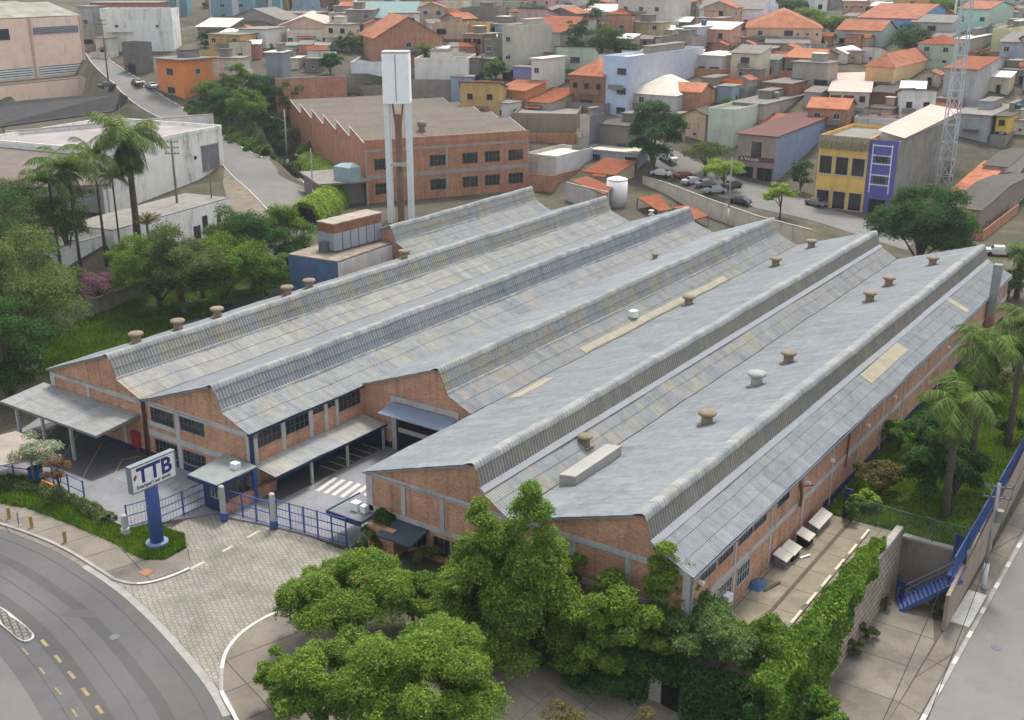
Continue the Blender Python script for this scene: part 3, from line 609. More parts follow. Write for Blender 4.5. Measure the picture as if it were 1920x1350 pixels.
# ================================================================= entrance: sign, gates, booth
sg=thing('pylon_sign',(-67.2,48.4,-.7),'white rectangular sign on a thick blue round pole','sign')
m=MB(); m.smooth=True; m.lathe(-67.15,48.4,[(.52,-.7),(.52,4.4),(.42,4.6),(.2,4.7)],24); m.build('pole',M['blue'],sg)
m=MB(); m.lathe(-67.15,48.4,[(.85,-.75),(.85,-.4),(.55,-.36)],24); m.build('pole_base',plain('pole_base_blue','#8c9cba',.6,.8,.1,1),sg)
m=MB(); m.box(-67.15,-66.72,46.5,50.5,4.55,6.55); m.build('sign_box',M['white'],sg)
m=MB()
for a in ((46.42,50.58,6.55,6.66),(46.42,50.58,4.46,4.55)): m.box(-67.18,-66.66,a[0],a[1],a[2],a[3])
m.box(-67.18,-66.66,46.42,46.5,4.55,6.55); m.box(-67.18,-66.66,50.5,50.58,4.55,6.55); m.build('sign_frame',plain('sign_frame_grey','#8d9696',.6,.5,.1,1),sg)
def text(s,name,mat,parent,size,pos,ru,bold=0,sx=1):
    cu=bpy.data.curves.new(name,'FONT'); cu.body=s; cu.size=size; cu.extrude=.012; cu.offset=bold; cu.align_x='LEFT'
    o=bpy.data.objects.new(name,cu); COL.objects.link(o); dg=bpy.context.evaluated_depsgraph_get(); me=bpy.data.meshes.new_from_object(o.evaluated_get(dg))
    bpy.data.objects.remove(o); me.materials.clear(); me.materials.append(mat); me.name=name
    p=np.empty(len(me.vertices)*3); me.vertices.foreach_get('co',p); p=p.reshape(-1,3); ru=np.asarray(ru,float)
    n=np.cross(ru,[0,0,1.]); q=np.asarray(pos)+ru*(p[:,:1]*sx)+np.array([0,0,1.])*p[:,1:2]+n*p[:,2:3]
    me.vertices.foreach_set('co',q.ravel()); me.update(); return link(name,me,parent)
navy=plain('navy_lettering','#2f3a7c',.6,.6,.05,1,fine=0)
for ch,y in (('T',46.98),('T',48.05),('B',49.15)): text(ch,'letter',navy,sg,1.78,(-66.715,y,5.12),(0,1,0),.05,1.02)
text("Estamper'i oor aivois",'small_lettering',plain('dark_lettering','#3c4044',.6,.6,.05,1,fine=0),sg,.43,(-66.715,46.85,4.70),(0,1,0),.008,.86)
m=MB(); m.add([(-66.708,46.62,5.62),(-66.708,46.78,5.45),(-66.708,47.0,5.78),(-66.708,46.86,5.95)],[(0,1,2,3)]); m.build('emblem',M['red'],sg)
def fence(name,pts,h,label,cat,group=None,mat=None,z0=None,bars=.22,rails=3,post=.1,posts=None,mesh=None):
    mat=mat or M['blue']; pts=[np.array([p[0],p[1],(gz(p[0],p[1]) if z0 is None else z0)]) for p in pts]
    t=thing(name,pts[0],label,cat,group)
    mp=MB(); mr=MB(); mb=MB()
    for a,b in zip(pts[:-1],pts[1:]):
        L=np.linalg.norm((b-a)[:2]); n=max(1,int(round(L/(posts or 2.4))))
        for i in range(n+1):
            p=a+(b-a)*i/n; pm=MB(); pm.box(p[0]-post/2,p[0]+post/2,p[1]-post/2,p[1]+post/2,p[2]-.1,p[2]+h+.06)
            if i<n or b is pts[-1]: pm.build('post',mat,t)
        for r in range(rails): z=np.array([0,0,.12+(h-.16)*r/max(1,rails-1)]); mr.bar(a+z,b+z,.06,.07)
        if bars:
            for i in range(1,int(L/bars)): p=a+(b-a)*i*bars/L; mb.bar(p+[0,0,.1],p+[0,0,h],.016)
    mr.build('rail',mat,t)
    if bars: mb.build('bars',mat,t)
    return t
P=lambda px,py,z=-.7: at(px,py,z)
fence('metal_gate',[P(303,985),P(386,948)],2.2,'blue sliding gate panel right behind the sign pole','gate',None,z0=-.7,bars=.3,rails=4)
fence('metal_gate',[P(430,962),P(508,985)],2.1,'short blue railing gate between the guard booth and the round white post','gate',None,z0=-.7,bars=.28,rails=3,posts=1.6)
fence('metal_gate',[P(520,985),P(650,1022)],2.3,'wide blue barred gate right of the round white post','gate',None,z0=-.7,bars=.32,rails=4,posts=1.5)
fence('metal_fence',[P(240,990),P(300,972)],2.0,'low blue mesh fence left of the sign pole','fence',None,z0=-.7,bars=.3)
fence('metal_fence',[P(-20,890),P(75,905),P(160,945)],2.1,'thin blue railing along the edge of the grey yard','fence',None,z0=-.7,bars=0,rails=3)
for i,(p,lab) in enumerate((((420,973),'white gate post with blue foot at the corner of the guard booth'),((514,988),'white rounded gate post with blue foot between two blue gates'),((236,1003),'short white post at the left end of the blue mesh fence'))):
    q=P(*p); t=thing('gate_post',q,lab,'post','white gate posts'); m=MB(); hh=(3.0,3.0,1.8)[i]
    m.lathe(q[0],q[1],[(.24,-.25),(.24,-.7+hh-.1),(.15,-.7+hh)],12); m.build('shaft',M['concp'],t); m=MB(); m.lathe(q[0],q[1],[(.34,-.75),(.34,-.1),(.3,-.08)],12); m.build('painted_foot',M['blue'] if i<2 else M['concp'],t)
gb=thing('guard_booth',(-68,55.5,-.7),'small blue guard booth with a flat pale roof beside the gates','booth')
m=MB(); m.box(-69.0,-67.0,54.9,57.6,-.7,2.05); m.build('wall',M['dblue'],gb)
m=MB(); m.add([(-70.1,54.2,2.1),(-66.5,54.2,2.1),(-66.3,58.3,2.3),(-70.4,58.6,2.3),(-70.1,54.2,2.25),(-66.5,54.2,2.25),(-66.3,58.3,2.45),(-70.4,58.6,2.45)],[(0,3,2,1),(4,5,6,7),(0,1,5,4),(1,2,6,5),(2,3,7,6),(3,0,4,7)]); m.build('roof',plain('booth_roof','#a2a9a4',.55,.8,.15,.8),gb)
m=MB(); m.box(-66.5,-66.4,54.2,58.3,1.9,2.3); m.box(-70.1,-66.4,54.1,54.2,1.9,2.24); m.build('fascia',M['dblue'],gb)
window(gb,(-67.0,55.2,.4),Y3,(1,0,0),2.1,1.2,3,1); window(gb,(-68.2,54.9,.5),X3,(0,-1,0),.9,1.1,2,1,M['alu'])
m=MB(); m.box(-67.9,-67.2,56.8,57.4,2.38,2.9); m.build('air_conditioner',M['white'],gb)
m=MB(); m.bar((-66.4,54.6,-.7),(-66.4,54.6,2.1),.22); m.bar((-66.5,58.1,-.7),(-66.5,58.1,2.3),.3); m.each('corner_post',M['blue'],gb)
m=MB(); m.box(-66.98,-66.5,54.9,60.5,-.7,.25); m.build('low_wall',M['brick'],gb)
# bollards and street bits on the left sidewalk
bp=None
for p,lab in (((18,975),'leftmost yellow concrete bollard at the kerb'),((60,992),'yellow concrete bollard next to the thin dark sign stub'),((123,1020),'yellow concrete bollard nearest the driveway')):
    q=ground(*p)
    if bp is None:
        bp=thing('bollard',(0,0,0),lab,'bollard','yellow bollards along the kerb'); m=MB(); m.box(-.1,.1,-.1,.1,0,1.12); m.add([(-.1,-.1,1.12),(.1,-.1,1.12),(.1,.1,1.12),(-.1,.1,1.12),(0,0,1.2)],[(0,1,4),(1,2,4),(2,3,4),(3,0,4)]); m.build('post',M['yellow'],bp,True); m=MB(); m.box(-.17,.17,-.17,.17,-.05,.18); m.build('foot',M['conc'],bp,True); bp.location=q
    else: dup(bp,q,None,lab)
q=ground(36,988); t=thing('sign_stub',q,'thin dark metal stub post between two yellow bollards','post'); m=MB(); m.tube([q,q+[0,0,1.3]],.05,6); m.build('post',M['frame'],t); m=MB(); m.box(q[0]-.2,q[0]+.2,q[1]-.2,q[1]+.2,q[2],q[2]+.16); m.build('foot',M['conc'],t)
q=ground(274,1073,.14); m=MB(); m.box(q[0]-.45,q[0]+.45,q[1]-.4,q[1]+.4,q[2]-.05,q[2]+.02); m.build('manhole_cover',plain('red_clay','#b0805f',.6,.9,.2,2),label='square reddish cover set in the sidewalk corner',cat='manhole cover')
q=ground(545,1165); t=thing('waste_basket',q,'dark metal litter holder on the sidewalk beside the bushes','bin'); m=MB(); m.tube([q,q+[0,0,1.5]],.05,6); m.tube([q+[.5,.2,0],q+[.5,.2,1.4]],.05,6); m.build('leg',M['frame'],t); m=MB(); m.box(q[0]-.1,q[0]+.7,q[1]-.1,q[1]+.35,q[2]+.7,q[2]+.78); m.build('tray',M['frame'],t)
# yard left: shed, barrel, barrier, hydrant box
sh=thing('yard_shed',P(20,880),'low open shed with a weathered grey sheet roof in the yard corner','shed')
m=MB(); A=[at(-40,880,1.7),at(58,862,1.7),at(96,836,2.0),at(30,808,2.3),at(-60,830,2.3)]; m.add([tuple(a) for a in A]+[tuple(a-[0,0,.12]) for a in A],[(0,1,2,3,4),(9,8,7,6,5)]+[(i,5+i,5+(i+1)%5,(i+1)%5) for i in range(5)]); m.build('roof',plain('shed_sheet','#b1a698',.6,.9,.2,.6),sh)
for i in (0,1,3): m=MB(); q=A[i]; m.bar(q-[0,0,.1],[q[0],q[1],-.7],.14); m.build('post',M['frame'],sh)
q=P(68,902); t=thing('barrel',q,'open blue plastic drum under the white flowering bush','barrel'); m=MB(); m.smooth=True; m.lathe(q[0],q[1],[(.5,-.7),(.58,-.2),(.55,.5),(.58,.55)],18); m.build('drum',plain('blue_plastic','#2f6aa0',.6,.4,.08,1),t); m=MB(); m.lathe(q[0],q[1],[(.6,.5),(.62,.56),(.5,.58)],18); m.build('rim',M['dblue'],t)
q=P(92,925); t=thing('road_barrier',q,'orange and white plastic barrier standing in the yard','barrier'); m=MB(); m.box(q[0]-.8,q[0]+.8,q[1]-.08,q[1]+.08,-.1,.35); m.build('board',plain('orange_plastic','#d9743c',.8,.6,.08,1),t)
for s in (-.65,.65): m=MB(); m.bar((q[0]+s,q[1]-.3,-.7),(q[0]+s,q[1],.3),.08); m.build('leg',M['white'],t)
q=aty(258,832,58.6); t=thing('fire_cabinet',(q[0],58.6,-.7),'red fire hose cabinet on the brick wall under the front canopy','cabinet'); m=MB(); m.box(q[0]-.7,q[0]+.35,58.45,58.74,.1,1.5); m.build('door',M['red'],t); m=MB(); m.bar((q[0],58.6,-.7),(q[0],58.6,.1),.14); m.build('stand_pipe',M['red'],t)
# ================================================================= right terrace, walls, stairs, street
rw=thing('retaining_wall',(-20.2,70,-5),'tall stained stone wall with a concrete top beside the sunken driveway','wall')
stone=slabs('rubble_stone','#bfae9c',.72,.8,.5,0,.04,'#7a7064',.5,0,.4,'UV')
m=MB(); m.ext([(-20.4,-6.5),(-19.75,-6.5),(-20.0,-.3),(-20.4,-.3)],'y',58.6,82.9); m.build('wall_face',stone,rw)
m=MB(); m.box(-20.5,-19.95,58.6,82.95,-.3,.05); m.build('coping',M['conc'],rw)
cw=thing('concrete_wall',(-18,83,-5),'dirty brown concrete retaining wall behind the blue stairs','wall')
m=MB(); m.box(-20.0,-15.0,83.0,83.45,-6.4,-.9); m.build('wall_face',plain('dirty_concrete','#9a8c7c',.6,.95,.2,.5,stain='#55493c',streak=.7),cw)
m=MB(); m.box(-19.95,-15.0,82.9,83.5,-.9,-.72); m.build('coping',M['conc'],cw)
pw=thing('boundary_wall',(-15.1,90,-5),'long pinkish rendered wall between the lawn and the right street','wall')
pk=plain('pinkish_render','#b3a191',.62,.92,.12,.6,stain='#5d5346',streak=.6)
m=MB(); m.prism([(-15.15,78.0),(-14.85,78.0),(-15.4,100),(-17.0,150),(-17.3,150),(-15.7,100)],-6.4,[-2.0,-2.0,-.6,.2,.2,-.6]); m.build('wall_face',pk,pw)
fence('metal_fence',[(-15.0,78.5),(-15.55,100),(-17.1,149)],2.0,'solid blue railing on top of the street wall','fence',None,z0=-1.0,bars=.12,rails=2,posts=3)
fence('mesh_fence',[(-24.3,83.6),(-20.2,83.25),(-15.3,83.25)],2.1,'see-through green wire mesh fence at the front of the lawn','fence',None,mat=plain('mesh_green','#55706a',.55,.5,.1,1),z0=-.9,bars=.1,rails=2,posts=2.0,post=.07)
t=thing('gate_leaf',(-24.6,83.4,-.7),'dark blue narrow metal door between the terrace and the lawn','gate'); m=MB(); m.box(-24.9,-24.3,83.3,83.42,-.7,1.9); m.build('panel',M['dblue'],t); m=MB(); m.box(-24.98,-24.9,83.25,83.46,-.7,2.0); m.build('jamb',M['dblue'],t)
st=thing('outdoor_stairs',(-18.6,80,-5),'blue steel stairs going down to the sunken driveway','stairs')
S0=np.array([-18.8,79.6,-4.95]); S1=np.array([-14.95,81.4,-1.9]); dv=S1-S0; w=np.array([-dv[1],dv[0],0]); w/=np.linalg.norm(w); n=15
for k in range(n):
    p=S0+dv*(k+.5)/n; m=MB(); e=dv[:2]/np.linalg.norm(dv[:2]); m.prism([p[:2]-e*.13-w[:2]*.75,p[:2]+e*.13-w[:2]*.75,p[:2]+e*.13+w[:2]*.75,p[:2]-e*.13+w[:2]*.75],p[2],p[2]+.05); m.build('step',M['blue'],st)
for s in (-.78,.78): m=MB(); m.bar(S0+w*s+[0,0,-.05],S1+w*s+[0,0,-.05],.06,.28); m.build('stringer',M['blue'],st)
m=MB(); m.bar(S0+w*.78+[0,0,1.0],S1+w*.78+[0,0,1.0],.06); m.bar(S0+w*.78+[0,0,.55],S1+w*.78+[0,0,.55],.04)
for k in (0,.33,.66,1): q=S0+dv*k+w*.78; m.bar(q,q+[0,0,1.0],.06)
m.build('handrail',plain('pale_blue_steel','#7f90a8',.6,.5,.1,1),st)
m=MB(); m.prism([(-15.9,80.9),(-14.9,80.9),(-14.9,83.0),(-15.9,83.0)],-1.98,-1.88); m.build('landing',M['blue'],st); m=MB(); m.bar((-15.0,80.9,-5.1),(-15.0,80.9,-2),.14); m.build('leg',M['blue'],st)
t=thing('gate_leaf',(-15.3,82.8,-1.9),'solid dark blue street door at the top of the outdoor stairs','gate'); m=MB(); m.box(-15.95,-15.05,82.82,82.9,-1.88,.6); m.build('panel',M['dblue'],t); m=MB(); m.box(-16.05,-15.95,82.78,82.9,-1.88,.75); m.build('jamb',M['blue'],t)
q=S0+w*.78; t=thing('gate_leaf',q,'half open narrow blue gate at the foot of the outdoor stairs','gate'); m=MB(); m.bar(q+[-.1,.1,0],q+[-.1,.1,2.3],.12); m.build('post',M['dblue'],t); m=MB(); m.box(q[0]-.05,q[0]+.5,q[1]+.06,q[1]+.12,q[2]+.1,q[2]+1.7); m.build('panel',M['dblue'],t)
# utility pole right
def pole(px,py,h,lab,z=None,arms=2,r=.16,group=None,yaw=0,white=0,lamp=0):
    q=ground(px,py) if z is None else at(px,py,z); t=thing('utility_pole',q,lab,'pole',group)
    m=MB(); m.tube([q+[0,0,-.3],q+[0,0,h]],[r*1.25,r*.8],8); m.build('shaft',plain('pole_concrete','#7d7568',.6,.9,.2,2) if not white else M['conc'],t)
    if white: m=MB(); m.tube([q+[0,0,-.1],q+[0,0,2.3]],[r*1.32,r*1.25],8); m.build('painted_foot',M['white'],t)
    c,s=math.cos(yaw),math.sin(yaw)
    for k in range(arms):
        z=h-.3-.9*k; m=MB(); m.bar(q+[-1.1*c,-1.1*s,z],q+[1.1*c,1.1*s,z],.12,.1)
        for a in (-1,-.5,.5,1): m.bar(q+[a*c,a*s,z],q+[a*c,a*s,z+.25],.09)
        m.build('crossarm',M['wood'] if not white else M['frame'],t)
    if lamp: m=MB(); m.tube([q+[0,0,h*.8],q+[-1.2,-.8,h*.86],q+[-2.2,-1.4,h*.86]],.05,6); m.box(q[0]-2.7,q[0]-2.1,q[1]-1.6,q[1]-1.25,q[2]+h*.855,q[2]+h*.88); m.build('lamp_arm',M['steel'],t)
    return q,t
q,t=pole(1843,1103,9.2,'tall concrete utility pole with a white painted foot on the right sidewalk',arms=2,white=1,yaw=.3)
m=MB(); m.lathe(q[0]+.35,q[1],[(.3,q[2]+6.0),(.3,q[2]+7.0)],10); m.build('transformer',M['steel'],t)
def cable(name,pts,lab,sag=.6):
    m=MB()
    for a,b in pts:
        a=np.asarray(a,float); b=np.asarray(b,float); m.tube([a+(b-a)*t-[0,0,4*sag*t*(1-t)] for t in np.linspace(0,1,14)],.022,4,False)
    return m.build(name,M['black'],label=lab,cat='cable')
cable('overhead_cable',[(q+[dx,dy,z],np.array([-17+dx,150,5.5+z-8])) for dx,dy,z in ((-1,-.3,8.9),(0,0,8.9),(1,.3,8.9),(0,0,7.0))]+[(q+[dx,dy,z],np.array([-10.+dx,35,z-4.])) for dx,dy,z in ((-1,-.3,8.9),(1,.3,8.9))],'thin black wires strung along the right street from the utility pole')
# things leaning on the terrace
for k,(p,L,lab) in enumerate((((1465,1058),1.1,'white tilted panel box nearest the corner on the terrace'),((1478,1043),1.4,'largest cream crate with a dark front by the terrace wall'),((1499,1016),1.2,'white crate with a black bag in front on the terrace'),((1523,985),2.9,'long grey metal cabinet lying by the terrace wall'))):
    q=at(*p,-.7); q=q+[0,0,0]; t=thing('crate' if k<3 else 'cabinet',q,lab,'crate' if k<3 else 'cabinet'); d=.9 if k<3 else .7
    x0=-26.5+.1*k; m=MB(); m.add([(x0,q[1]-L/2,-.68),(x0+d,q[1]-L/2,-.68),(x0+d,q[1]+L/2,-.68),(x0,q[1]+L/2,-.68),(x0,q[1]-L/2,.25),(x0+d,q[1]-L/2,-.1),(x0+d,q[1]+L/2,-.1),(x0,q[1]+L/2,.25)],[(0,3,2,1),(0,1,5,4),(1,2,6,5),(2,3,7,6),(3,0,4,7)]); m.build('body',M['dark'] if k in (1,2) else M['steel'],t)
    m=MB(); m.add([(x0-.05,q[1]-L/2-.1,.28),(x0+d+.15,q[1]-L/2-.1,-.09),(x0+d+.15,q[1]+L/2+.1,-.09),(x0-.05,q[1]+L/2+.1,.28),(x0-.05,q[1]-L/2-.1,.34),(x0+d+.15,q[1]-L/2-.1,-.03),(x0+d+.15,q[1]+L/2+.1,-.03),(x0-.05,q[1]+L/2+.1,.34)],[(0,3,2,1),(4,5,6,7),(0,1,5,4),(1,2,6,5),(2,3,7,6),(3,0,4,7)]); m.build('lid',plain('cream_board','#dcd3c2',.75,.8,.08,1),t)
q=at(1418,1098,-.7); t=thing('tarp_pile',q,'crumpled blue tarp heap beside the terrace wall','tarp'); m=MB(); m.smooth=True; P_=np.array([[(q[0]+a*.6+.1*math.sin(9*b),q[1]+b*.8,-.7+max(0,(1-a*a)*(1-b*b))*.45+.06*math.sin(7*a+5*b)) for a in np.linspace(-1,1,9)] for b in np.linspace(-1,1,9)]); m.grid(P_); m.build('sheet',plain('blue_tarp','#4a6f9c',.6,.6,.15,3),t)
for k,p in enumerate(((1432,1108),(1500,1046))): 
    q=at(*p,-.65); m=MB(); m.bar(q,q+[.5,1.8-k,.08],.2,.06); m.build('plank',M['wood'] if k==0 else M['white'],label=('bare wooden plank lying near the tarp on the terrace','short white plank lying on the terrace before the crates')[k],cat='plank')
m=MB(); m.box(-22.55,-22.25,57.8,82,-.7,-.58); m.build('channel_kerb',M['walk'],kind='structure')
m=MB()
for k in range(8): m.box(-22.5,-22.3,60+2.9*k,61.9+2.9*k,-.6,-.575)
m.build('kerb_paint',plain('cream_paint','#d9cdb2',.7,.8,.15,2),kind='structure')
m=MB(); m.box(-24.3,-24.0,58,82,-.72,-.685); m.build('drain_channel',M['wood'],kind='structure')
# garden wall with dark doorway at the plaza edge
fw=thing('garden_wall',(-30,57.5,-4.5),'low shaded wall with a dark doorway under the trees by the plaza','wall')
m=MB(); m.prism([(-38,54.95),(-27.1,57.9),(-20.2,58.75),(-20.2,58.45),(-27.1,57.6),(-38,54.65)],-6.4,-.75); m.build('wall_face',M['conc'],fw)
q=ground(1292,1282); m=MB(); m.box(-28.2,-26.6,57.4,57.62,-4.6,-2.3); m.build('doorway',M['dark'],fw)
m=MB(); m.box(-28.6,-26.2,56.6,57.6,-4.9,-4.55); m.build('threshold',M['conc'],fw)
# ================================================================= buildings behind
W={}
def wall(h,streak=.6,k=.82):
    if (h,streak) not in W: W[h,streak]=plain('wall_render_'+h[1:],h,k*1.12,.92,.1,.5,stain='#6d665c',streak=streak)
    return W[h,streak]
R_={'tile':tiles('roof_tiles','#c07c5c',.6),'tile2':tiles('roof_tiles_orange','#cc8460',.64),'tile3':tiles('roof_tiles_dark','#a8603e',.6),'grey':plain('fibre_roof','#948d84',.55,.92,.18,.5,stain='#5a544a',streak=.0),
'dark':plain('dark_roof','#6d655c',.5,.92,.2,.6),'white':plain('white_roof','#e6e4de',.8,.7,.08,.5),'cream':plain('cream_roof','#e0d5c2',.72,.8,.1,.5),'pink':plain('pink_metal_roof','#d9b5a4',.7,.7,.12,.5),'conc':plain('slab_concrete','#a09a90',.55,.95,.18,.6),'maroon':plain('maroon_roof','#7c4c40',.5,.8,.15,.6),'teal':plain('teal_roof','#7f9a98',.6,.8,.1,.6)}
def winmesh(name,w,h,nm,nt,fr,gl,sill=True):
    m=MB(); t=.07; m.m=0; m.box(-w/2,w/2,-.02,.03,0,h); m.m=1
    m.box(-w/2-.02,w/2+.02,-.07,-.02,h-t,h+.02); m.box(-w/2-.02,w/2+.02,-.07,-.02,-.02,t); m.box(-w/2-.02,-w/2+t,-.068,-.02,t,h-t); m.box(w/2-t,w/2+.02,-.068,-.02,t,h-t)
    for i in range(1,nm): m.box(-w/2+w*i/nm-.03,-w/2+w*i/nm+.03,-.06,-.02,t,h-t)
    if sill: m.box(-w/2-.12,w/2+.12,-.14,-.02,-.1,-.02)
    o=m.build(name,[gl,fr]); me=o.data; bpy.data.objects.remove(o); return me
WM={'w':winmesh('window',1.3,1.2,2,1,M['alu'],M['glass']),'s':winmesh('window',.8,.7,1,1,M['alu'],M['glass']),'b':winmesh('window',2.2,1.3,4,1,M['frame'],M['glass']),'t':winmesh('window',1.2,1.2,2,1,M['wood'],M['dark']),
'd':winmesh('door',.95,2.1,1,1,M['wood'],M['dark'],False),'g':winmesh('garage_door',2.8,2.4,5,1,M['steel'],M['dark'],False),'o':winmesh('window',2.6,1.5,2,1,M['conc'],M['dark']),'O':winmesh('window',2.4,3.3,1,1,M['concp'],M['glass']),'l':winmesh('shop_opening',3.2,2.6,2,1,M['frame'],M['dark'],False)}
def put(par,kind,x,y,z,rz):
    me=WM[kind]; return link(me.name.split('.')[0],me,par,True,loc=(x,y,z),rz=rz)
NH=[0]; FOOT=[]; HR=random.Random(5)
def house(u,v,Wf,Ws,H,mat,roof='flat',rm='conc',lab='',fl=2,front='ww',side='w',phi=34.75,anchor='R',cat='house',name='house',w=None,d=None,h=None,gnd=None,tank=0,rise=None,over=.45,z=None,group='houses on the hillside',side_mat=None):
    P=ground(u,v) if gnd is None else np.asarray(gnd,float)
    if z is not None: P=at(u,v,z)
    rz=AZ-rad(phi); ex=np.array([math.cos(rz),math.sin(rz),0]); ey=np.array([-math.sin(rz),math.cos(rz),0]); s=mpp(P); k=(u-960)/F
    w=w or abs(Wf*s/(ex@RT-k*(ex@FW))); d=d or max(3,min(40,abs(Ws*s/(ey@RT-k*(ey@FW)+1e-6)))); h=h or H*upx(P,v)
    o=P if anchor=='L' else P-ex*w
    t=thing(name,o,lab,cat,group,rz); NH[0]+=1
    x0,x1,y0,y1=0.,w,0.,d; rise=rise if rise is not None else min(w,d)*.2
    m=MB(); m.box(x0,x1,y0,y1,-7,h)
    if roof=='gy': m.ext([(x0,h),(x1,h),(x1/2,h+rise)],'y',y0,y1)
    if roof=='gx': m.ext([(y0,h),(y1,h),(y1/2,h+rise)],'x',x0,x1)
    if roof=='shed': m.ext([(y0,h),(y1,h),(y1,h+rise)],'x',x0,x1)
    if roof=='shedf': m.ext([(y0,h),(y1,h),(y0,h+rise)],'x',x0,x1)
    m.build('wall',mat,t,True)
    if side_mat:
        m=MB(); m.box(x1,x1+.04,y0+.01,y1,-7,h); m.build('side_wall',side_mat,t,True)
    m=MB(); e=over; T=.14; rm_=R_[rm] if isinstance(rm,str) else rm
    sl=lambda a,b:m.add([*a,*b],[(0,1,2,3),(7,6,5,4),(0,4,5,1),(1,5,6,2),(2,6,7,3),(3,7,4,0)])
    def plate(pts): sl([(p[0],p[1],p[2]+T) for p in pts],pts)
    if roof=='gy':
        q=rise/(w/2)*e; plate([(x0-e,y0-e,h-q),(x0-e,y1+e,h-q),(w/2,y1+e,h+rise),(w/2,y0-e,h+rise)][::-1]); plate([(x1+e,y0-e,h-q),(w/2,y0-e,h+rise),(w/2,y1+e,h+rise),(x1+e,y1+e,h-q)][::-1])
    elif roof=='gx':
        q=rise/(d/2)*e; plate([(x0-e,y0-e,h-q),(x0-e,d/2,h+rise),(x1+e,d/2,h+rise),(x1+e,y0-e,h-q)][::-1]); plate([(x0-e,y1+e,h-q),(x1+e,y1+e,h-q),(x1+e,d/2,h+rise),(x0-e,d/2,h+rise)][::-1])
    elif roof=='shed': q=rise/d*e; plate([(x0-e,y0-e,h-q),(x1+e,y0-e,h-q),(x1+e,y1+e,h+rise+q),(x0-e,y1+e,h+rise+q)])
    elif roof=='shedf': q=rise/d*e; plate([(x0-e,y0-e,h+rise+q),(x1+e,y0-e,h+rise+q),(x1+e,y1+e,h-q),(x0-e,y1+e,h-q)])
    elif roof=='hip':
        r=min(w,d)/2; a,b=((r,d/2),(w-r,d/2)) if w>d else ((w/2,r),(w/2,d-r)); q=rise/r*e; A=[(x0-e,y0-e,h-q),(x1+e,y0-e,h-q),(x1+e,y1+e,h-q),(x0-e,y1+e,h-q)]; a=(a[0],a[1],h+rise); b=(b[0],b[1],h+rise)
        if w>d: m.add(A+[a,b],[(0,1,5,4),(1,2,5),(2,3,4,5),(3,0,4),(3,2,1,0)])
        else: m.add(A+[a,b],[(0,1,4),(1,2,5,4),(2,3,5),(3,0,4,5),(3,2,1,0)])
    elif roof=='slab': m.box(x0-e,x1+e,y0-e,y1+e,h+.002,h+.2)
    if roof=='flat':
        m.box(x0+.14,x1-.14,y0+.14,y1-.14,h,h+.03); m.build('roof',rm_,t,True); m=MB(); g=.7; m2=MB()
        for b in ((x0-.02,x1+.02,y0-.02,y0+.15),(x0-.02,x1+.02,y1-.15,y1+.02),(x0-.018,x0+.15,y0+.15,y1-.15),(x1-.15,x1+.018,y0+.15,y1-.15)): (m2 if side_mat and b[1]>x1 and b[2]>y0 else m).box(*b,h-.1,h+g)
        m.build('parapet',mat,t,True)
        if side_mat: m2.build('parapet',side_mat,t,True)
    else: m.build('roof',rm_,t,True)
    fh=h/fl
    for L,face in ((front,'f'),(side,'s')):
        if not L: continue
        rows=L.split('/'); n=len(rows)
        for r,row in enumerate(rows):
            zz=h-(r+1)*h/max(n,fl); 
            for i,cx in enumerate(row):
                if cx=='.': continue
                a=(i+.5)/len(row); hh=1.0 if cx in 'wsbto' else .05
                hh=min(hh,max(.1,fh-1.5)) if cx in 'wsbto' else hh
                if face=='f': put(t,cx,a*w,-.03,zz+hh,0)
                elif anchor=='R': put(t,cx,w+(.08 if side_mat else .03),a*d,zz+hh,rad(90))
                else: put(t,cx,-.03,a*d,zz+hh,rad(-90))
    if fl>=2 and cat=='house' and HR.random()<.45:
        m=MB(); a0=HR.choice([.05,.3]); a1=a0+HR.choice([.4,.6]); m.box(w*a0,w*min(.97,a1),-1.0,-.02,h/2-.12,h/2+.02); m.box(w*a0,w*min(.97,a1),-1.0,-.93,h/2+.02,h/2+.9); m.build('balcony',HR.choice([mat,R_['conc']]),t,True)
    if cat=='house' and HR.random()<.4:
        m=MB(); a0=HR.uniform(.05,.5); m.add([(w*a0,-1.5,2.2),(w*(a0+.45),-1.5,2.2),(w*(a0+.45),-.03,2.6),(w*a0,-.03,2.6),(w*a0,-1.5,2.12),(w*(a0+.45),-1.5,2.12),(w*(a0+.45),-.03,2.52),(w*a0,-.03,2.52)],[(0,1,2,3),(7,6,5,4),(0,4,5,1),(1,5,6,2),(2,6,7,3),(3,7,4,0)]); m.build('lean_to_roof',R_[HR.choice(['grey','dark','tile3','conc'])],t,True)
    if cat=='house' and roof in('flat','slab') and HR.random()<.6:
        m=MB(); a=HR.uniform(.1,.5); m.box(w*a,w*(a+.35),d*.4,d*.85,h+.15,h+1.9); m.build('roof_room',R_['conc'] if HR.random()<.5 else mat,t,True); m=MB(); m.box(w*a-.25,w*(a+.35)+.25,d*.4-.3,d*.85+.2,h+1.9,h+2.02); m.build('roof_room_cover',R_[HR.choice(['grey','dark','conc','cream'])],t,True)
    if cat=='house' and P[1]>0 and HR.random()<.55:
        m=MB(); q=HR.uniform(1.6,3.0); hh=HR.uniform(1.4,2.4); e_=HR.uniform(0,2.5); m.box(-.3,w+e_,-q-.18,-q,-4,hh); m.box(w+e_,w+e_+.18,-q,d*.6,-4,hh); m.build('yard_wall',HR.choice([mat,R_['conc'],M['brick2'],M['conc']]),t,True)
    FOOT.append((o[0],o[1],rz,w,d))
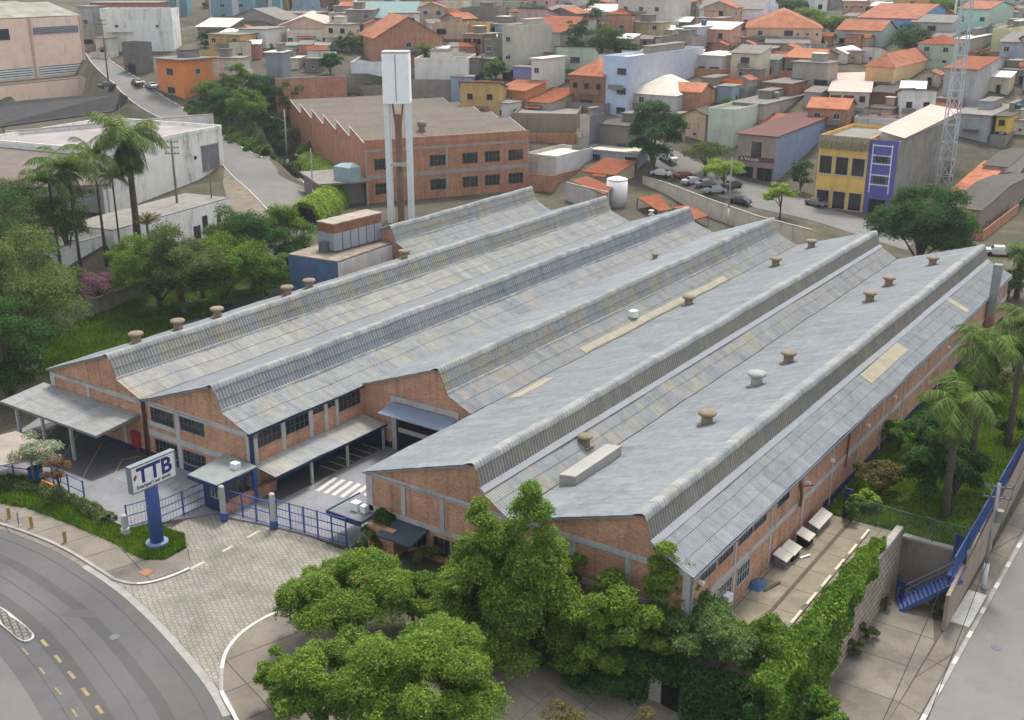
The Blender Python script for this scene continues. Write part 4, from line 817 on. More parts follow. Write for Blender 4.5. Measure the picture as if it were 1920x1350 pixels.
    if tank:
        wt=thing('water_tank',o+ex*w*.7+ey*d*.5+np.array([0,0,h+.2]),('blue','grey')[tank-1]+' round water tank on the roof of the '+' '.join(lab.split(' with ')[0].split(' under ')[0].split()[:7]),'water tank','rooftop water tanks')
        m=MB(); m.smooth=True; m.lathe(0,0,[(.65,0),(.85,1.1),(.9,1.15),(.5,1.45)],12); m.build('tank_body',plain('tank_blue','#3f6ea6',.6,.5,.08,1) if tank==1 else M['conc'],wt,True); m=MB(); m.box(-.7,.7,-.7,.7,-.25,0); m.build('stand',M['conc'],wt,True)
    return t,o,ex,ey,w,d,h
br=M['brickl']
gr='#a19c94'
# --- right district
t,o,ex,ey,w,d,h=house(1616,398,92,60,128,wall('#d9b060'),'flat','conc','yellow shop building with arched tall openings and a ragged thatch parapet',2,'OOO/OOO','',d=18,cat='shop',name='shop')
m=MB(); xs=np.linspace(-.1,w+.1,40); m.grid(np.stack([np.stack([xs,np.full_like(xs,-.05),np.full_like(xs,h+.75)],-1),np.stack([xs,np.full_like(xs,-.55)-.1*np.sin(xs*9),np.full_like(xs,h-.2)],-1),np.stack([xs,np.full_like(xs,-.75)-.15*np.sin(xs*7),h-1.3-.35*np.abs(np.sin(xs*2.1))],-1)])[::-1]); m.build('thatch_fringe',plain('dry_thatch','#8d8468',.7,.95,.3,3),t,True)
t,o,ex,ey,w,d,h=house(1670,404,56,205,128,wall('#5a5a9c',.1),'flat','conc','purple fronted shop building with white grid lines and a long stained concrete side wall',3,'','',cat='shop',name='shop',side_mat=plain('stained_concrete','#8f8a80',.8,.95,.25,.4,stain='#3e3b36',streak=.9))
m=MB()
for x in (w*.18,w*.82): m.box(x-.1,x+.1,-.1,-.02,h*.3,h)
for z in (.42,.56,.72,.84,.98): m.box(w*.18+.1,w*.82-.1,-.095,-.02,h*z-.12,h*z+.1)
m.build('white_trim',M['white'],t,True); put(t,'b',w/2,-.03,h*.44,0); put(t,'b',w/2,-.03,h*.74,0); put(t,'l',w/2,-.03,.1,0)
m=MB(); m.add([(-.5,6,h+1.6),(w+.5,1.5,h+1.2),(w+.5,d,h+2.2),(-.5,d,h+3)]+[(-.5,6,h+1.5),(w+.5,1.5,h+1.1),(w+.5,d,h+2.1),(-.5,d,h+2.9)],[(0,1,2,3),(7,6,5,4),(0,4,5,1),(1,5,6,2),(2,6,7,3),(3,7,4,0)]); m.build('metal_roof',R_['pink'],t,True)
m=MB(); m.box(.3,w-.3,5,d-.4,h,h+1.2); m.build('upper_wall',wall('#b8b0a0'),t,True)

t,o,ex,ey,w,d,h=house(1450,342,72,112,84,wall('#94857b',.5),'shed','maroon','bar building with a blue grey side wall and a dark red sheet roof',2,'O/ll','',cat='shop',name='shop',rise=1.0,side_mat=wall('#8795b0',.25))
m=MB(); m.box(.5,w-.2,-.25,-.05,h*.42,h*.52); m.build('sign_board',plain('maroon_sign','#7c4a44',.6,.7,.1,1),t,True); text('A Varanda',"sign_lettering",M['white'],None,.95,(0,0,0),(1,0,0)).parent=t; bpy.context.view_layer.update(); lt=[c for c in t.children if c.name.startswith('sign_lettering')][0]; lt.location=(.8,-.27,h*.435)
t,o,ex,ey,w,d,h=house(1374,278,50,62,66,wall('#bfc6b4',.3),'flat','conc','pale green street house with faded painted panels',2,'/','.w')
house(1320,265,36,20,50,wall('#c9ab8c'),'gy','dark','small peach house with a short gable between the orange house and the big tree',1,'s','')
house(1480,262,60,110,26,wall('#d8cba8'),'gx','tile','low cream house with a wide orange tiled roof behind the bar',1,'','',d=14)
house(1430,243,62,80,46,wall('#a8a294'),'slab','grey','grey house with a row of aluminium windows under a flat fibre roof',1,'o.','bbb',tank=2)
t,o,ex,ey,w,d,h=house(1320,205,66,72,36,wall('#e0792e',.1,.9),'slab','grey','bright orange single storey house with a pinkish side',1,'..o.','w.d.s',side_mat=wall('#d89a78'))
house(1392,178,75,20,22,wall('#d8762f',.1,.9),'flat','dark','orange parapet block behind the bright orange house',1,'','')
house(1262,232,88,60,54,wall('#b9b4aa'),'hip','cream','grey rendered house with a broad cream hip roof',2,'.wss./.','..w',rise=3.4)
t,o,ex,ey,w,d,h=house(1175,222,47,155,108,wall('#b6c4d6',.1),'flat','white','tall pale blue narrow building with a long blank side wall',3,'.b/.b/.b','',side_mat=wall('#b3b6c0',.15))
house(1132,212,66,45,70,wall('#8e6a50'),'hip','tile2','brown two storey house with a large bright orange hip roof',2,'ttt/.l.','',rise=3)
house(1352,146,54,48,40,wall('#bcbcb6'),'slab','cream','grey white house with a beige slab roof and dark balcony',1,'oo','..s')
house(1305,106,27,40,54,wall('#b8bcc4',.1),'slab','white','narrow pale grey house with a glazed white bay',2,'b/b','',tank=1)
house(1428,52,120,34,34,wall('#e6e4ea',.05),'gx','grey','long white house with a row of small square windows',1,'s.wsww','',phi=20)
house(1538,98,143,16,46,wall('#c7a78f'),'hip','tile','pinkish beige two storey house with a terracotta hip roof',2,'.w..bsss','',phi=12)
house(1530,150,62,40,40,wall('#8a7d6c'),'gx','tile2','house with bright orange tiled roof above a dark open terrace',2,'/o.','')
house(1548,172,66,20,52,wall('#9c968c'),'slab','grey','dark open carport house with a pale slab roof and one white column',1,'l.l','')
house(1672,176,54,150,52,wall('#d0a878',.2),'hip','tile','tan house with a long terracotta roof and a wide front opening',1,'o','',rise=2.5,side_mat=wall('#d6b684',.2))
house(1822,208,60,105,76,wall('#a9a7a2',.8),'gx','tile3','tall mottled grey wall building left of the yellow house',2,'','..w.')
house(1714,78,112,88,42,wall('#7d9cc8',.05),'gx','tile','sky blue house with a wide gable and pinkish tiled roof',2,'','.s.w')
house(1846,78,58,52,60,wall('#a8d0b8',.1),'gx','tile','mint green two storey house with a terracotta roof',2,'w.w/wsd','.',side_mat=wall('#a9b8a4',.2))
house(1884,112,30,70,52,wall('#c6c290',.1),'flat','conc','pale yellow green block at the right edge of the photo',1,'','')
house(1648,92,82,30,34,wall('#a9b2aa'),'gx','tile','low grey green house with a terracotta roof and dark verandah',1,'oo.','')
house(1810,112,24,64,38,wall('#b4b2ae'),'slab','white','low white grey annex under the mint green house',1,'s','w.s')
house(1625,226,75,30,52,wall('#b0aea8'),'shed','pink','grey upstairs flat with a pinkish tin roof and big dark panes',2,'bbt/.','',phi=18)
house(1692,212,66,82,36,br,'gx','dark','brick attic house with a broad low gable beside the lattice tower',1,'','')
house(1668,236,46,40,30,wall('#c8a898'),'slab','dark','small pink flat with three dark windows',1,'tts','')
house(1850,268,70,50,50,wall('#9fa09c'),'slab','conc','grey concrete block with pale front below the mottled wall',1,'','s')
house(1884,270,22,45,50,wall('#d8b24c',.1),'slab','dark','deep yellow house at the right edge with a brown door',2,'t/o','w',tank=1)
house(1818,404,44,70,36,wall('#a88a70'),'shed','tile2','low house with a clean orange tiled roof behind the big dark green tree',1,'','',rise=2.2)
house(1830,445,60,140,50,wall('#8a7a6a'),'gx','dark','brown roofed low shed at the right edge below the orange roof',1,'','s.s')
house(1880,360,40,60,46,wall('#bdb2a6'),'gx','dark','patched grey brown roofed house behind the blue water tank',1,'','s')
house(1480,190,50,60,32,br,'slab','grey','bare brick house with long grey roof sheets by the open carport',1,'','')
house(1585,120,40,30,20,wall('#d9d4c4'),'gy','white','small white gabled porch house between orange roofs',1,'','')
house(1430,128,36,40,34,wall('#8d887e'),'slab','conc','unfinished grey block house with brick chimney',1,'s','s')
house(1272,112,44,40,40,wall('#bcb6a6'),'slab','grey','cream stepped house with a dark undercroft',2,'w/o','')
house(1245,62,90,50,66,wall('#c4beb0',.15),'slab','conc','large cream block with blank wall at the top of the hill',2,'www/','')
house(1175,26,40,20,34,wall('#e2e0da',.1),'slab','conc','white glazed upper flat with two big windows',1,'bb','')
house(1176,60,40,20,34,wall('#9c8a72'),'hip','tile3','brown house with a worn hip roof under the white flat',1,'t','')
house(1236,84,60,20,40,wall('#b9a680'),'slab','grey','tan apartment with a white balcony next to the cream stepped house',2,'w.w/..','')
# --- centre
house(1002,172,40,14,44,wall('#7c80a8',.1),'slab','conc','lilac and blue corner shop on the side street',1,'ll','',cat='shop',name='shop')
house(964,152,22,74,96,wall('#b3ae9c',.5),'flat','conc','tall blank beige concrete block over the lilac shop',3,'w/w/l','..')
house(1016,180,20,44,68,wall('#c9cabd',.3),'slab','cream','narrow white house with one square window near the lilac shop',2,'w/d','',group='houses on the hillside')
house(1050,120,92,70,58,wall('#a9aaa2',.5),'shed','tile3','grey house with a brick coloured top edge above the beige block',2,'','')
house(904,118,36,28,52,M['brick2'],'slab','grey','brick house with a white posted roof terrace',2,'oo/tt','o')
house(862,82,36,32,46,wall('#8d8578'),'gy','tile','grey block house with an orange single slope tiled roof',2,'w/.','',phi=40)
house(846,88,52,20,20,wall('#7d6e60'),'gx','tile2','low dark house with a pinkish orange roof in the centre',1,'','')
t_,o,ex,ey,w,d,h=house(704,124,128,30,52,M['brick2'],'gy','tile','big unfinished brick house with a tall gable and arched window',2,'..w..','',phi=-18,anchor='L',rise=5)
house(876,166,98,18,50,wall('#d2cec4',.4),'flat','conc','long white rendered shed behind the small palms',1,'','',phi=6)
house(730,170,70,20,48,wall('#cfd4d6',.2),'flat','conc','pale house partly hidden behind the water tower tank',1,'s','',phi=0)
house(985,205,52,40,34,wall('#c08456'),'shed','tile','low orange rendered house with a pale tin edge behind the brick works',1,'','.')
house(1030,222,60,62,28,wall('#a59d8c'),'shed','tile3','low grey green house with a brown mono pitch roof',1,'','s.s')
house(925,196,44,20,34,M['brick2'],'flat','conc','square brick stub house by the dark palm',1,'','')
house(1080,262,118,20,42,wall('#8a7c6a',.8),'flat','conc','long sooty walled yard building with two brick panels',1,'','',phi=8)
house(1104,288,18,28,64,wall('#a5a092',.5),'flat','white','slim beige tower block with a dark grey side',2,'','',side_mat=wall('#6d6a70',.3))
house(1175,290,60,60,52,wall('#77716c',.4),'slab','dark','dark grey workshop with one black window right of the slim tower',1,'..b','',)
house(1042,342,60,48,42,wall('#b9b4a6'),'flat','cream','flat roofed workshop with a grey side and a pale roof deck',1,'','',d=14,side_mat=wall('#c4c6c4',.1))
house(1195,318,95,20,30,wall('#9aa0a8'),'slab','cream','low blue grey workshop strip with a cream roof edge',1,'g.sg','',phi=30)
house(1150,352,56,40,24,wall('#b0a48e'),'shed','tile3','sagging brown tiled lean-to among yard clutter',1,'','')
house(1110,62,60,20,40,wall('#b0a898'),'slab','conc','grey beige hillside block just left of the tall conifers',2,'w.w/.','')
# --- left
house(617,110,84,14,24,wall('#8ac0c0',.1),'slab','conc','turquoise ground floor of the cream house with small doors',1,'.d.s.d','',phi=-6,anchor='R')
t_=house(617,86,78,14,24,wall('#c9c2b0',.3),'flat','conc','cream upper storey house above the turquoise floor',1,'w...sw','',phi=-6,z=None)
house(620,70,96,16,22,wall('#c8a892'),'gy','pink','pinkish gabled house behind the cream house',1,'.s.','',phi=-6,rise=2.4)
house(500,100,50,40,44,wall('#cfcabf',.5),'slab','conc','white blank walled house under the grey curved roof',1,'','.s',phi=15)
house(530,62,104,40,24,wall('#8f8a82'),'gy','grey','grey shed with a low bowed roof behind the white walled house',1,'','',phi=20,rise=3)
house(590,42,116,30,16,wall('#a9b0aa'),'slab','grey','long grey flat roofed block in front of the teal towers',1,'','',phi=8)
house(347,186,48,57,72,wall('#d08048',.1),'slab','grey','orange two storey house with a cream balcony by the uphill road',2,'b/o','.w.',phi=36,over=.9)
house(328,96,132,14,74,wall('#dcdad2',.9),'flat','grey','tall white rendered building with black water streaks',2,'.s...s.','',phi=-2)
house(300,50,126,20,44,M['brick2'],'slab','conc','bare brick upper block behind the streaked white building',1,'','',phi=-2)
house(180,92,26,20,78,wall('#9b9d9c'),'slab','conc','narrow grey two storey house at the top of the uphill road',2,'w/g','',phi=10)
house(264,140,30,26,54,wall('#6d6964',.6),'flat','conc','sooty dark house with a black garage beside the orange house',1,'g','',phi=36)
house(204,108,22,20,36,wall('#c4bfb2'),'slab','conc','small cream frontage beside the narrow grey house',1,'d','',phi=20)
house(456,146,54,14,36,wall('#c8c0ac',.4),'slab','conc','cream blank house to the right of the orange balcony house',1,'s.','',phi=5)
house(532,166,30,16,66,wall('#85878c',.5),'slab','cream','narrow grey tower house behind the hillside trees',2,'./b','',phi=8)
house(560,130,44,14,20,wall('#d6c8b0'),'slab','cream','small low cream annex beside the narrow grey tower house',1,'','',phi=5)
house(655,62,36,10,36,wall('#bdbab2'),'slab','conc','pale little house with round arches left of centre',2,'ww/d','',phi=0)
house(672,48,34,10,36,wall('#c0957a'),'gx','tile','little pink house with a stacked terracotta roof',2,'t/t','',phi=0)
house(700,64,50,12,44,wall('#85807a'),'slab','conc','dull grey block house above the big brick gable',2,'.w/.','',phi=0)
house(775,60,120,12,26,wall('#9aa6a0'),'shed','teal','long house with a teal grey roof behind the brick gable',1,'s.b.b','',phi=0)
house(812,36,50,12,22,wall('#d0cfa8',.1),'flat','conc','pale lemon cube house in the upper centre',1,'s','',phi=0)
house(935,66,70,14,46,wall('#7d756a'),'flat','conc','dark rambling block house with tiny windows left of the round tree',2,'sss./w.','',phi=10)
house(740,30,40,12,26,wall('#b99c74'),'slab','conc','ochre house half hidden by a dark treetop',1,'ss','',phi=0)
# top filler rows on the hill
cols=[('beige','#b8a890'),('grey','#9a9690'),('white','#d8d5cc'),('brick','B'),('ochre','#b8965a'),('blue grey','#9aa8b4'),('salmon','#c89880'),('dark grey','#75716c')]
rfs=[('an orange tiled gable roof','gx','tile'),('a flat concrete roof','slab','conc'),('a grey sheet roof','shed','grey'),('a brown hip roof','hip','tile3')]
rr=random.Random(3); combos=[(c,r) for r in rfs for c in cols]; rr.shuffle(combos)
spots=[]
for row,(v,us) in enumerate(((-8,range(600,1920,88)),(14,range(640,1200,80)),(-24,range(560,1900,120)))):
    for u in us: spots.append((u+rr.uniform(-20,20),v+rr.uniform(-4,4)))
for (u,v),(c,r) in zip(spots,combos):
    house(u,v,rr.uniform(45,75),rr.uniform(20,40),rr.uniform(24,38),M['brick2'] if c[1]=='B' else wall(c[1]),r[1],r[2],'far hilltop house with %s walls and %s'%(c[0],r[0]),2,rr.choice(['w.w/ws','ww/.d','s.s/w']),'w' if rr.random()<.5 else '',phi=rr.choice([34.75,20,5]),group='far houses along the hilltop')
# infill: the slope is built up solid between the houses that can be told apart
def free(x,y,r):
    for a,b,z_,w,d in FOOT:
        c,s_=math.cos(z_),math.sin(z_); u=(x-a)*c+(y-b)*s_; v=-(x-a)*s_+(y-b)*c
        if math.hypot(max(-u,u-w,0),max(-v,v-d,0))<r*.6: return False
    return True
ROADS=[p for l in (bs0,bs1,ul,ur,cs0,cs1) for p in l]
def okspot(P,r):
    u=(P[0]-BRX)*math.cos(BRA)+(P[1]-BRY)*math.sin(BRA); v=-(P[0]-BRX)*math.sin(BRA)+(P[1]-BRY)*math.cos(BRA)
    if -16<u<40 and -20<v<66: return False
    return all((P[0]-q[0])**2+(P[1]-q[1])**2>(r+3)**2 for q in ROADS)
FOOT+=[(p[0]-r,p[1]-r,0,2*r,2*r) for p,r in [(ground(430,250),14),(ground(500,260),16),(ground(1225,318),7),(ground(1704,106),8),(ground(1000,52),6),(ground(1090,110),8),(ground(1150,115),8),(ground(1500,50),9),(ground(1560,60),6),(ground(1768,360),4),(ground(60,140),30),(ground(0,140),40),(ground(0,200),40),(ground(100,200),35),(ground(250,250),20)]]
IC=[('cream','#c9bda4'),('light grey','#aaa7a0'),('white','#d6d3ca'),('red brick','B'),('ochre','#b89a62'),('blue grey','#98a6b2'),('salmon','#c39680'),('dark grey','#79756e'),('pale green','#a9b7a0'),('rose','#bf9a94'),('sooty','#8a8378'),('tan','#b5a185')]
IR=[('an orange tiled gable roof','gx','tile2'),('a terracotta end gable roof','gy','tile'),('a bare concrete slab roof','slab','conc'),('a grey fibre sheet roof','shed','grey'),('a dark brown hip roof','hip','tile3'),('a low parapet roof','flat','conc'),('a dull dark sheet roof','shedf','dark'),('a pale metal roof','shed','cream')]
rr=random.Random(11); used=set(); made=0
cand=[(rr.uniform(430,2260),v) for v in np.arange(262,-16,-1.6) for _ in range(9)]
for u,v in cand:
    P_=ground(u,v); dd=P_[:2]@HD[:2]
    if dd<214 or made>=212: continue
    w_,d_=rr.uniform(6.5,11.5),rr.uniform(6.5,11); r=math.hypot(w_,d_)/2
    if not okspot(P_,r) or not free(P_[0],P_[1],r): continue
    c=rr.choice(IC); ro=rr.choice(IR+IR[1:4]+IR[5:8]); area='left' if u<760 else 'centre' if u<1150 else 'right centre' if u<1500 else 'right' if u<1930 else 'beyond the right edge'; fl_=rr.choice([1,2,2]); key=(c[0],ro[0],area,fl_)
    if key in used: continue
    used.add(key); made+=1
    house(u,v,1,1,1,M['brick2'] if c[1]=='B' else wall(c[1]),ro[1],ro[2],'%s walled %s house with %s, %s'%(c[0],('single storey','two storey')[fl_-1],ro[0],area),fl_,rr.choice(['w.w/ws','ww/.d','s.s/w','b/o','tt/.','w/g','o.']) if fl_==2 else rr.choice(['w.d','bw','ss','ow']),rr.choice(['w','','.w','s.s','w.w']),phi=rr.choice([34.75,34.75,26,12]) if u>900 else rr.choice([0,-8,12,20]),gnd=P_,w=w_,d=d_,h=2.9*fl_+rr.uniform(.2,.8),tank=rr.choice([0,0,0,0,0,1,2]) if ro[1] in('slab','flat') and made<60 else 0)
# small sheds and annexes squeezed between them
made2=0; SC=[('grey','#9d9991'),('cream','#c4b8a0'),('brick','B'),('sooty','#7f786e'),('white','#cfccc4'),('tan','#ad9a7c'),('blue','#8c9cac')]; SR=[('a bent fibre sheet','shed','grey'),('a plain slab','slab','conc'),('a brown sheet','shedf','dark'),('a rusty tiled','gx','tile3'),('a pale tin','shed','white'),('an orange tiled','gy','tile')]
used2=set()
for u,v in [(rr.uniform(430,1960),v) for v in np.arange(255,-14,-1.2) for _ in range(10)]:
    P_=ground(u,v); dd=P_[:2]@HD[:2]
    if dd<216 or made2>=110: continue
    w_,d_=rr.uniform(3.4,5.5),rr.uniform(3.4,6); r=math.hypot(w_,d_)/2
    if not okspot(P_,r) or not free(P_[0],P_[1],r*.9): continue
    c=rr.choice(SC); ro=rr.choice(SR); area='far left' if u<620 else 'left' if u<850 else 'centre' if u<1150 else 'right centre' if u<1500 else 'right'; key=(c[0],ro[0],area)
    if key in used2: continue
    used2.add(key); made2+=1
    house(u,v,1,1,1,M['brick2'] if c[1]=='B' else wall(c[1]),ro[1],ro[2],'small %s annex under %s roof among the houses, %s'%(c[0],ro[0],area),1,rr.choice(['d','s','w','']),rr.choice(['','s','w']),phi=rr.choice([34.75,34.75,20]) if u>900 else rr.choice([0,12,-8]),gnd=P_,w=w_,d=d_,h=rr.uniform(2.5,4.2),cat='annex',name='annex',group='small annexes between the hillside houses',over=.25)
# --- teal apartment towers
for (u,v,Wf,lab,ph) in ((478,40,84,'wide teal apartment tower with white window boxes, left one',-8),(528,34,48,'narrower teal apartment tower beside the pale stair column',-8),(352,30,40,'pale grey apartment block at the left of the teal towers',-8)):
    P_=ground(u,v); t,o,ex,ey,w,d,h=house(u,v,Wf,20,80,wall('#6f8f96' if 'teal' in lab else '#b9bfc0',.05),'slab','conc',lab,5,'','',phi=ph,d=14,cat='apartment block',name='apartment_block',group='apartment towers')
    for r in range(6):
        for a in ((.3,.72) if Wf>60 else (.5,)): put(t,'w',w*a,-.03,h-2.6-r*2.9,0)
    m=MB(); m.box(w*.02,w*.05,-.15,-.02,0,h); m.box(w*.52,w*.66,-.12,-.02,0,h-.1); m.build('stair_column',wall('#b8b4ba',.05),t,True)
# --- brick works with sawtooth roof
bw=thing('brick_works',(BRX,BRY,-.9),'two storey old brick works with dull grey stepped shed roofs','factory',None,BRA)
WL=33.4; HB=11.9
m=MB(); m.box(0,WL,0,60,-1,HB-1.2); m.build('wall',M['brick2'],bw,True)
m=MB(); m.box(-.02,WL+.02,-.12,.25,HB-1.2,HB); m.build('parapet',M['brick2'],bw,True)
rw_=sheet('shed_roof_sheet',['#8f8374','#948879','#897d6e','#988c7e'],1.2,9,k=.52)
nb=6; bd=9.8
for k in range(nb):
    y=k*bd; m=MB(); xs=np.arange(-.2,WL+.2,.12); wv=np.tile([0,1,0,-1],len(xs)//4+1)[:len(xs)]*.05; m.smooth=True
    m.grid(np.stack([np.stack([xs,np.full_like(xs,yy),zz+wv],-1) for yy,zz in ((y+.3,HB-.6),(y+bd-.2,HB+1.35))])); m.smooth=False; rf=m.build('roof',rw_,bw,True)
    m=MB(); m.ext([(y+.3,HB-1.3),(y+bd-.2,HB-1.3),(y+bd-.2,HB+1.15),(y+.3,HB-.75)],'x',.02,.3); m.ext([(y+.3,HB-1.3),(y+bd-.2,HB-1.3),(y+bd-.2,HB+1.15),(y+.3,HB-.75)],'x',WL-.3,WL-.02); m.box(.3,WL-.3,y+bd-.35,y+bd-.15,HB-1.3,HB+1.15); m.build('gable_wall',M['brick2'],bw,True)
    m=MB()
    for x in (-.1,WL+.1): m.bar((x,y+.2,HB-.55),(x,y+bd-.1,HB+1.4),.16,.1)
    m.each('verge_trim',M['concp'],rf,True)
m=MB(); m.box(-.02,WL+.02,-.06,-.0,4.6,5.3); m.box(-.02,WL+.02,-.06,-.0,HB-2.3,HB-1.9)
for x in (0,.48): m.box(WL*x-.05,WL*x+.3,-.08,-.001,0,4.6); m.box(WL*x-.05,WL*x+.3,-.08,-.001,5.3,HB-2.3)
m.box(WL-.3,WL+.05,-.08,-.001,0,4.6); m.box(WL-.3,WL+.05,-.08,-.001,5.3,HB-2.3); m.build('concrete_frame',M['conc'],bw,True)
for f,z in ((0,1.6),(1,6.2)):
    for x in (.05,.38,.58,.72,.87): window(bw,(WL*x,0,z),(1,0,0),(0,-1,0),WL*.095,2.1,4,2,local=True)
m=MB(); m.box(-9,-.1,1,12,-1,4.4); m.build('annex_wall',wall('#77706a',.6),bw,True); m=MB(); m.box(-9.6,.2,-2,12.5,4.4,4.75); m.build('annex_slab',R_['conc'],bw,True)
m=MB(); m.bar((-9.2,-1.7,-1),(-9.2,-1.7,4.4),.3); m.bar((-.4,-1.7,-1),(-.4,-1.7,4.4),.3); m.each('annex_post',M['conc'],bw,True)
m=MB(); m.smooth=True; m.lathe(13,5,[(.6,HB),(.6,HB+1.9)],12); m.lathe(13,5,[(.8,HB+1.15),(1.0,HB+1.9),(.4,HB+2.3)],12); m.build('roof_vent',vm,bw,True)
ex=np.array([math.cos(BRA),math.sin(BRA),0]); ey=np.array([-math.sin(BRA),math.cos(BRA),0])
tk=thing('water_tank',np.array([BRX,BRY,-.9])+ex*-3.5+ey*.5+np.array([0,0,4.75]),'pale blue square cistern on the concrete annex slab of the brick works','water tank'); m=MB(); m.prism([(-2,-1.5),(2,-1.5),(2,1.5),(-2,1.5)],0,2.5); m.add([(-2,-1.5,2.5),(2,-1.5,2.5),(2,1.5,2.5),(-2,1.5,2.5),(-1.2,0,3.0),(1.6,0,3.3)],[(0,1,5,4),(1,2,5),(2,3,4,5),(3,0,4)]); m.build('tank_body',plain('cistern','#9fb4b8',.65,.6,.1,1),tk,True); m=MB(); m.box(-2.1,2.1,-1.6,1.6,-.02,.12); m.build('stand',M['conc'],tk,True)
bk=thing('brick_yard_wall',np.array([BRX,BRY,0])+ex*8+ey*64.5,'weathered brick wall along the back of the brick works roof','wall'); p0=np.array([BRX,BRY,0])+ex*-2+ey*64.5; p1=p0+ex*17; m=MB(); m.bar(p0+[0,0,10],p1+[0,0,10],.3,13); m.build('wall_face',M['brick2'],bk); m=MB(); m.bar(p0+[0,0,16.6],p1+[0,0,16.6],.42,.14); m.build('coping',M['conc'],bk)
# --- water tower
tw=thing('water_tower',(-122,142,-.9),'tall white square water tower on two concrete legs','water tower')
zt=0; b=at(752,405,0.); tz=depth(b)/F
def wp(px,py): 
    d=ray(px,py); k=(HD[:2]@b[:2])/(HD[:2]@d[:2]); return CAM+d*k
A,B=wp(727,300),wp(771,300); top=wp(744,96)[2]; mid_=wp(744,192)[2]; ex=RT; ey=HD
def tbox(m,c,w,d,z0,z1): m.prism([c[:2]+ex[:2]*sx*w/2+ey[:2]*sy*d/2 for sx,sy in ((-1,-1),(1,-1),(1,1),(-1,1))],z0,z1)
c=(A+B)/2; c[2]=0; tw.location=(c[0],c[1],-.9); W_=np.linalg.norm(wp(771,150)-wp(721,150))
m=MB(); tbox(m,c,W_,W_*.9,mid_,top); m.build('tank',plain('white_concrete','#eeeeea',.95,.8,.04,.4,stain='#a09a90',streak=.12),tw)
m=MB(); tbox(m,c,W_*1.01,W_*.91,top-.25,top+.05); m.build('tank_rim',M['concp'],tw); m=MB(); tbox(m,c-ey*W_*.46,.12,.06,mid_+.3,top-.4); m.build('joint_line',M['conc'],tw)
for s in (-1,1):
    for q in (-1,1): m=MB(); tbox(m,c+ex*s*W_*.40+ey*q*W_*.3,.85,.6,-1,mid_); m.build('leg',M['white'],tw)
m=MB()
for z in (9.,): tbox(m,c-ey*W_*.34,W_*.62,.4,z,z+.6)
m.each('cross_beam',M['concp'],tw); m=MB(); tbox(m,c,1.1,1.0,-1,mid_-2); m.bar(c+ex*-.3+[0,0,mid_-5],c-ex*.9+[0,0,mid_-.1],.22); m.bar(c+ex*.3+[0,0,mid_-5],c+ex*.9+[0,0,mid_-.1],.22); m.build('pipe_shaft',plain('brown_shaft','#94745f',.7,.9,.25,.6),tw)
# --- white round tank behind the roofs
q=at(1156,378,0.); t=thing('storage_tank',q,'fat white round storage tank behind the factory roofs','tank'); m=MB(); m.smooth=True; m.lathe(q[0],q[1],[(1.95,-.9),(1.95,4.1)],28); m.build('tank_body',plain('white_tank','#ecebe6',.85,.5,.04,1,stain='#b0aaa0',streak=.2),t); m=MB(); m.smooth=True; m.lathe(q[0],q[1],[(2.0,4.05),(1.9,4.3),(.6,4.7),(.1,4.75)],28); m.build('tank_lid',M['white'],t)
# low clay roofs and yard bits behind the factory
def cover(pxs,z,rm,name,lab,cat='roof shelter',th=.15,posts=True):
    Q=[at(px,py,zz) for (px,py),zz in zip(pxs,z if not np.isscalar(z) else [z]*len(pxs))]; t=thing(name,(Q[0][0],Q[0][1],-.9),lab,cat); n=len(Q)
    m=MB(); m.add([tuple(q) for q in Q]+[tuple(q-[0,0,th]) for q in Q],[tuple(range(n)),tuple(range(2*n-1,n-1,-1))]+[(i,n+i,n+(i+1)%n,(i+1)%n) for i in range(n)]); m.build('roof',rm,t)
    if posts:
        m=MB()
        for q in Q: m.bar((q[0]*.98+Q[0][0]*.02,q[1]*.98+Q[0][1]*.02,-1),(q[0]*.98+Q[0][0]*.02,q[1]*.98+Q[0][1]*.02,q[2]-th),.2)
        m.each('post',M['conc'],t)
    return t
cover([(1195,370),(1236,364),(1258,392),(1236,396)],1.2,R_['tile3'],'tiled_shelter','small orange tiled shelter right of the white round tank')
cover([(1262,388),(1290,384),(1330,404),(1300,412)],1.0,R_['tile3'],'tiled_shelter','reddish tiled strip roof behind the third factory ridge')
cover([(1070,338),(1100,330),(1150,350),(1135,365)],3,R_['tile3'],'tiled_shelter','dull brown tiled roof left of the white round tank')
yw=thing('yard_wall',ground(1300,380),'long stained cream wall between the back street and the factory','wall')
L=[at(1205,350,.2),at(1250,363,.2),at(1330,395,.2),at(1420,428,.2),at(1520,455,.2)]; m=MB()
for a,b_ in zip(L[:-1],L[1:]): m.bar((a[0],a[1],.6),(b_[0],b_[1],.6),.3,3.2)
m.build('wall_face',wall('#c2b8a4',.7),yw); m=MB()
for a,b_ in zip(L[:-1],L[1:]): m.bar((a[0],a[1],2.25),(b_[0],b_[1],2.25),.42,.14)
m.build('coping',M['conc'],yw)
yw=thing('yard_wall',at(1063,355,0),'grey plastered wall left of the white round tank','wall'); a,b_=at(1062,372,0),at(1140,392,0); m=MB(); m.bar((a[0],a[1],1),(b_[0],b_[1],1),.3,4); m.build('wall_face',wall('#b4b0a8',.4),yw); m=MB(); m.bar((a[0],a[1],3.05),(b_[0],b_[1],3.05),.4,.12); m.build('coping',M['conc'],yw)
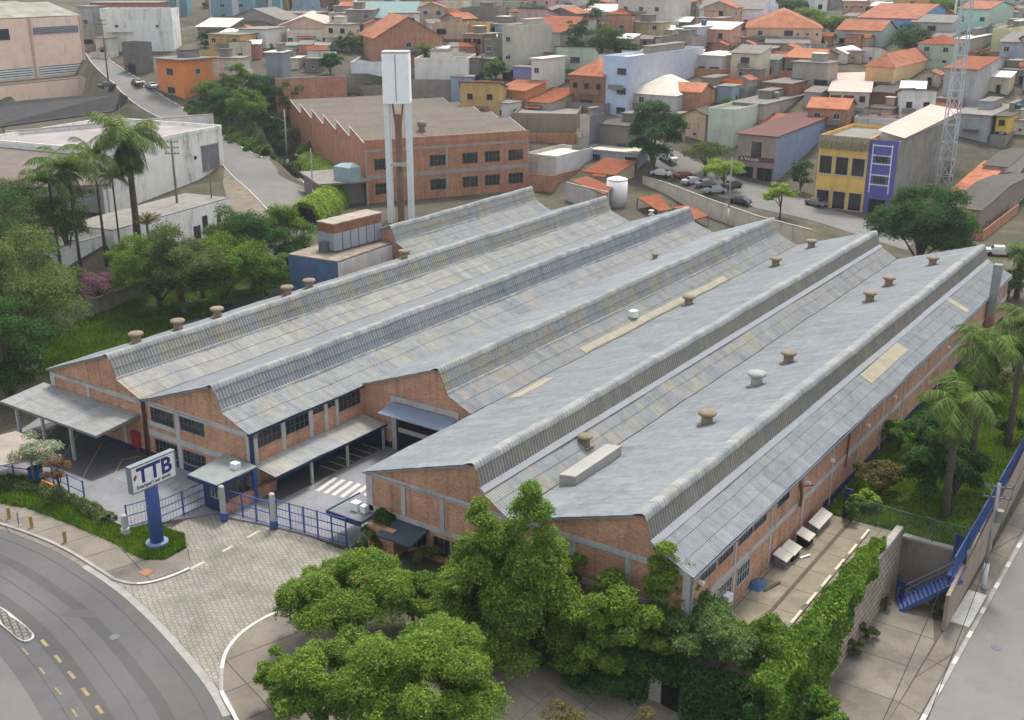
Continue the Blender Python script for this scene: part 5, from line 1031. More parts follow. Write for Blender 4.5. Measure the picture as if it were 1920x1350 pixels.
# --- blue plant building with rusty cooling tower beside bay A
pb=thing('plant_building',(-108,118,-.7),'low blue sided plant building with broken flat roof edge','building')
c0,c1,c2=at(633,492,6.0),at(735,457,6.0),at(540,478,6.0); e1=(c1-c0)[:2]; e2=(c2-c0)[:2]; c3=c1[:2]+e2
poly=[c0[:2],c1[:2],c3,c2[:2]]
m=MB(); m.prism(poly,-1,6.0); m.build('wall',plain('faded_blue_wall','#5a7898',.7,.85,.12,.6,stain='#44505c',streak=.4),pb); m=MB(); m.prism(poly,6.0,6.15); m.build('roof',plain('debris_roof','#a89a88',.55,.95,.35,1.2),pb)
cen=np.mean(poly,0); m=MB()
m.bar((*c0[:2],4.2),(*c1[:2],4.2),.14,3.4); m.build('front_cladding',wall('#c9c4ba',.6),pb)
ct=thing('cooling_tower',(-105,110,6),'grey and rust streaked cooling unit box on the blue plant building','cooling tower')
k0,k1,k2=at(628,474,6.2),at(717,450,6.2),at(601,468,6.2); e1=(k1-k0)[:2]; e2=(k2-k0)[:2]*1.1; poly=[k0[:2],k1[:2],k1[:2]+e2,k0[:2]+e2]
m=MB(); m.prism(poly,6.35,8.7); m.build('casing',plain('grey_panel','#a9acb4',.62,.6,.08,.6,stain='#6d6258',streak=.4),ct); m=MB(); m.prism([p for p in poly],8.7,9.9); m.build('rust_band',plain('rust_band','#96684a',.62,.85,.3,.7),ct)
m=MB(); cc=np.mean(poly,0); m.prism([cc+(p-cc)*1.04 for p in poly],9.9,10.05); m.build('top_panel',plain('pale_rusty_top','#b3a596',.6,.85,.25,.8),ct)
m=MB()
for i in range(1,6): p=poly[0]+(poly[1]-poly[0])*i/6; nrm=np.array([e1[1],-e1[0]])/np.linalg.norm(e1); m.bar((*(p+nrm*.03),6.4),(*(p+nrm*.03),8.7),.07)
m.build('panel_joint',M['frame'],ct)
m=MB(); m.lathe(0,0,[(.9,-.1),(.9,.1)],16); 
pp=poly[3]+(poly[0]-poly[3])*.5-e1/np.linalg.norm(e1)*.5; m=MB(); m.box(pp[0]-.5,pp[0]+.5,pp[1]-.5,pp[1]+.5,6.1,7.6); m.build('fan_unit',M['frame'],ct)
# --- left warehouses
def block(cx,cy,z0,rz,w,d,h): 
    e=np.array([math.cos(rz),math.sin(rz)]); f=np.array([-math.sin(rz),math.cos(rz)]); p=np.array([cx,cy]); return [p,p+e*w,p+e*w+f*d,p+f*d]
wb=thing('white_warehouse',(-170,140,0),'stained white warehouse with a large grey roller door by the uphill road','warehouse')
zt=10.2; c=at(415,241,zt); rz=rad(99.7); q=c[:2]-np.array([math.cos(rz),math.sin(rz)])*34; poly=block(q[0],q[1],0,rz,34,30,0); m=MB(); m.prism(poly,-1,zt); wm=wall('#dedbd2',.95,.86); m.build('wall',wm,wb)
m=MB(); ce=np.mean(poly,0); m.prism([ce+(p-ce)*.97 for p in poly],zt,zt+.05); m.build('roof',plain('mauve_roof','#b7aca8',.55,.9,.25,.15,stain='#8a7f7a'),wb); m=MB()
for i in range(4): a,b_=poly[i],poly[(i+1)%4]; m.bar((*a,zt+.35),(*b_,zt+.35),.3,.7)
m.build('parapet',wm,wb)
e=np.array([math.cos(rz),math.sin(rz),0]); nrm=np.array([e[1],-e[0],0]); o=np.array([*q,0]); m=MB(); o2=o+e*27.2+nrm*.04; m.add([o2+[0,0,2.6],o2+e*5.4+[0,0,2.6],o2+e*5.4+[0,0,7.4],o2+[0,0,7.4]],[(0,1,2,3)]); m.build('roller_door',plain('roller_door','#8d8e90',.6,.6,.15,.8),wb)
m=MB(); m.bar(o2-e*.1+[0,0,2.5],o2+e*5.5+[0,0,2.5],.2); m.bar(o2-e*.1+[0,0,7.5],o2+e*5.5+[0,0,7.5],.2); m.build('door_frame',M['conc'],wb); window(wb,o+e*25+nrm*.02+[0,0,5.2],e,nrm,.7,.7,1,1)
lw=thing('white_annex',(-150,120,0),'lower white annex with small doors in front of the warehouse','building')
zt=6.0; c=at(430,372,zt); q=c[:2]-e[:2]*26; poly=block(q[0],q[1],0,rz,26,9,0); m=MB(); m.prism(poly,-1,zt); m.build('wall',wm,lw); m=MB(); m.prism(poly,zt,zt+.15); m.build('roof',R_['conc'],lw); o=np.array([*q,0]); 
for a,z,w_,h_ in ((19,2,1.2,2.4),(22.5,1.8,1,2.2),(16.8,1.0,1.6,2.2)): window(lw,o+e*a+nrm*.02+[0,0,z],e,nrm,w_,h_,2,1)
# long perimeter wall by the palms, low garden wall
for lab,P0,P1,z0,z1,mt in (('long white stained wall behind the palm trunks',(100,512),(300,452),1.0,5.2,wm),('low grey garden wall at the foot of the grassy bank',(60,622),(320,528),-1,1.3,M['conc'])):
    zb=2 if z1>3 else 0; a=at(*P0,zb); b_=at(*P1,zb); t=thing('perimeter_wall',a,lab,'wall'); m=MB(); m.bar((a[0],a[1],(z0+z1)/2),(b_[0],b_[1],(z0+z1)/2),.3,z1-z0); m.build('wall_face',mt,t); m=MB(); m.bar((a[0],a[1],z1+.06),(b_[0],b_[1],z1+.06),.42,.12); m.build('coping',M['conc'],t)
# brown roofed hall at left
cover([(-60,305),(0,262),(195,275),(240,285),(205,345),(60,352),(-60,360)],[8.5,10,10,9.2,7.6,7.6,7.6],plain('brown_sheet_roof','#8d8074',.52,.92,.15,.5,stain='#5d5348',streak=.0),'brown_roof_hall','hall with a brown corrugated roof and pale strip lights on the left','hall',.3)
hl=[o_ for o_ in bpy.data.objects if o_.name.startswith('brown_roof_hall')][0]
m=MB()
for (x,y) in ((12,292),(45,296),(78,301)): 
    q=[at(x+dx,y+dy,8.9-(y+dy-285)*.035+.25) for dx,dy in ((-8,3),(-2,5),(14,-6),(8,-8))]; m.add([tuple(k) for k in q],[(0,1,2,3)])
m.build('roof_light',M['white'],hl)
m=MB(); P_=[at(-60,362,3),at(60,352,3),at(215,345,3)]
for a,b_ in zip(P_[:-1],P_[1:]): m.bar((a[0],a[1],4.0),(b_[0],b_[1],4.0),.3,7.5)
m.build('wall',wm,hl)
wc=thing('white_yard_wall',at(30,262,10),'peeling white and mauve wall under the black tarp roof','wall'); a,b_=at(12,262,9.5),at(400,228,9.5); m=MB(); m.bar((a[0],a[1],8),(b_[0],b_[1],8),.5,6.0); m.build('wall_face',wall('#cfc6c2',.7),wc); m=MB(); m.bar((a[0],a[1],11.1),(b_[0],b_[1],11.1),.6,.2); m.build('coping',M['conc'],wc)
cover([(-60,245),(0,237),(215,208),(245,185),(225,172),(0,192),(-60,198)],[11.5,11.5,11.5,12,15,15,15],plain('black_tarp_roof','#4d4a4a',.5,.85,.2,.4),'tarp_roof_shed','wide shed with a sagging black tarp roof below the peach warehouse','shed',.3)
pw_=thing('peach_warehouse',(-290,170,10),'big peach rendered warehouse with rows of louvre blocks','warehouse')
zb=15.2; c=at(164,137,zb); rz=rad(92); e=np.array([math.cos(rz),math.sin(rz),0]); nrm=np.array([e[1],-e[0],0]); ht=at(152,28,zb); k=(c-CAM)@FW/((ray(152,28))@FW); zt=(CAM+ray(152,28)*k)[2]
q=c[:2]-e[:2]*62; poly=block(q[0],q[1],0,rz,62,40,0); pm=plain('peach_render','#dcbfa9',1.0,.9,.08,.5,stain='#84705f',streak=.4); m=MB(); m.prism(poly,4,zt); m.build('wall',pm,pw_)
m=MB(); f2=np.array([-e[1],e[0],0]); o=np.array([*q,0]); 
for r in range(3): m.add([o+f2*(13*r)+[0,0,zt+.2],o+e*62+f2*(13*r)+[0,0,zt+.2],o+e*62+f2*(13*r+12.6)+[0,0,zt+3.2],o+f2*(13*r+12.6)+[0,0,zt+3.2]],[(0,1,2,3)])
m.build('roof',plain('pale_shed_roof','#b0aa98',.55,.9,.3,.25),pw_)
H_=zt-zb; m=MB()
for a in (21,34,47,61.6): m.bar(o+e*a+nrm*.12+[0,0,zb],o+e*a+nrm*.12+[0,0,zt],.6,.25)
m.each('pilaster',plain('peach_pilaster','#cfae98',.75,.9,.1,.5),pw_)
def louv(nm,a0,a1,z0,z1,n,mat_):
    m=MB(); m.m=1; p=o+nrm*.03; m.add([p+e*a0+[0,0,z0],p+e*a1+[0,0,z0],p+e*a1+[0,0,z1],p+e*a0+[0,0,z1]],[(0,1,2,3)]); m.m=0
    for i in range(n): z=z0+(z1-z0)*(i+.3)/n; m.bar(o+nrm*.1+e*a0+[0,0,z],o+nrm*.1+e*a1+[0,0,z],.12,(z1-z0)/n*.55)
    m.build(nm,[mat_,M['frame']],pw_)
for a0,a1 in ((8.5,20.5),(22,33.3),(35,46.3),(48,60.8)): louv('louvre_block',a0,a1,zb+.3,zb+.3+H_*.16,4,M['white'])
for a0,a1 in ((24,33),(47.8,60.8)): louv('louvre_block',a0,a1,zb+H_*.72,zb+H_*.84,4,plain('grey_louvre','#9a9aa6',.7,.8,.1,1))
window(pw_,o+e*37+nrm*.06+[0,0,zb+H_*.66],e,nrm,4.2,2.6,3,1); window(pw_,o+e*16+nrm*.06+[0,0,zb+H_*.60],e,nrm,4.2,2.8,3,1)
m=MB(); m.bar(o+nrm*3+[0,0,zb-.5],o+e*66+nrm*3+[0,0,zb-.5],6.5,.4); m.build('ledge',plain('mossy_ledge','#7d7466',.55,.95,.25,.5),pw_); m=MB(); m.bar(o+nrm*6.2+[0,0,zb-3.5],o+e*67+nrm*6.2+[0,0,zb-3.5],.4,6); m.build('base_wall',pm,pw_)
print('HOUSES',NH[0],made,made2)
# --- lattice tower
q=ground(1768,360); lt_=thing('lattice_tower',q,'slim grey steel lattice mast rising past the top of the photo','mast'); s=mpp(q); Ht=60
m=MB(); wd=lambda z:1.25-.65*z/Ht
for a in range(4):
    c_=[(-1,-1),(1,-1),(1,1),(-1,1)][a]; m.bar(q+[c_[0]*wd(0),c_[1]*wd(0),-1],q+[c_[0]*wd(Ht),c_[1]*wd(Ht),Ht],.2)
m.build('leg',plain('pale_mast_steel','#c4c8ca',.75,.5,.05,2),lt_); m=MB(); z=0; k=0
while z<Ht-3:
    z2=z+3.2
    for a in range(4):
        c0=[(-1,-1),(1,-1),(1,1),(-1,1)][a]; c1=[(-1,-1),(1,-1),(1,1),(-1,1)][(a+1)%4]
        if (k+a)%2: c0,c1=c1,c0
        m.bar(q+[c0[0]*wd(z),c0[1]*wd(z),z],q+[c1[0]*wd(z2),c1[1]*wd(z2),z2],.1)
        m.bar(q+[c0[0]*wd(z2),c0[1]*wd(z2),z2],q+[c1[0]*wd(z2),c1[1]*wd(z2),z2],.09)
    z=z2; k+=1
m.build('bracing',plain('pale_mast_steel','#c4c8ca',.75,.5,.05,2),lt_)
for zz in (33,44): m=MB(); m.bar(q+[-1.6,-1.2,zz],q+[-1.6,-1.2,zz+2.4],.5,.3); m.build('antenna_panel',M['white'],lt_)
# --- cars
def car_mesh():
    prof=[(-2.1,.35),(-2.15,.75),(-1.95,.95),(-1.2,1.0),(-.75,1.42),(.75,1.45),(1.35,1.0),(2.0,.85),(2.12,.6),(2.1,.35)]
    n=len(prof); W_=.86; m=MB(); v=[]
    for sgn in (-1,1):
        for x,z in prof: v.append((x,sgn*(W_ if z<1.1 else W_*.80),z))
    m.add(v,[tuple(range(n-1,-1,-1)),tuple(range(n,2*n))]+[(i,(i+1)%n,n+(i+1)%n,n+i) for i in range(n)]); b=m
    g=MB(); e=.012
    for sgn in (-1,1):
        P_=[(-1.02,1.04),(-.68,1.36),(.02,1.38),(.02,1.04)]; Q_=[(.1,1.04),(.1,1.38),(.68,1.38),(1.14,1.04)]
        for R in (P_,Q_): g.add([(x,sgn*(W_*(1 if z<1.1 else .8)+e-(.03 if z<1.1 else 0)),z) for x,z in R],[(0,1,2,3)])
    g.add([(-1.17,-.7,1.04),(-1.17,.7,1.04),(-.8,.62,1.40),(-.8,-.62,1.40)],[(0,1,2,3)]); g.add([(1.33,-.7,1.05),(1.33,.7,1.05),(.8,.62,1.44),(.8,-.62,1.44)],[(0,1,2,3)])
    return b,g
CC={}
def car(px,py,rz,colr,lab,z=None,scale=1.0):
    q=ground(px,py,.08) if z is None else at(px,py,z)
    if colr not in CC:
        t=thing('parked_car',(0,0,0),lab,'car','cars parked along the streets'); b,g=car_mesh(); bm=plain('car_paint_'+colr[1:],colr,.7,.3,.03,1,spec=.6,fine=0); bo=b.build('body',bm,t,True)
        me=bo.data
        g.build('windows',M['glass'],t,True)
        w0=MB(); w0.tube([(0,-.1,0),(0,.1,0)],.32,12); wo=None
        for x,y in ((-1.35,-.8),(-1.35,.8),(1.35,-.8),(1.35,.8)):
            if wo is None: wo=w0.build('wheel',M['black'],t,True); wo.location=(x,y,.32)
            else: d=wo.copy(); COL.objects.link(d); d.parent=t; d.location=(x,y,.32)
        h=MB(); h.box(2.05,2.14,-.78,-.45,.6,.75); ho=h.build('headlight',M['white'],t,True); h=MB(); h.box(2.05,2.14,.45,.78,.6,.75); h.build('headlight',M['white'],t,True); h=MB(); h.box(-2.17,-2.08,-.78,-.5,.7,.85); h.box(-2.17,-2.08,.5,.78,.7,.85); h.build('tail_light',M['red'],t,True)
        t.location=q; t.rotation_euler=(0,0,rz); CC[colr]=t; t.scale=(scale,)*3
    else: c=dup(CC[colr],q,rz,lab); c.scale=(scale,)*3
sd=math.atan2(*(bs0[len(bs0)//2+2]-bs0[len(bs0)//2-2])[::-1])
for px,py,a,c_,lab in ((1530,386,sd,'#74767a','dark grey car parked in front of the yellow shop'),(1372,352,sd+1.5,'#55585c','charcoal car under the lime green street tree'),(1283,335,sd+1.3,'#8c2f30','dark red car parked by the cream wall'),(1298,345,sd+1.3,'#c9cbcc','silver car next to the dark red car'),(1322,350,sd+1.3,'#8b8e92','mid grey car in the row by the cream wall'),(1340,362,sd+1.2,'#b9bdc2','pale car at the corner of the street row'),(1388,382,sd+.2,'#3c4044','black pickup nearest the cream wall end'),(1240,330,sd+.4,'#e4e4e2','white car at the end of the back street'),(1253,302,sd,'#e4e4e2','white car in the shade beside the big street tree'),(974,170,sd+2.2,'#e4e4e2','white car before the lilac corner shop'),(1003,187,sd,'#9aa6a0','grey green car heading down the side street'),(950,165,sd+1,'#3c4044','black car left of the white car by the lilac shop'),(1018,190,sd,'#c9cbcc','silver car last in the side street row'),(897,148,sd+.5,'#c9cbcc','silver car under the green awning in the centre'),(258,160,rad(160),'#3c4044','black car on the uphill road beside the orange house'),(285,166,rad(165),'#9aa6a0','old pale green car beside the black car uphill'),(200,165,rad(80),'#55585c','dark car at the left kerb of the uphill road'),(1380,325,sd,'#c9cbcc','silver car parked before the bar'),(1472,1352,rad(85),'#7f9cc4','pale blue car just entering the lower edge of the right street'),(1872,478,rad(20),'#e4e4e2','white car behind the right end of the factory')): car(px,py,a,c_,lab)
# poles and street lamps at the back
pole(540,318,13,'grey concrete lamp post on the kerb of the uphill road',arms=0,white=1,lamp=1,r=.18)
pole(588,378,10,'slim lamp post at the bend beside the light green hedge',arms=0,white=1,lamp=1,r=.12)
pole(338,440,15,'dark wooden utility pole with crossarms before the white annex',z=1.0,arms=3,yaw=.6,r=.17)
pole(402,430,11,'thin dark pole beside the white annex corner',z=1.0,arms=0,r=.11)
pole(203,150,14,'utility pole on the left kerb of the uphill road top',arms=2,yaw=.5)
pole(1365,415,11,'double headed street lamp by the leaning street tree',z=0.,arms=1,white=1,r=.13,yaw=.5)
pole(904,150,12,'utility pole beside the green awning',arms=1,yaw=.4,r=.13)
pole(1380,140,9,'dark utility pole in front of the grey white house',arms=1,yaw=.4,r=.13)
# ================================================================= plants
def leafmat(name,stops,k=.42,tr=.34,clump=.35):
    t=NT(name); uv=t.N('ShaderNodeUVMap'); sx=t.N('ShaderNodeSeparateXYZ'); t.L(uv.outputs[0],sx.inputs[0])
    f=t.math('ADD',t.math('MULTIPLY',sx.outputs[0],.45),t.math('MULTIPLY',t.noise(clump,3),.6)); n=len(stops)
    col=t.ramp(f,[(.22+.56*i/(n-1),hx(c,k)) for i,c in enumerate(stops)])
    t.done(col,.7,.08); t.L(t.b.outputs[0],t.out.inputs[0])
    tn=t.N('ShaderNodeBsdfTranslucent'); t.L(t.mix(1.,col,(1.25,1.25,.35,1),'MULTIPLY'),tn.inputs[0]); ms=t.N('ShaderNodeMixShader'); ms.inputs[0].default_value=tr
    t.L(t.b.outputs[0],ms.inputs[1]); t.L(tn.outputs[0],ms.inputs[2]); t.L(ms.outputs[0],t.out.inputs[0]); return t.mat
L_={'lime':leafmat('leaves_bright',['#46642a','#5e8030','#7a983a','#9fb04c'],.74),'mid':leafmat('leaves_mid',['#35541a','#4e7226','#688a2e','#93aa4a'],.76),'dark':leafmat('leaves_dark',['#26401f','#36582a','#456d35','#618546'],.72),
'olive':leafmat('leaves_olive',['#3d4a24','#566435','#6e7c44','#8d975c'],.74),'yell':leafmat('leaves_yellowish',['#557526','#739230','#92aa40','#b4bd58'],.85),'blueg':leafmat('leaves_grey_green',['#38502a','#52703c','#6c884a','#8fa46a'],.75),
'pink':leafmat('blossom_pink',['#7a5a62','#9a6a86','#b07a9a','#6a7448'],.62),'red':leafmat('leaves_reddish',['#5d4a3c','#84664e','#a88a72','#6e6a44'],.6),'flame':leafmat('blossom_orange',['#b0622c','#cf7c38','#8d8a3a','#c98a4a'],.65),'palm':leafmat('palm_leaves',['#3d5228','#566d34','#708744','#98a864'],.74,clump=.8),'whitef':leafmat('white_blossom',['#5d7644','#7d9160','#c9cdb8','#e6e8dc'],.65),'dry':leafmat('dry_leaves',['#5e5a34','#847a48','#96874f','#6f7a40'],.55)}
def leafmesh(name,P,N,size,mat,asp=.5,seed=0):
    rg=np.random.default_rng(seed); n=len(P); nr=N+rg.normal(0,.55,(n,3)); nr/=np.linalg.norm(nr,axis=1,keepdims=True)+1e-9
    a=rg.normal(0,1,(n,3)); u=np.cross(nr,a); u/=np.linalg.norm(u,axis=1,keepdims=True)+1e-9; v=np.cross(nr,u); s=(size*rg.uniform(.6,1.35,n))[:,None]
    V=np.stack([P-u*s*.5,P+v*s*asp*.5-nr*s*.06,P+u*s*.5,P-v*s*asp*.5-nr*s*.06],1).reshape(-1,3)
    me=bpy.data.meshes.new(name); me.vertices.add(4*n); me.vertices.foreach_set('co',V.astype(np.float32).ravel()); me.loops.add(4*n); me.loops.foreach_set('vertex_index',np.arange(4*n,dtype=np.int32)); me.polygons.add(n); me.polygons.foreach_set('loop_start',np.arange(0,4*n,4,dtype=np.int32))
    me.update(calc_edges=True); r=np.repeat(rg.uniform(0,1,n),4); uv=np.stack([r,r],-1); me.uv_layers.new(name='UV').data.foreach_set('uv',uv.astype(np.float32).ravel()); me.materials.append(mat); return me
def clumps(shape,H,R,hb,nc,rg):
    out=[]; hc=H-hb
    while len(out)<nc:
        p=rg.normal(0,1,3); p/=np.linalg.norm(p); rr_=rg.uniform(.35,.86); q=p*rr_
        if shape=='round':
            if q[2]<-.55: continue
            c=(q[0]*R,q[1]*R,hb+hc*(.48+q[2]*.5)); cr=R*rg.uniform(.2,.36)
        elif shape=='spread':
            if q[2]<-.3: continue
            c=(q[0]*R,q[1]*R,hb+hc*(.45+.5*q[2])-.12*hc*(q[0]**2+q[1]**2)); cr=R*rg.uniform(.15,.28)
        elif shape=='cone':
            t=rg.uniform(0,1)**1.3; w=(1-t)**.75; a=rg.uniform(0,6.283); c=(R*w*.8*math.cos(a),R*w*.8*math.sin(a),hb+hc*(t*.92+.04)); cr=R*(.16+.3*w)*rg.uniform(.8,1.15)
        else:
            t=rg.uniform(0,1); w=math.sin(math.pi*(.15+.8*t))**.6; a=rg.uniform(0,6.283); c=(R*w*.6*math.cos(a),R*w*.6*math.sin(a),hb+hc*t*.95); cr=R*.42*rg.uniform(.7,1.2)
        out.append((np.array(c),cr))
    return out
NTREE=[0]
def tree(base,H,R,shape,mat,n,leaf,label,hb=None,nc=26,trunk=None,name='tree',cat='tree',group=None,flat=.75,lean=(0,0),extra=None,asp=.5,sd=None,cut=None):
    NTREE[0]+=1; seed=sd or NTREE[0]*13+5; rg=np.random.default_rng(seed); base=np.asarray(base,float); hb=H*.3 if hb is None else hb
    t=thing(name,base,label,cat,group); cl=clumps(shape,H,R,hb,nc,rg); cr=np.array([c[1] for c in cl]); prob=cr**2/np.sum(cr**2); k=rg.choice(len(cl),n,p=prob)
    cc=np.array([c[0] for c in cl])[k]; d=rg.normal(0,1,(n,3)); d/=np.linalg.norm(d,axis=1,keepdims=True); d[:,2]=np.where(d[:,2]<-.35,-d[:,2]*.6,d[:,2])
    r=cr[k][:,None]*(rg.uniform(.25,1,(n,1))**.45)*(1+.18*np.sin(d[:,:1]*7+k[:,None])*np.cos(d[:,1:2]*6+2*k[:,None])); P=cc+d*r*np.array([1,1,flat]); P[:,0]+=lean[0]*P[:,2]/H; P[:,1]+=lean[1]*P[:,2]/H; P[:,2]=np.maximum(P[:,2],.1)
    Nn=d*.6+np.array([0,0,.8]); me=leafmesh('crown',P,Nn,leaf,mat,asp,seed); link('crown',me,t,True)
    if extra:
        em,fr=extra; idx=rg.choice(n,int(n*fr)); idx=idx[P[idx,2]>hb+.35*(H-hb)]; g=(np.sin(P[idx,0]*1.1+seed)+np.sin(P[idx,1]*1.3)+np.sin(P[idx,2]*1.7))>.6; idx=idx[g]
        if len(idx): link('blossom',leafmesh('blossom',P[idx]+Nn[idx]*.12,Nn[idx],leaf*1.1,em,.8,seed+1),t,True)
    tr_=trunk or max(.09,R*.05); m=MB(); top=hb+(H-hb)*.5; lx,ly=lean; m.tube([(0,0,-.4),(lx*.1,ly*.1,hb*.5),(lx*top/H*.8,ly*top/H*.8,top)],[tr_*1.3,tr_,tr_*.5],8)
    for c,_ in cl[:9]:
        b0=np.array([lx*hb/H*.8,ly*hb/H*.8,hb*.8]); c2=c*[.85,.85,.95]; mm=(b0+c2)/2+[0,0,.08*H]; m.tube([b0,mm,c2],[tr_*.5,tr_*.32,tr_*.12],5,False)
    m.build('trunk',M['bark'],t,True); return t
def T(ub,vb,vtop,Rpx,shape,mat,n,leaf,label,z=None,**k):
    b=ground(ub,vb) if z is None else at(ub,vb,z); H=(vb-vtop)*upx(b,(vb+vtop)/2); return tree(b,H,Rpx*mpp(b),shape,L_[mat],n,leaf,label,**k)
def palm(base,H,Lf,label,nf=22,mat='palm',droop=1.0,trunk=.22,name='palm_tree',skirt=0,sd=1,group='palm trees',lean=(0,0)):
    rg=np.random.default_rng(sd); base=np.asarray(base,float); t=thing(name,base,label,'palm tree',group); m=MB(); m.tube([(0,0,-.4),(lean[0]*.3,lean[1]*.3,H*.35),(lean[0]*.7,lean[1]*.7,H*.7),(lean[0],lean[1],H)],[trunk*1.35,trunk*.95,trunk*.85,trunk*.8],9)
    m.build('trunk',M['bark'],t,True); c=np.array([lean[0],lean[1],H]); Q=[];UVr=[]
    for i in range(nf+skirt):
        sk=i>=nf; a=i*2.399+rg.uniform(-.2,.2); e0=rg.uniform(.15,1.35) if not sk else rg.uniform(-.9,-.3); L=Lf*rg.uniform(.8,1.1)*(.75 if sk else 1); ns=16; p=c.copy(); e=e0; pts=[p.copy()]
        for s_ in range(ns):
            e-=droop*(1.9/ns)*(0.5+s_/ns)*rg.uniform(.8,1.15); e=max(e,-1.45); p=p+np.array([math.cos(a)*math.cos(e),math.sin(a)*math.cos(e),math.sin(e)])*L/ns; pts.append(p.copy())
        sd_=np.array([-math.sin(a),math.cos(a),0])
        for s_ in range(1,ns):
            d=pts[s_+1]-pts[s_]; d/=np.linalg.norm(d); ll=Lf*.26*math.sin(math.pi*(.12+.86*s_/ns))
            for sg in (-1,1):
                for h_ in (0,.5):
                    q=pts[s_]+(pts[s_+1]-pts[s_])*h_; tip=q+sd_*sg*ll*.75+d*ll*.45+np.array([0,0,-ll*rg.uniform(.35,.8)]); w=d*Lf*.012; Q+=[q-w,q+w,tip+w*.3,tip-w*.3]; UVr.append(rg.uniform(0,1)*(.4 if sk else 1))
            wv=sd_*.03; Q+=[pts[s_]-wv,pts[s_]+wv,pts[s_+1]+wv,pts[s_+1]-wv]; UVr.append(.6)
    V=np.array(Q); n=len(V)//4; me=bpy.data.meshes.new('fronds'); me.vertices.add(4*n); me.vertices.foreach_set('co',V.astype(np.float32).ravel()); me.loops.add(4*n); me.loops.foreach_set('vertex_index',np.arange(4*n,dtype=np.int32)); me.polygons.add(n); me.polygons.foreach_set('loop_start',np.arange(0,4*n,4,dtype=np.int32)); me.update(calc_edges=True)
    r=np.repeat(np.array(UVr),4); me.uv_layers.new(name='UV').data.foreach_set('uv',np.stack([r,r],-1).astype(np.float32).ravel()); me.materials.append(L_[mat]); link('fronds',me,t,True); return t
def grow_none(): pass
def PT(ub,vb,vtop,Lpx,label,z=None,**k):
    b=ground(ub,vb) if z is None else at(ub,vb,z); return palm(b,(vb-vtop)*upx(b,(vb+vtop)/2),Lpx*mpp(b),label,**k)
def shrubline(name,pts,w,h,mat,dens,leaf,label,cat='hedge',kind=None,zoff=0,z=None,rag=.35):
    """ragged hedge following a line on the ground"""
    rg=np.random.default_rng(len(label)); P=[];N=[]; base=None
    for a,b in zip(pts[:-1],pts[1:]):
        a=np.asarray(a,float)[:2]; b=np.asarray(b,float)[:2]; L=np.linalg.norm(b-a); n=int(L*dens); t=rg.uniform(0,1,n); tt=(b-a)/L; nn=np.array([-tt[1],tt[0]]); ang=rg.uniform(-.15,math.pi+.15,n); ww=w*(1+rag*np.sin(t*L*1.7+a[0])*np.cos(t*L*.6)); hh=h*(1+rag*np.sin(t*L*1.1+a[1])*np.cos(t*L*2.3+1)); rad_=rg.uniform(.5,1,n)**.4
        xy=a+(b-a)*t[:,None]+nn*(np.cos(ang)*ww*rad_)[:,None]; zz=(G(xy[:,0],xy[:,1]) if z is None else np.full(n,z))+zoff+np.abs(np.sin(ang))*hh*rad_+.05
        P.append(np.column_stack([xy,zz])); N.append(np.column_stack([nn[0]*np.cos(ang),nn[1]*np.cos(ang),np.sin(ang)+.5]))
    P=np.concatenate(P);N=np.concatenate(N); o=P[0].copy(); me=leafmesh('foliage',P,N,leaf,L_[mat],.5,7)
    if kind: return link(name,me,label=label,cat=cat,kind=kind)
    return link(name,me,label=label,cat=cat)
def grassy(name,poly,n,h,mat,label,zoff=0,z=None,w=.05,minz=None):
    """blades scattered inside a polygon (x,y)"""
    rg=np.random.default_rng(n); p=np.array([q[:2] for q in poly]); lo,hi=p.min(0),p.max(0); X=rg.uniform(lo,hi,(n*3,2)); ins=np.zeros(len(X),bool); j=len(p)-1
    for i in range(len(p)):
        c=((p[i,1]>X[:,1])!=(p[j,1]>X[:,1]))&(X[:,0]<(p[j,0]-p[i,0])*(X[:,1]-p[i,1])/(p[j,1]-p[i,1]+1e-12)+p[i,0]); ins^=c; j=i
    X=X[ins][:n]; n=len(X); zz=(G(X[:,0],X[:,1]) if z is None else np.full(n,float(z)))+zoff; hh=h*rg.uniform(.4,1.2,n)*(1+.4*np.sin(X[:,0]*.9)*np.cos(X[:,1]*.7)); a=rg.uniform(0,6.283,n); B=np.column_stack([X,zz]); u=np.column_stack([np.cos(a),np.sin(a),np.zeros(n)])*w; l=np.column_stack([rg.normal(0,.35,n)*hh,rg.normal(0,.35,n)*hh,hh])
    V=np.stack([B-u,B+u,B+l+u*.2,B+l-u*.2],1).reshape(-1,3); me=bpy.data.meshes.new(name); me.vertices.add(4*n); me.vertices.foreach_set('co',V.astype(np.float32).ravel()); me.loops.add(4*n); me.loops.foreach_set('vertex_index',np.arange(4*n,dtype=np.int32)); me.polygons.add(n); me.polygons.foreach_set('loop_start',np.arange(0,4*n,4,dtype=np.int32)); me.update(calc_edges=True); r=np.repeat(rg.uniform(0,1,n),4); me.uv_layers.new(name='UV').data.foreach_set('uv',np.stack([r,r],-1).astype(np.float32).ravel()); me.materials.append(L_[mat]); return link(name,me,label=label,cat='grass',kind='stuff')
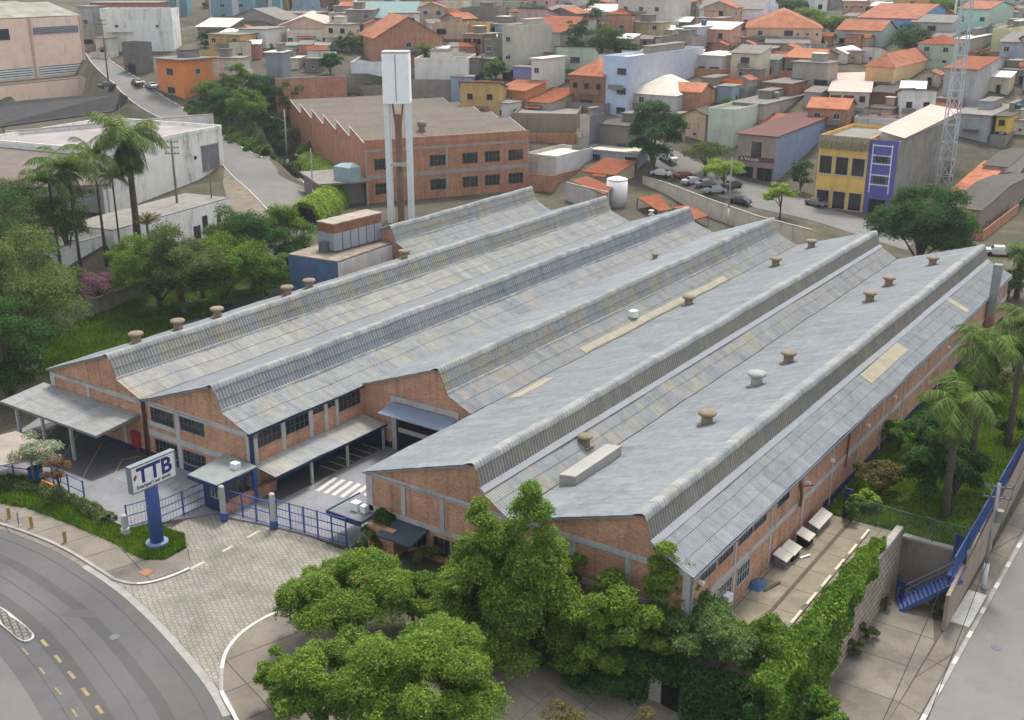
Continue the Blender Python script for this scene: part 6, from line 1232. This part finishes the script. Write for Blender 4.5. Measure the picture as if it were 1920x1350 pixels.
# --- near front
T(800,1450,1180,180,'spread','lime',140000,.17,'largest bright green tree at the bottom edge of the photo',hb=2.2,nc=80)
T(605,1410,1205,92,'round','lime',50000,.17,'bright green tree at the left of the largest bottom tree',hb=1.5,nc=34)
T(530,1325,1215,46,'round','lime',14000,.17,'small round bush on the left corner of the bottom tree group',hb=.1,nc=34,name='bush',cat='bush')
T(660,1205,1058,138,'spread','lime',90000,.17,'wide flat bright green tree behind the blue gate',hb=1.6,nc=64,extra=(L_['flame'],.004))
T(775,1185,1085,66,'round','lime',28000,.17,'smaller bright green tree touching the wide flat one',hb=1.6,nc=20)
T(905,1225,938,98,'cone','lime',60000,.2,'left conical tree with bulging foliage against the brick front',hb=.8,nc=44,flat=.9)
T(992,1235,908,100,'cone','lime',80000,.2,'tallest conical tree with bulging foliage against the brick front',hb=.5,nc=60,flat=.9)
T(885,1175,1000,62,'round','lime',30000,.2,'rounded green tree filling the left foot of the conical pair',hb=.4,nc=20)
T(1125,1285,1062,90,'round','lime',40000,.2,'yellow green tree right of the conical pair',hb=.6,nc=30)
T(1200,1300,1070,85,'round','lime',34000,.2,'mid green tree in the middle of the front garden row',hb=.6,nc=26)
T(1236,1290,1018,40,'col','lime',30000,.17,'slender light green tree reaching the roof corner',hb=.2,nc=80)
T(1272,1290,1048,36,'col','lime',24000,.17,'second slender light green tree beside the roof corner',hb=.2,nc=70)
T(1325,1312,1105,98,'round','blueg',46000,.17,'grey green tree with a leaning trunk above the dark doorway',hb=2.6,nc=34,lean=(.4,-.3),trunk=.28)
T(1420,1330,1125,75,'round','mid',40000,.17,'dark loose tree at the end of the ivy hedge',hb=1.0,nc=30)
T(1400,1385,1240,70,'round','dark',18000,.22,'low dark bush under the grey green tree',hb=.2,nc=24,name='bush',cat='bush')
T(1075,1190,1030,52,'round','lime',14000,.26,'light green bush between the conical pair and the brick wall',hb=.4,nc=16,name='bush',cat='bush')
T(1120,1275,1215,95,'round','dark',14000,.18,'dark low shrub bank in the shade along the plaza',hb=.1,nc=30,name='bush',cat='bush',flat=.5)
T(1060,1420,1310,55,'round','dry',1500,.18,'thin dry twiggy treetop at the bottom edge',hb=.8,nc=12)
T(1215,1440,1335,45,'round','dry',1200,.18,'second thin twiggy treetop at the bottom edge',hb=.8,nc=10)
T(715,1035,955,36,'round','dark',5000,.18,'small dark tree in front of the flat office canopy',hb=.6,nc=14,z=-.8)
T(690,1040,990,34,'round','olive',3500,.16,'olive shrub at the foot of the right gate end',hb=.1,nc=12,z=-.8,name='bush',cat='bush')
T(800,1060,1020,40,'round','olive',3500,.16,'olive shrub under the office windows',hb=.1,nc=12,z=-.8,name='bush',cat='bush')
# ivy on the wall
rg=np.random.default_rng(5); n=34000; y=rg.uniform(56.5,79.5,n); k=sm((79.5-y)/6); xo=rg.uniform(0,1,n)**.6; low=np.where(y<67.5,-5.0,-.4-(3.2*sm((72.5-y)/6))); zz=low+(.7-low)*rg.uniform(0,1,n)**.7; x=-21.4+1.9*xo*(.55+.45*k)+.25*np.sin(y*1.7)*np.cos(zz*2); zz=np.where(x<-20.4,.15+.6*rg.uniform(0,1,n)*k,zz)
link('ivy_hedge',leafmesh('ivy_hedge',np.column_stack([x,y,zz]),np.column_stack([np.full(n,.7),np.full(n,-.3),np.full(n,.7)]),.34,L_['mid'],.5,3),label='thick bright ivy hedge hanging over the stone wall beside the driveway',cat='hedge')
T(1530,1400,1290,60,'round','mid',9000,.25,'leafy end of the ivy hedge at the bottom of the driveway',hb=.1,nc=18,name='bush',cat='bush',flat=.9)
for (u,v,r,lab) in ((1625,1185,26,'upper dark weed clump at the foot of the stone wall'),(1600,1215,22,'lower dark weed clump at the foot of the stone wall'),(1760,1135,30,'weeds under the blue outdoor stairs'),(1660,1130,12,'small weed tuft by the lowest stair step')): T(u,v+14,v-18,r,'round','olive',2200,.16,lab,hb=.05,nc=10,name='weeds',cat='weeds',flat=.5)
rg=np.random.default_rng(9); n=26000; W0=[(-39,54.4),(-38,54.7),(-27.1,57.6),(-20.2,58.5)]; t_=rg.uniform(0,1,n); x=-39+18.6*t_; y=np.interp(x,[p[0] for p in W0],[p[1] for p in W0])-rg.uniform(.05,1,n)**2*1.3; zg=G(x,y); z=zg+(-.45-zg)*rg.uniform(0,1,n)**.8; keep=~((x>-28.6)&(x<-26.2)&(z<-2.1)); P_=np.column_stack([x,y,z])[keep]
link('creeper',leafmesh('creeper',P_,np.tile([.1,-.8,.6],(len(P_),1)),.26,L_['dark'],.5,4),label='dark creeper covering the low garden wall around the dark doorway',cat='creeper')
# grass and hedge on the left verge
grassy('grass',[ground(*p) for p in [(222,1010),(240,1000),(290,985),(345,1005),(348,1030),(310,1052),(270,1052),(235,1035)]],16000,.28,'mid','short grass around the blue sign pole base',.1)
grassy('grass',[ground(*p) for p in [(-40,893),(60,900),(160,955),(235,1003),(230,1028),(130,985),(50,955),(-40,940)]],20000,.35,'mid','grass verge between the yard railing and the sidewalk',.1)
hp=[ground(*p) for p in [(-60,905),(0,915),(80,925),(150,955),(205,985)]]; shrubline('hedge',hp,.75,1.1,'olive',700,.2,'ragged low hedge with rusty tips along the yard railing')
q=at(80,898,-.7); tree(q,4.2,2.6,'round',L_['whitef'],6500,.17,'bushy shrub covered in white flowers in the yard corner',hb=1.2,nc=16,name='shrub',cat='shrub')
q=ground(116,945); tree(q,4.4,1.5,'round',L_['red'],4200,.16,'small round tree with pinkish brown leaves by the yard railing',hb=2.0,nc=14)
# --- left bank
TL=(( 30,700,420,130,'round','olive',24000,.34,'tall olive tree at the left edge, nearest the front canopy'),(-10,640,360,120,'round','dark',18000,.36,'dark tree cut by the left edge below the palms'),(75,620,455,85,'round','olive',15000,.32,'olive tree in the left tree mass right of the dark one'),(20,760,560,90,'round','dark',14000,.3,'dark shady tree at the far left behind the front canopy'),(110,600,500,60,'round','olive',8000,.3,'olive shrub tree below the white wall'),(35,500,335,80,'round','olive',12000,.34,'tree with olive crown in front of the brown roofed hall'),(130,480,340,60,'round','olive',8000,.32,'olive tree between the left palms'))
for a in TL: T(a[0],a[1],a[2]-14,a[3]*1.12,a[4],a[5],int(a[6]*1.9),.26,a[8],hb=.3,nc=34,group='trees on the left bank')
T(190,585,505,62,'spread','pink',7000,.26,'tree with pink purple blossom above the grassy bank',hb=2.2,nc=22)
TC=((300,560,440,75,'mid',14000,'mid green tree left in the central bank row'),(345,575,420,70,'olive',14000,'olive tree in the central bank row'),(420,560,440,75,'mid',16000,'bright tree right in the central bank row'),(255,530,450,50,'lime',7000,'light green shrub tree right of the pink blossom'),(480,520,395,62,'dark',12000,'dark tree behind the central bank row'),(540,500,385,52,'mid',9000,'green tree next to the cooling unit'),(430,480,390,55,'olive',8000,'olive tree before the white annex'),(380,545,470,60,'dark',9000,'shady tree at the back of the central bank row'),(500,540,470,45,'mid',7000,'small bright tree near the front roof vents'))
for u,v,vt,r,mt,n_,lab in TC: T(u,v+8,vt-8,r*1.22,'round',mt,int(n_*2.2),.26,lab,z=.6,hb=.1,nc=34,group='trees on the central bank')
T(545,545,505,26,'round','lime',2500,.25,'small pale shrub right behind the second ridge',z=-.5,hb=.1,nc=9,name='bush',cat='bush')
grassy('grass',[at(*p,-.6) for p in [(70,700),(95,610),(280,550),(520,490),(560,520),(400,585),(230,645),(100,690)]],50000,.5,'mid','bright grass on the bank between the roofs and the low garden wall',.0,w=.06)
PT(262,480,262,92,'tallest palm with a thick shaggy skirt before the white warehouse',z=2.,skirt=26,nf=34,trunk=.5,sd=2)
PT(200,495,295,72,'slim palm left of the shaggy palm',z=2.,sd=3,trunk=.2)
PT(152,508,322,84,'second palm from the left with a dark leaning crown',z=2.,sd=4,trunk=.2,skirt=4)
PT(115,512,345,72,'leftmost palm before the brown roofed hall',z=2.,sd=6,trunk=.2)
PT(228,488,335,48,'short thin palm between the taller left palms',z=2.,sd=7,trunk=.15)
PT(283,490,420,34,'low bare palm with upright dead fronds by the perimeter wall',z=2.,sd=8,trunk=.2,nf=14,mat='dry',droop=.5)
# --- uphill road grove
for u,v,vt,r,mt,n_,lab in ((398,200,150,34,'mid',5000,'rounded tree at the upper left start of the roadside grove'),(432,218,158,38,'dark',6500,'dark tree second from the top in the roadside grove'),(465,238,160,42,'mid',7000,'broad green tree in the upper part of the roadside grove'),(500,262,185,42,'dark',7500,'dark tree in the middle of the roadside grove'),(532,283,210,40,'mid',7000,'green tree right behind the grey lamp post'),(560,302,230,36,'olive',6000,'olive tree next to the brick works annex'),(455,205,112,36,'mid',6500,'bright tall tree at the top of the roadside grove'),(500,220,128,40,'dark',7000,'tall dark tree at the back of the roadside grove'),(548,250,125,32,'mid',6000,'slim light tree at the back right of the grove'),(535,262,165,38,'olive',6500,'olive tree deep in the roadside grove'),(420,188,132,30,'olive',4500,'olive tree behind the upper end of the grove'),(582,318,262,26,'mid',4000,'small green tree beside the annex slab')): T(u,v,vt,r,'round',mt,int(n_*2.2),.36,lab,hb=.1,nc=34,group='trees along the uphill road')
vg=[ground(*p) for p in [(352,200),(400,228),(445,262),(500,290),(545,322)]]
shrubline('verge_shrubs',vg,1.7,1.3,'mid',900,.32,'rough low shrubs along the right kerb of the uphill road',cat='shrubs',rag=.5)
shrubline('verge_shrubs',[p+np.array([2.6,3.2,0]) for p in vg],2.6,2.4,'olive',900,.36,'taller olive shrubs behind the kerb shrubs of the uphill road',cat='shrubs',rag=.5)
shrubline('hedge',[ground(*p) for p in [(578,322),(606,338),(628,356),(630,378),(604,402),(570,425)]],3.2,4.4,'yell',2800,.36,'thick light green hedge curving along the uphill road bend',rag=.04)
# --- background trees
for u,v,vt,r,sh,mt,n_,lab in ((1225,322,185,62,'round','dark',42000,'large dark green street tree beside the back street'),(1322,330,262,50,'spread','olive',7000,'olive flat crowned street tree over the parked cars'),(1356,362,292,46,'spread','yell',8000,'lime green street tree over the parked cars'),(1462,410,336,36,'spread','yell',6000,'leaning lime tree at the kerb of the back street'),(1500,360,295,26,'round','dark',4000,'dark shrub left of the yellow shop'),(1722,500,345,98,'round','dark',70000,'big dark green tree behind the rightmost roofs'),(1800,470,385,40,'round','olive',5000,'olive tree right of the big dark green tree'),(1704,106,42,46,'round','dark',12000,'round dense green tree before the sky blue house'),(1000,52,2,36,'round','dark',7000,'round dark tree in the upper centre'),(1085,125,20,32,'round','dark',7000,'shaggy dark tree above the orange roofed brown house'),(1110,95,-20,26,'cone','dark',6000,'tall dark conifer in the upper centre'),(1130,110,40,40,'round','olive',7000,'olive tree right of the tall dark conifer'),(1160,120,55,38,'round','dark',6000,'dark tree left of the glazed white bay house'),(1480,42,-8,34,'round','dark',6000,'dark hilltop tree behind the long white house'),(1512,55,12,36,'round','lime',6000,'light green hilltop tree by the long white house'),(1560,66,28,34,'round','mid',6000,'mid green hilltop tree right of the light green one'),(1605,40,0,30,'round','dark',4000,'dark hilltop tree behind the dark tin roofs'),(1765,30,-5,40,'round','mid',6000,'mid green treetop behind the sky blue house'),(1420,20,-20,36,'round','dark',5000,'dark hilltop tree near the top edge, left'),(1700,10,-25,40,'round','dark',5000,'dark hilltop tree near the top edge, right'),(620,142,94,26,'round','dark',6000,'dark round tree below the turquoise house'),(660,98,58,18,'round','olive',2500,'small olive tree left of the big brick gable'),(715,30,-2,16,'round','dark',2500,'dark treetop over the ochre house'),(930,150,108,22,'round','mid',3000,'green shrub tree beside the green awning'),(1520,128,85,34,'round','olive',4000,'leafy tangle between the carport and the tan house'),(915,25,6,26,'round','mid',3000,'light green shrub on a rooftop line in the upper centre'),(1490,120,95,18,'round','dark',2000,'dark shrub by the white gabled porch'),(1890,560,495,36,'round','olive',4000,'olive bush at the right edge behind the flue')): T(u,v,vt,r,sh,mt,n_,.42 if v<330 else .32,lab,hb=.6 if sh!='spread' else 2.5,nc=38,group=None)
for k,(u,v,vt,r,lab) in enumerate(((798,165,95,26,'tall dark feathery palm right of the water tower tank'),(826,172,150,20,'small bright palm before the white rendered shed'),(868,182,158,24,'low wide palm at the back corner of the brick works'))): PT(u,v,vt,r,lab,sd=20+k,nf=26,droop=.8,trunk=.4,skirt=8 if k==0 else 0)
# loose shrubs in the gaps of the hillside, and the wood at the top
rq=random.Random(21); ns=0; areas=set(); kinds=[('dark','dark green'),('olive','olive'),('mid','mid green'),('lime','light green')]
for u,v in [(rq.uniform(380,1940),rq.uniform(-8,255)) for _ in range(900)]:
    P_=ground(u,v)
    if ns>=64 or P_[:2]@HD[:2]<216 or not okspot(P_,1.5) or not free(P_[0],P_[1],1.6): continue
    k=rq.choice(kinds); R__=rq.uniform(1.4,2.6); FOOT.append((P_[0]-1,P_[1]-1,0,2,2)); ns+=1
    tree(P_,R__*rq.uniform(1.3,2.2),R__,'round',L_[k[0]],2600,.36,k[1]+' bush growing in a gap between the hillside houses',hb=.1,nc=16,name='bush',cat='bush',group=k[1]+' bushes between hillside houses')
tl=[(1410+i*42,-14+8*(i%3),i) for i in range(9)]
for u,v,i in tl: 
    P_=ground(u,v); tree(P_,rq.uniform(13,18),rq.uniform(7,10),'round',L_[('dark','mid','dark')[i%3]],9000,.6,'dark green wood tree on the skyline hill above the long white house',hb=.4,nc=30,group='wood trees on the skyline hill')
# --- right garden
PT(1768,975,765,98,'nearest tall palm on the right lawn with drooping fronds',z=-1.,sd=31,trunk=.32,nf=30,droop=1.15,skirt=8)
PT(1815,900,660,86,'second palm on the right with tawny hanging fronds',z=-1.,sd=32,trunk=.32,nf=28,droop=1.15,skirt=14)
PT(1888,840,615,84,'third palm at the right edge behind the tawny one',z=-1.,sd=33,trunk=.3,nf=26,droop=1.15,skirt=6)
PT(1905,560,475,45,'far palm at the right edge beside the white car',z=-1.,sd=34,trunk=.35,nf=26,droop=1.15,skirt=6)
for u,v,vt,r,mt,n_,lab in ((1735,940,770,75,'dark',20000,'big glossy dark bush behind the nearest palm'),(1790,930,820,60,'dark',12000,'dark bush right of the nearest palm trunk'),(1650,930,850,48,'dry',8000,'brownish green shrub by the side wall plinth'),(1685,850,775,38,'mid',6000,'light shrub against the brick side wall'),(1900,700,600,55,'olive',8000,'olive bush under the far right palms'),(1850,760,660,50,'olive',8000,'olive bush behind the second palm'),(1622,960,915,26,'yell',3000,'yellow green shrub beside the narrow blue door'),(1595,985,925,16,'mid',2000,'climbing plant on the stump by the terrace end'),(1890,830,770,30,'dark',4000,'dark bush on the lawn near the street wall'),(1740,700,630,30,'olive',4000,'olive shrub at the far side wall')): T(u,v,vt,r,'round',mt,n_,.26,lab,z=-1.,hb=.3,nc=24,name='bush',cat='bush',group='bushes on the right lawn')
grassy('grass',[(-27,83.8),(-15.6,83.8),(-16.8,128),(-27,128)],90000,.32,'lime','bright lawn grass between the side wall and the street wall',z=-1.0,w=.09)
# ================================================================= light, camera
w=bpy.data.worlds.new('World'); scn.world=w; w.use_nodes=True; nt=w.node_tree; nt.nodes.clear()
SUN_EL=rad(64); SUN_AZ=rad(-20)      # from +Y towards -X
sky=nt.nodes.new('ShaderNodeTexSky'); sky.sky_type='NISHITA'; sky.sun_disc=False; sky.sun_elevation=SUN_EL; sky.sun_rotation=SUN_AZ; sky.air_density=1.0; sky.dust_density=4.0; sky.ozone_density=1.0; sky.altitude=700
bg=nt.nodes.new('ShaderNodeBackground'); bg.inputs[1].default_value=.15; out=nt.nodes.new('ShaderNodeOutputWorld'); hs=nt.nodes.new('ShaderNodeHueSaturation'); hs.inputs['Saturation'].default_value=.38; nt.links.new(sky.outputs[0],hs.inputs['Color']); nt.links.new(hs.outputs[0],bg.inputs[0]); nt.links.new(bg.outputs[0],out.inputs[0])
from mathutils import Vector, Matrix
sd_=Vector((math.cos(SUN_EL)*math.sin(SUN_AZ),math.cos(SUN_EL)*math.cos(SUN_AZ),math.sin(SUN_EL)))
sl=bpy.data.lights.new('sun','SUN'); sl.energy=1.5; sl.angle=rad(10); sl.color=(1,.95,.87); so=bpy.data.objects.new('sun',sl); COL.objects.link(so); so.rotation_euler=sd_.to_track_quat('Z','Y').to_euler(); so.location=(0,100,150)
cd=bpy.data.cameras.new('camera'); co=bpy.data.objects.new('camera',cd); COL.objects.link(co); cd.sensor_fit='HORIZONTAL'; cd.sensor_width=36; cd.lens=F/1920*36; cd.clip_end=4000; cd.clip_start=.5
R3=Matrix((RT.tolist(),UP.tolist(),(-FW).tolist())).transposed().to_4x4(); R3.translation=Vector(CAM.tolist()); co.matrix_world=R3; scn.camera=co
scn.view_settings.view_transform='Standard'; scn.view_settings.look='None'; scn.view_settings.gamma=1; scn.view_settings.exposure=1.24
scn.render.resolution_x=1024; scn.render.resolution_y=720
# thin haze over the town
hz=MB(); hz.box(-1600,800,-260,1800,-8,110)
ht=bpy.data.materials.new('haze_air'); ht.use_nodes=True; n_=ht.node_tree; n_.nodes.clear(); o_=n_.nodes.new('ShaderNodeOutputMaterial'); v_=n_.nodes.new('ShaderNodeVolumePrincipled'); v_.inputs['Density'].default_value=.00016; v_.inputs['Color'].default_value=(.86,.90,.94,1); v_.inputs['Anisotropy'].default_value=.3; n_.links.new(v_.outputs[0],o_.inputs['Volume'])
hz.build('haze',ht,kind='stuff')
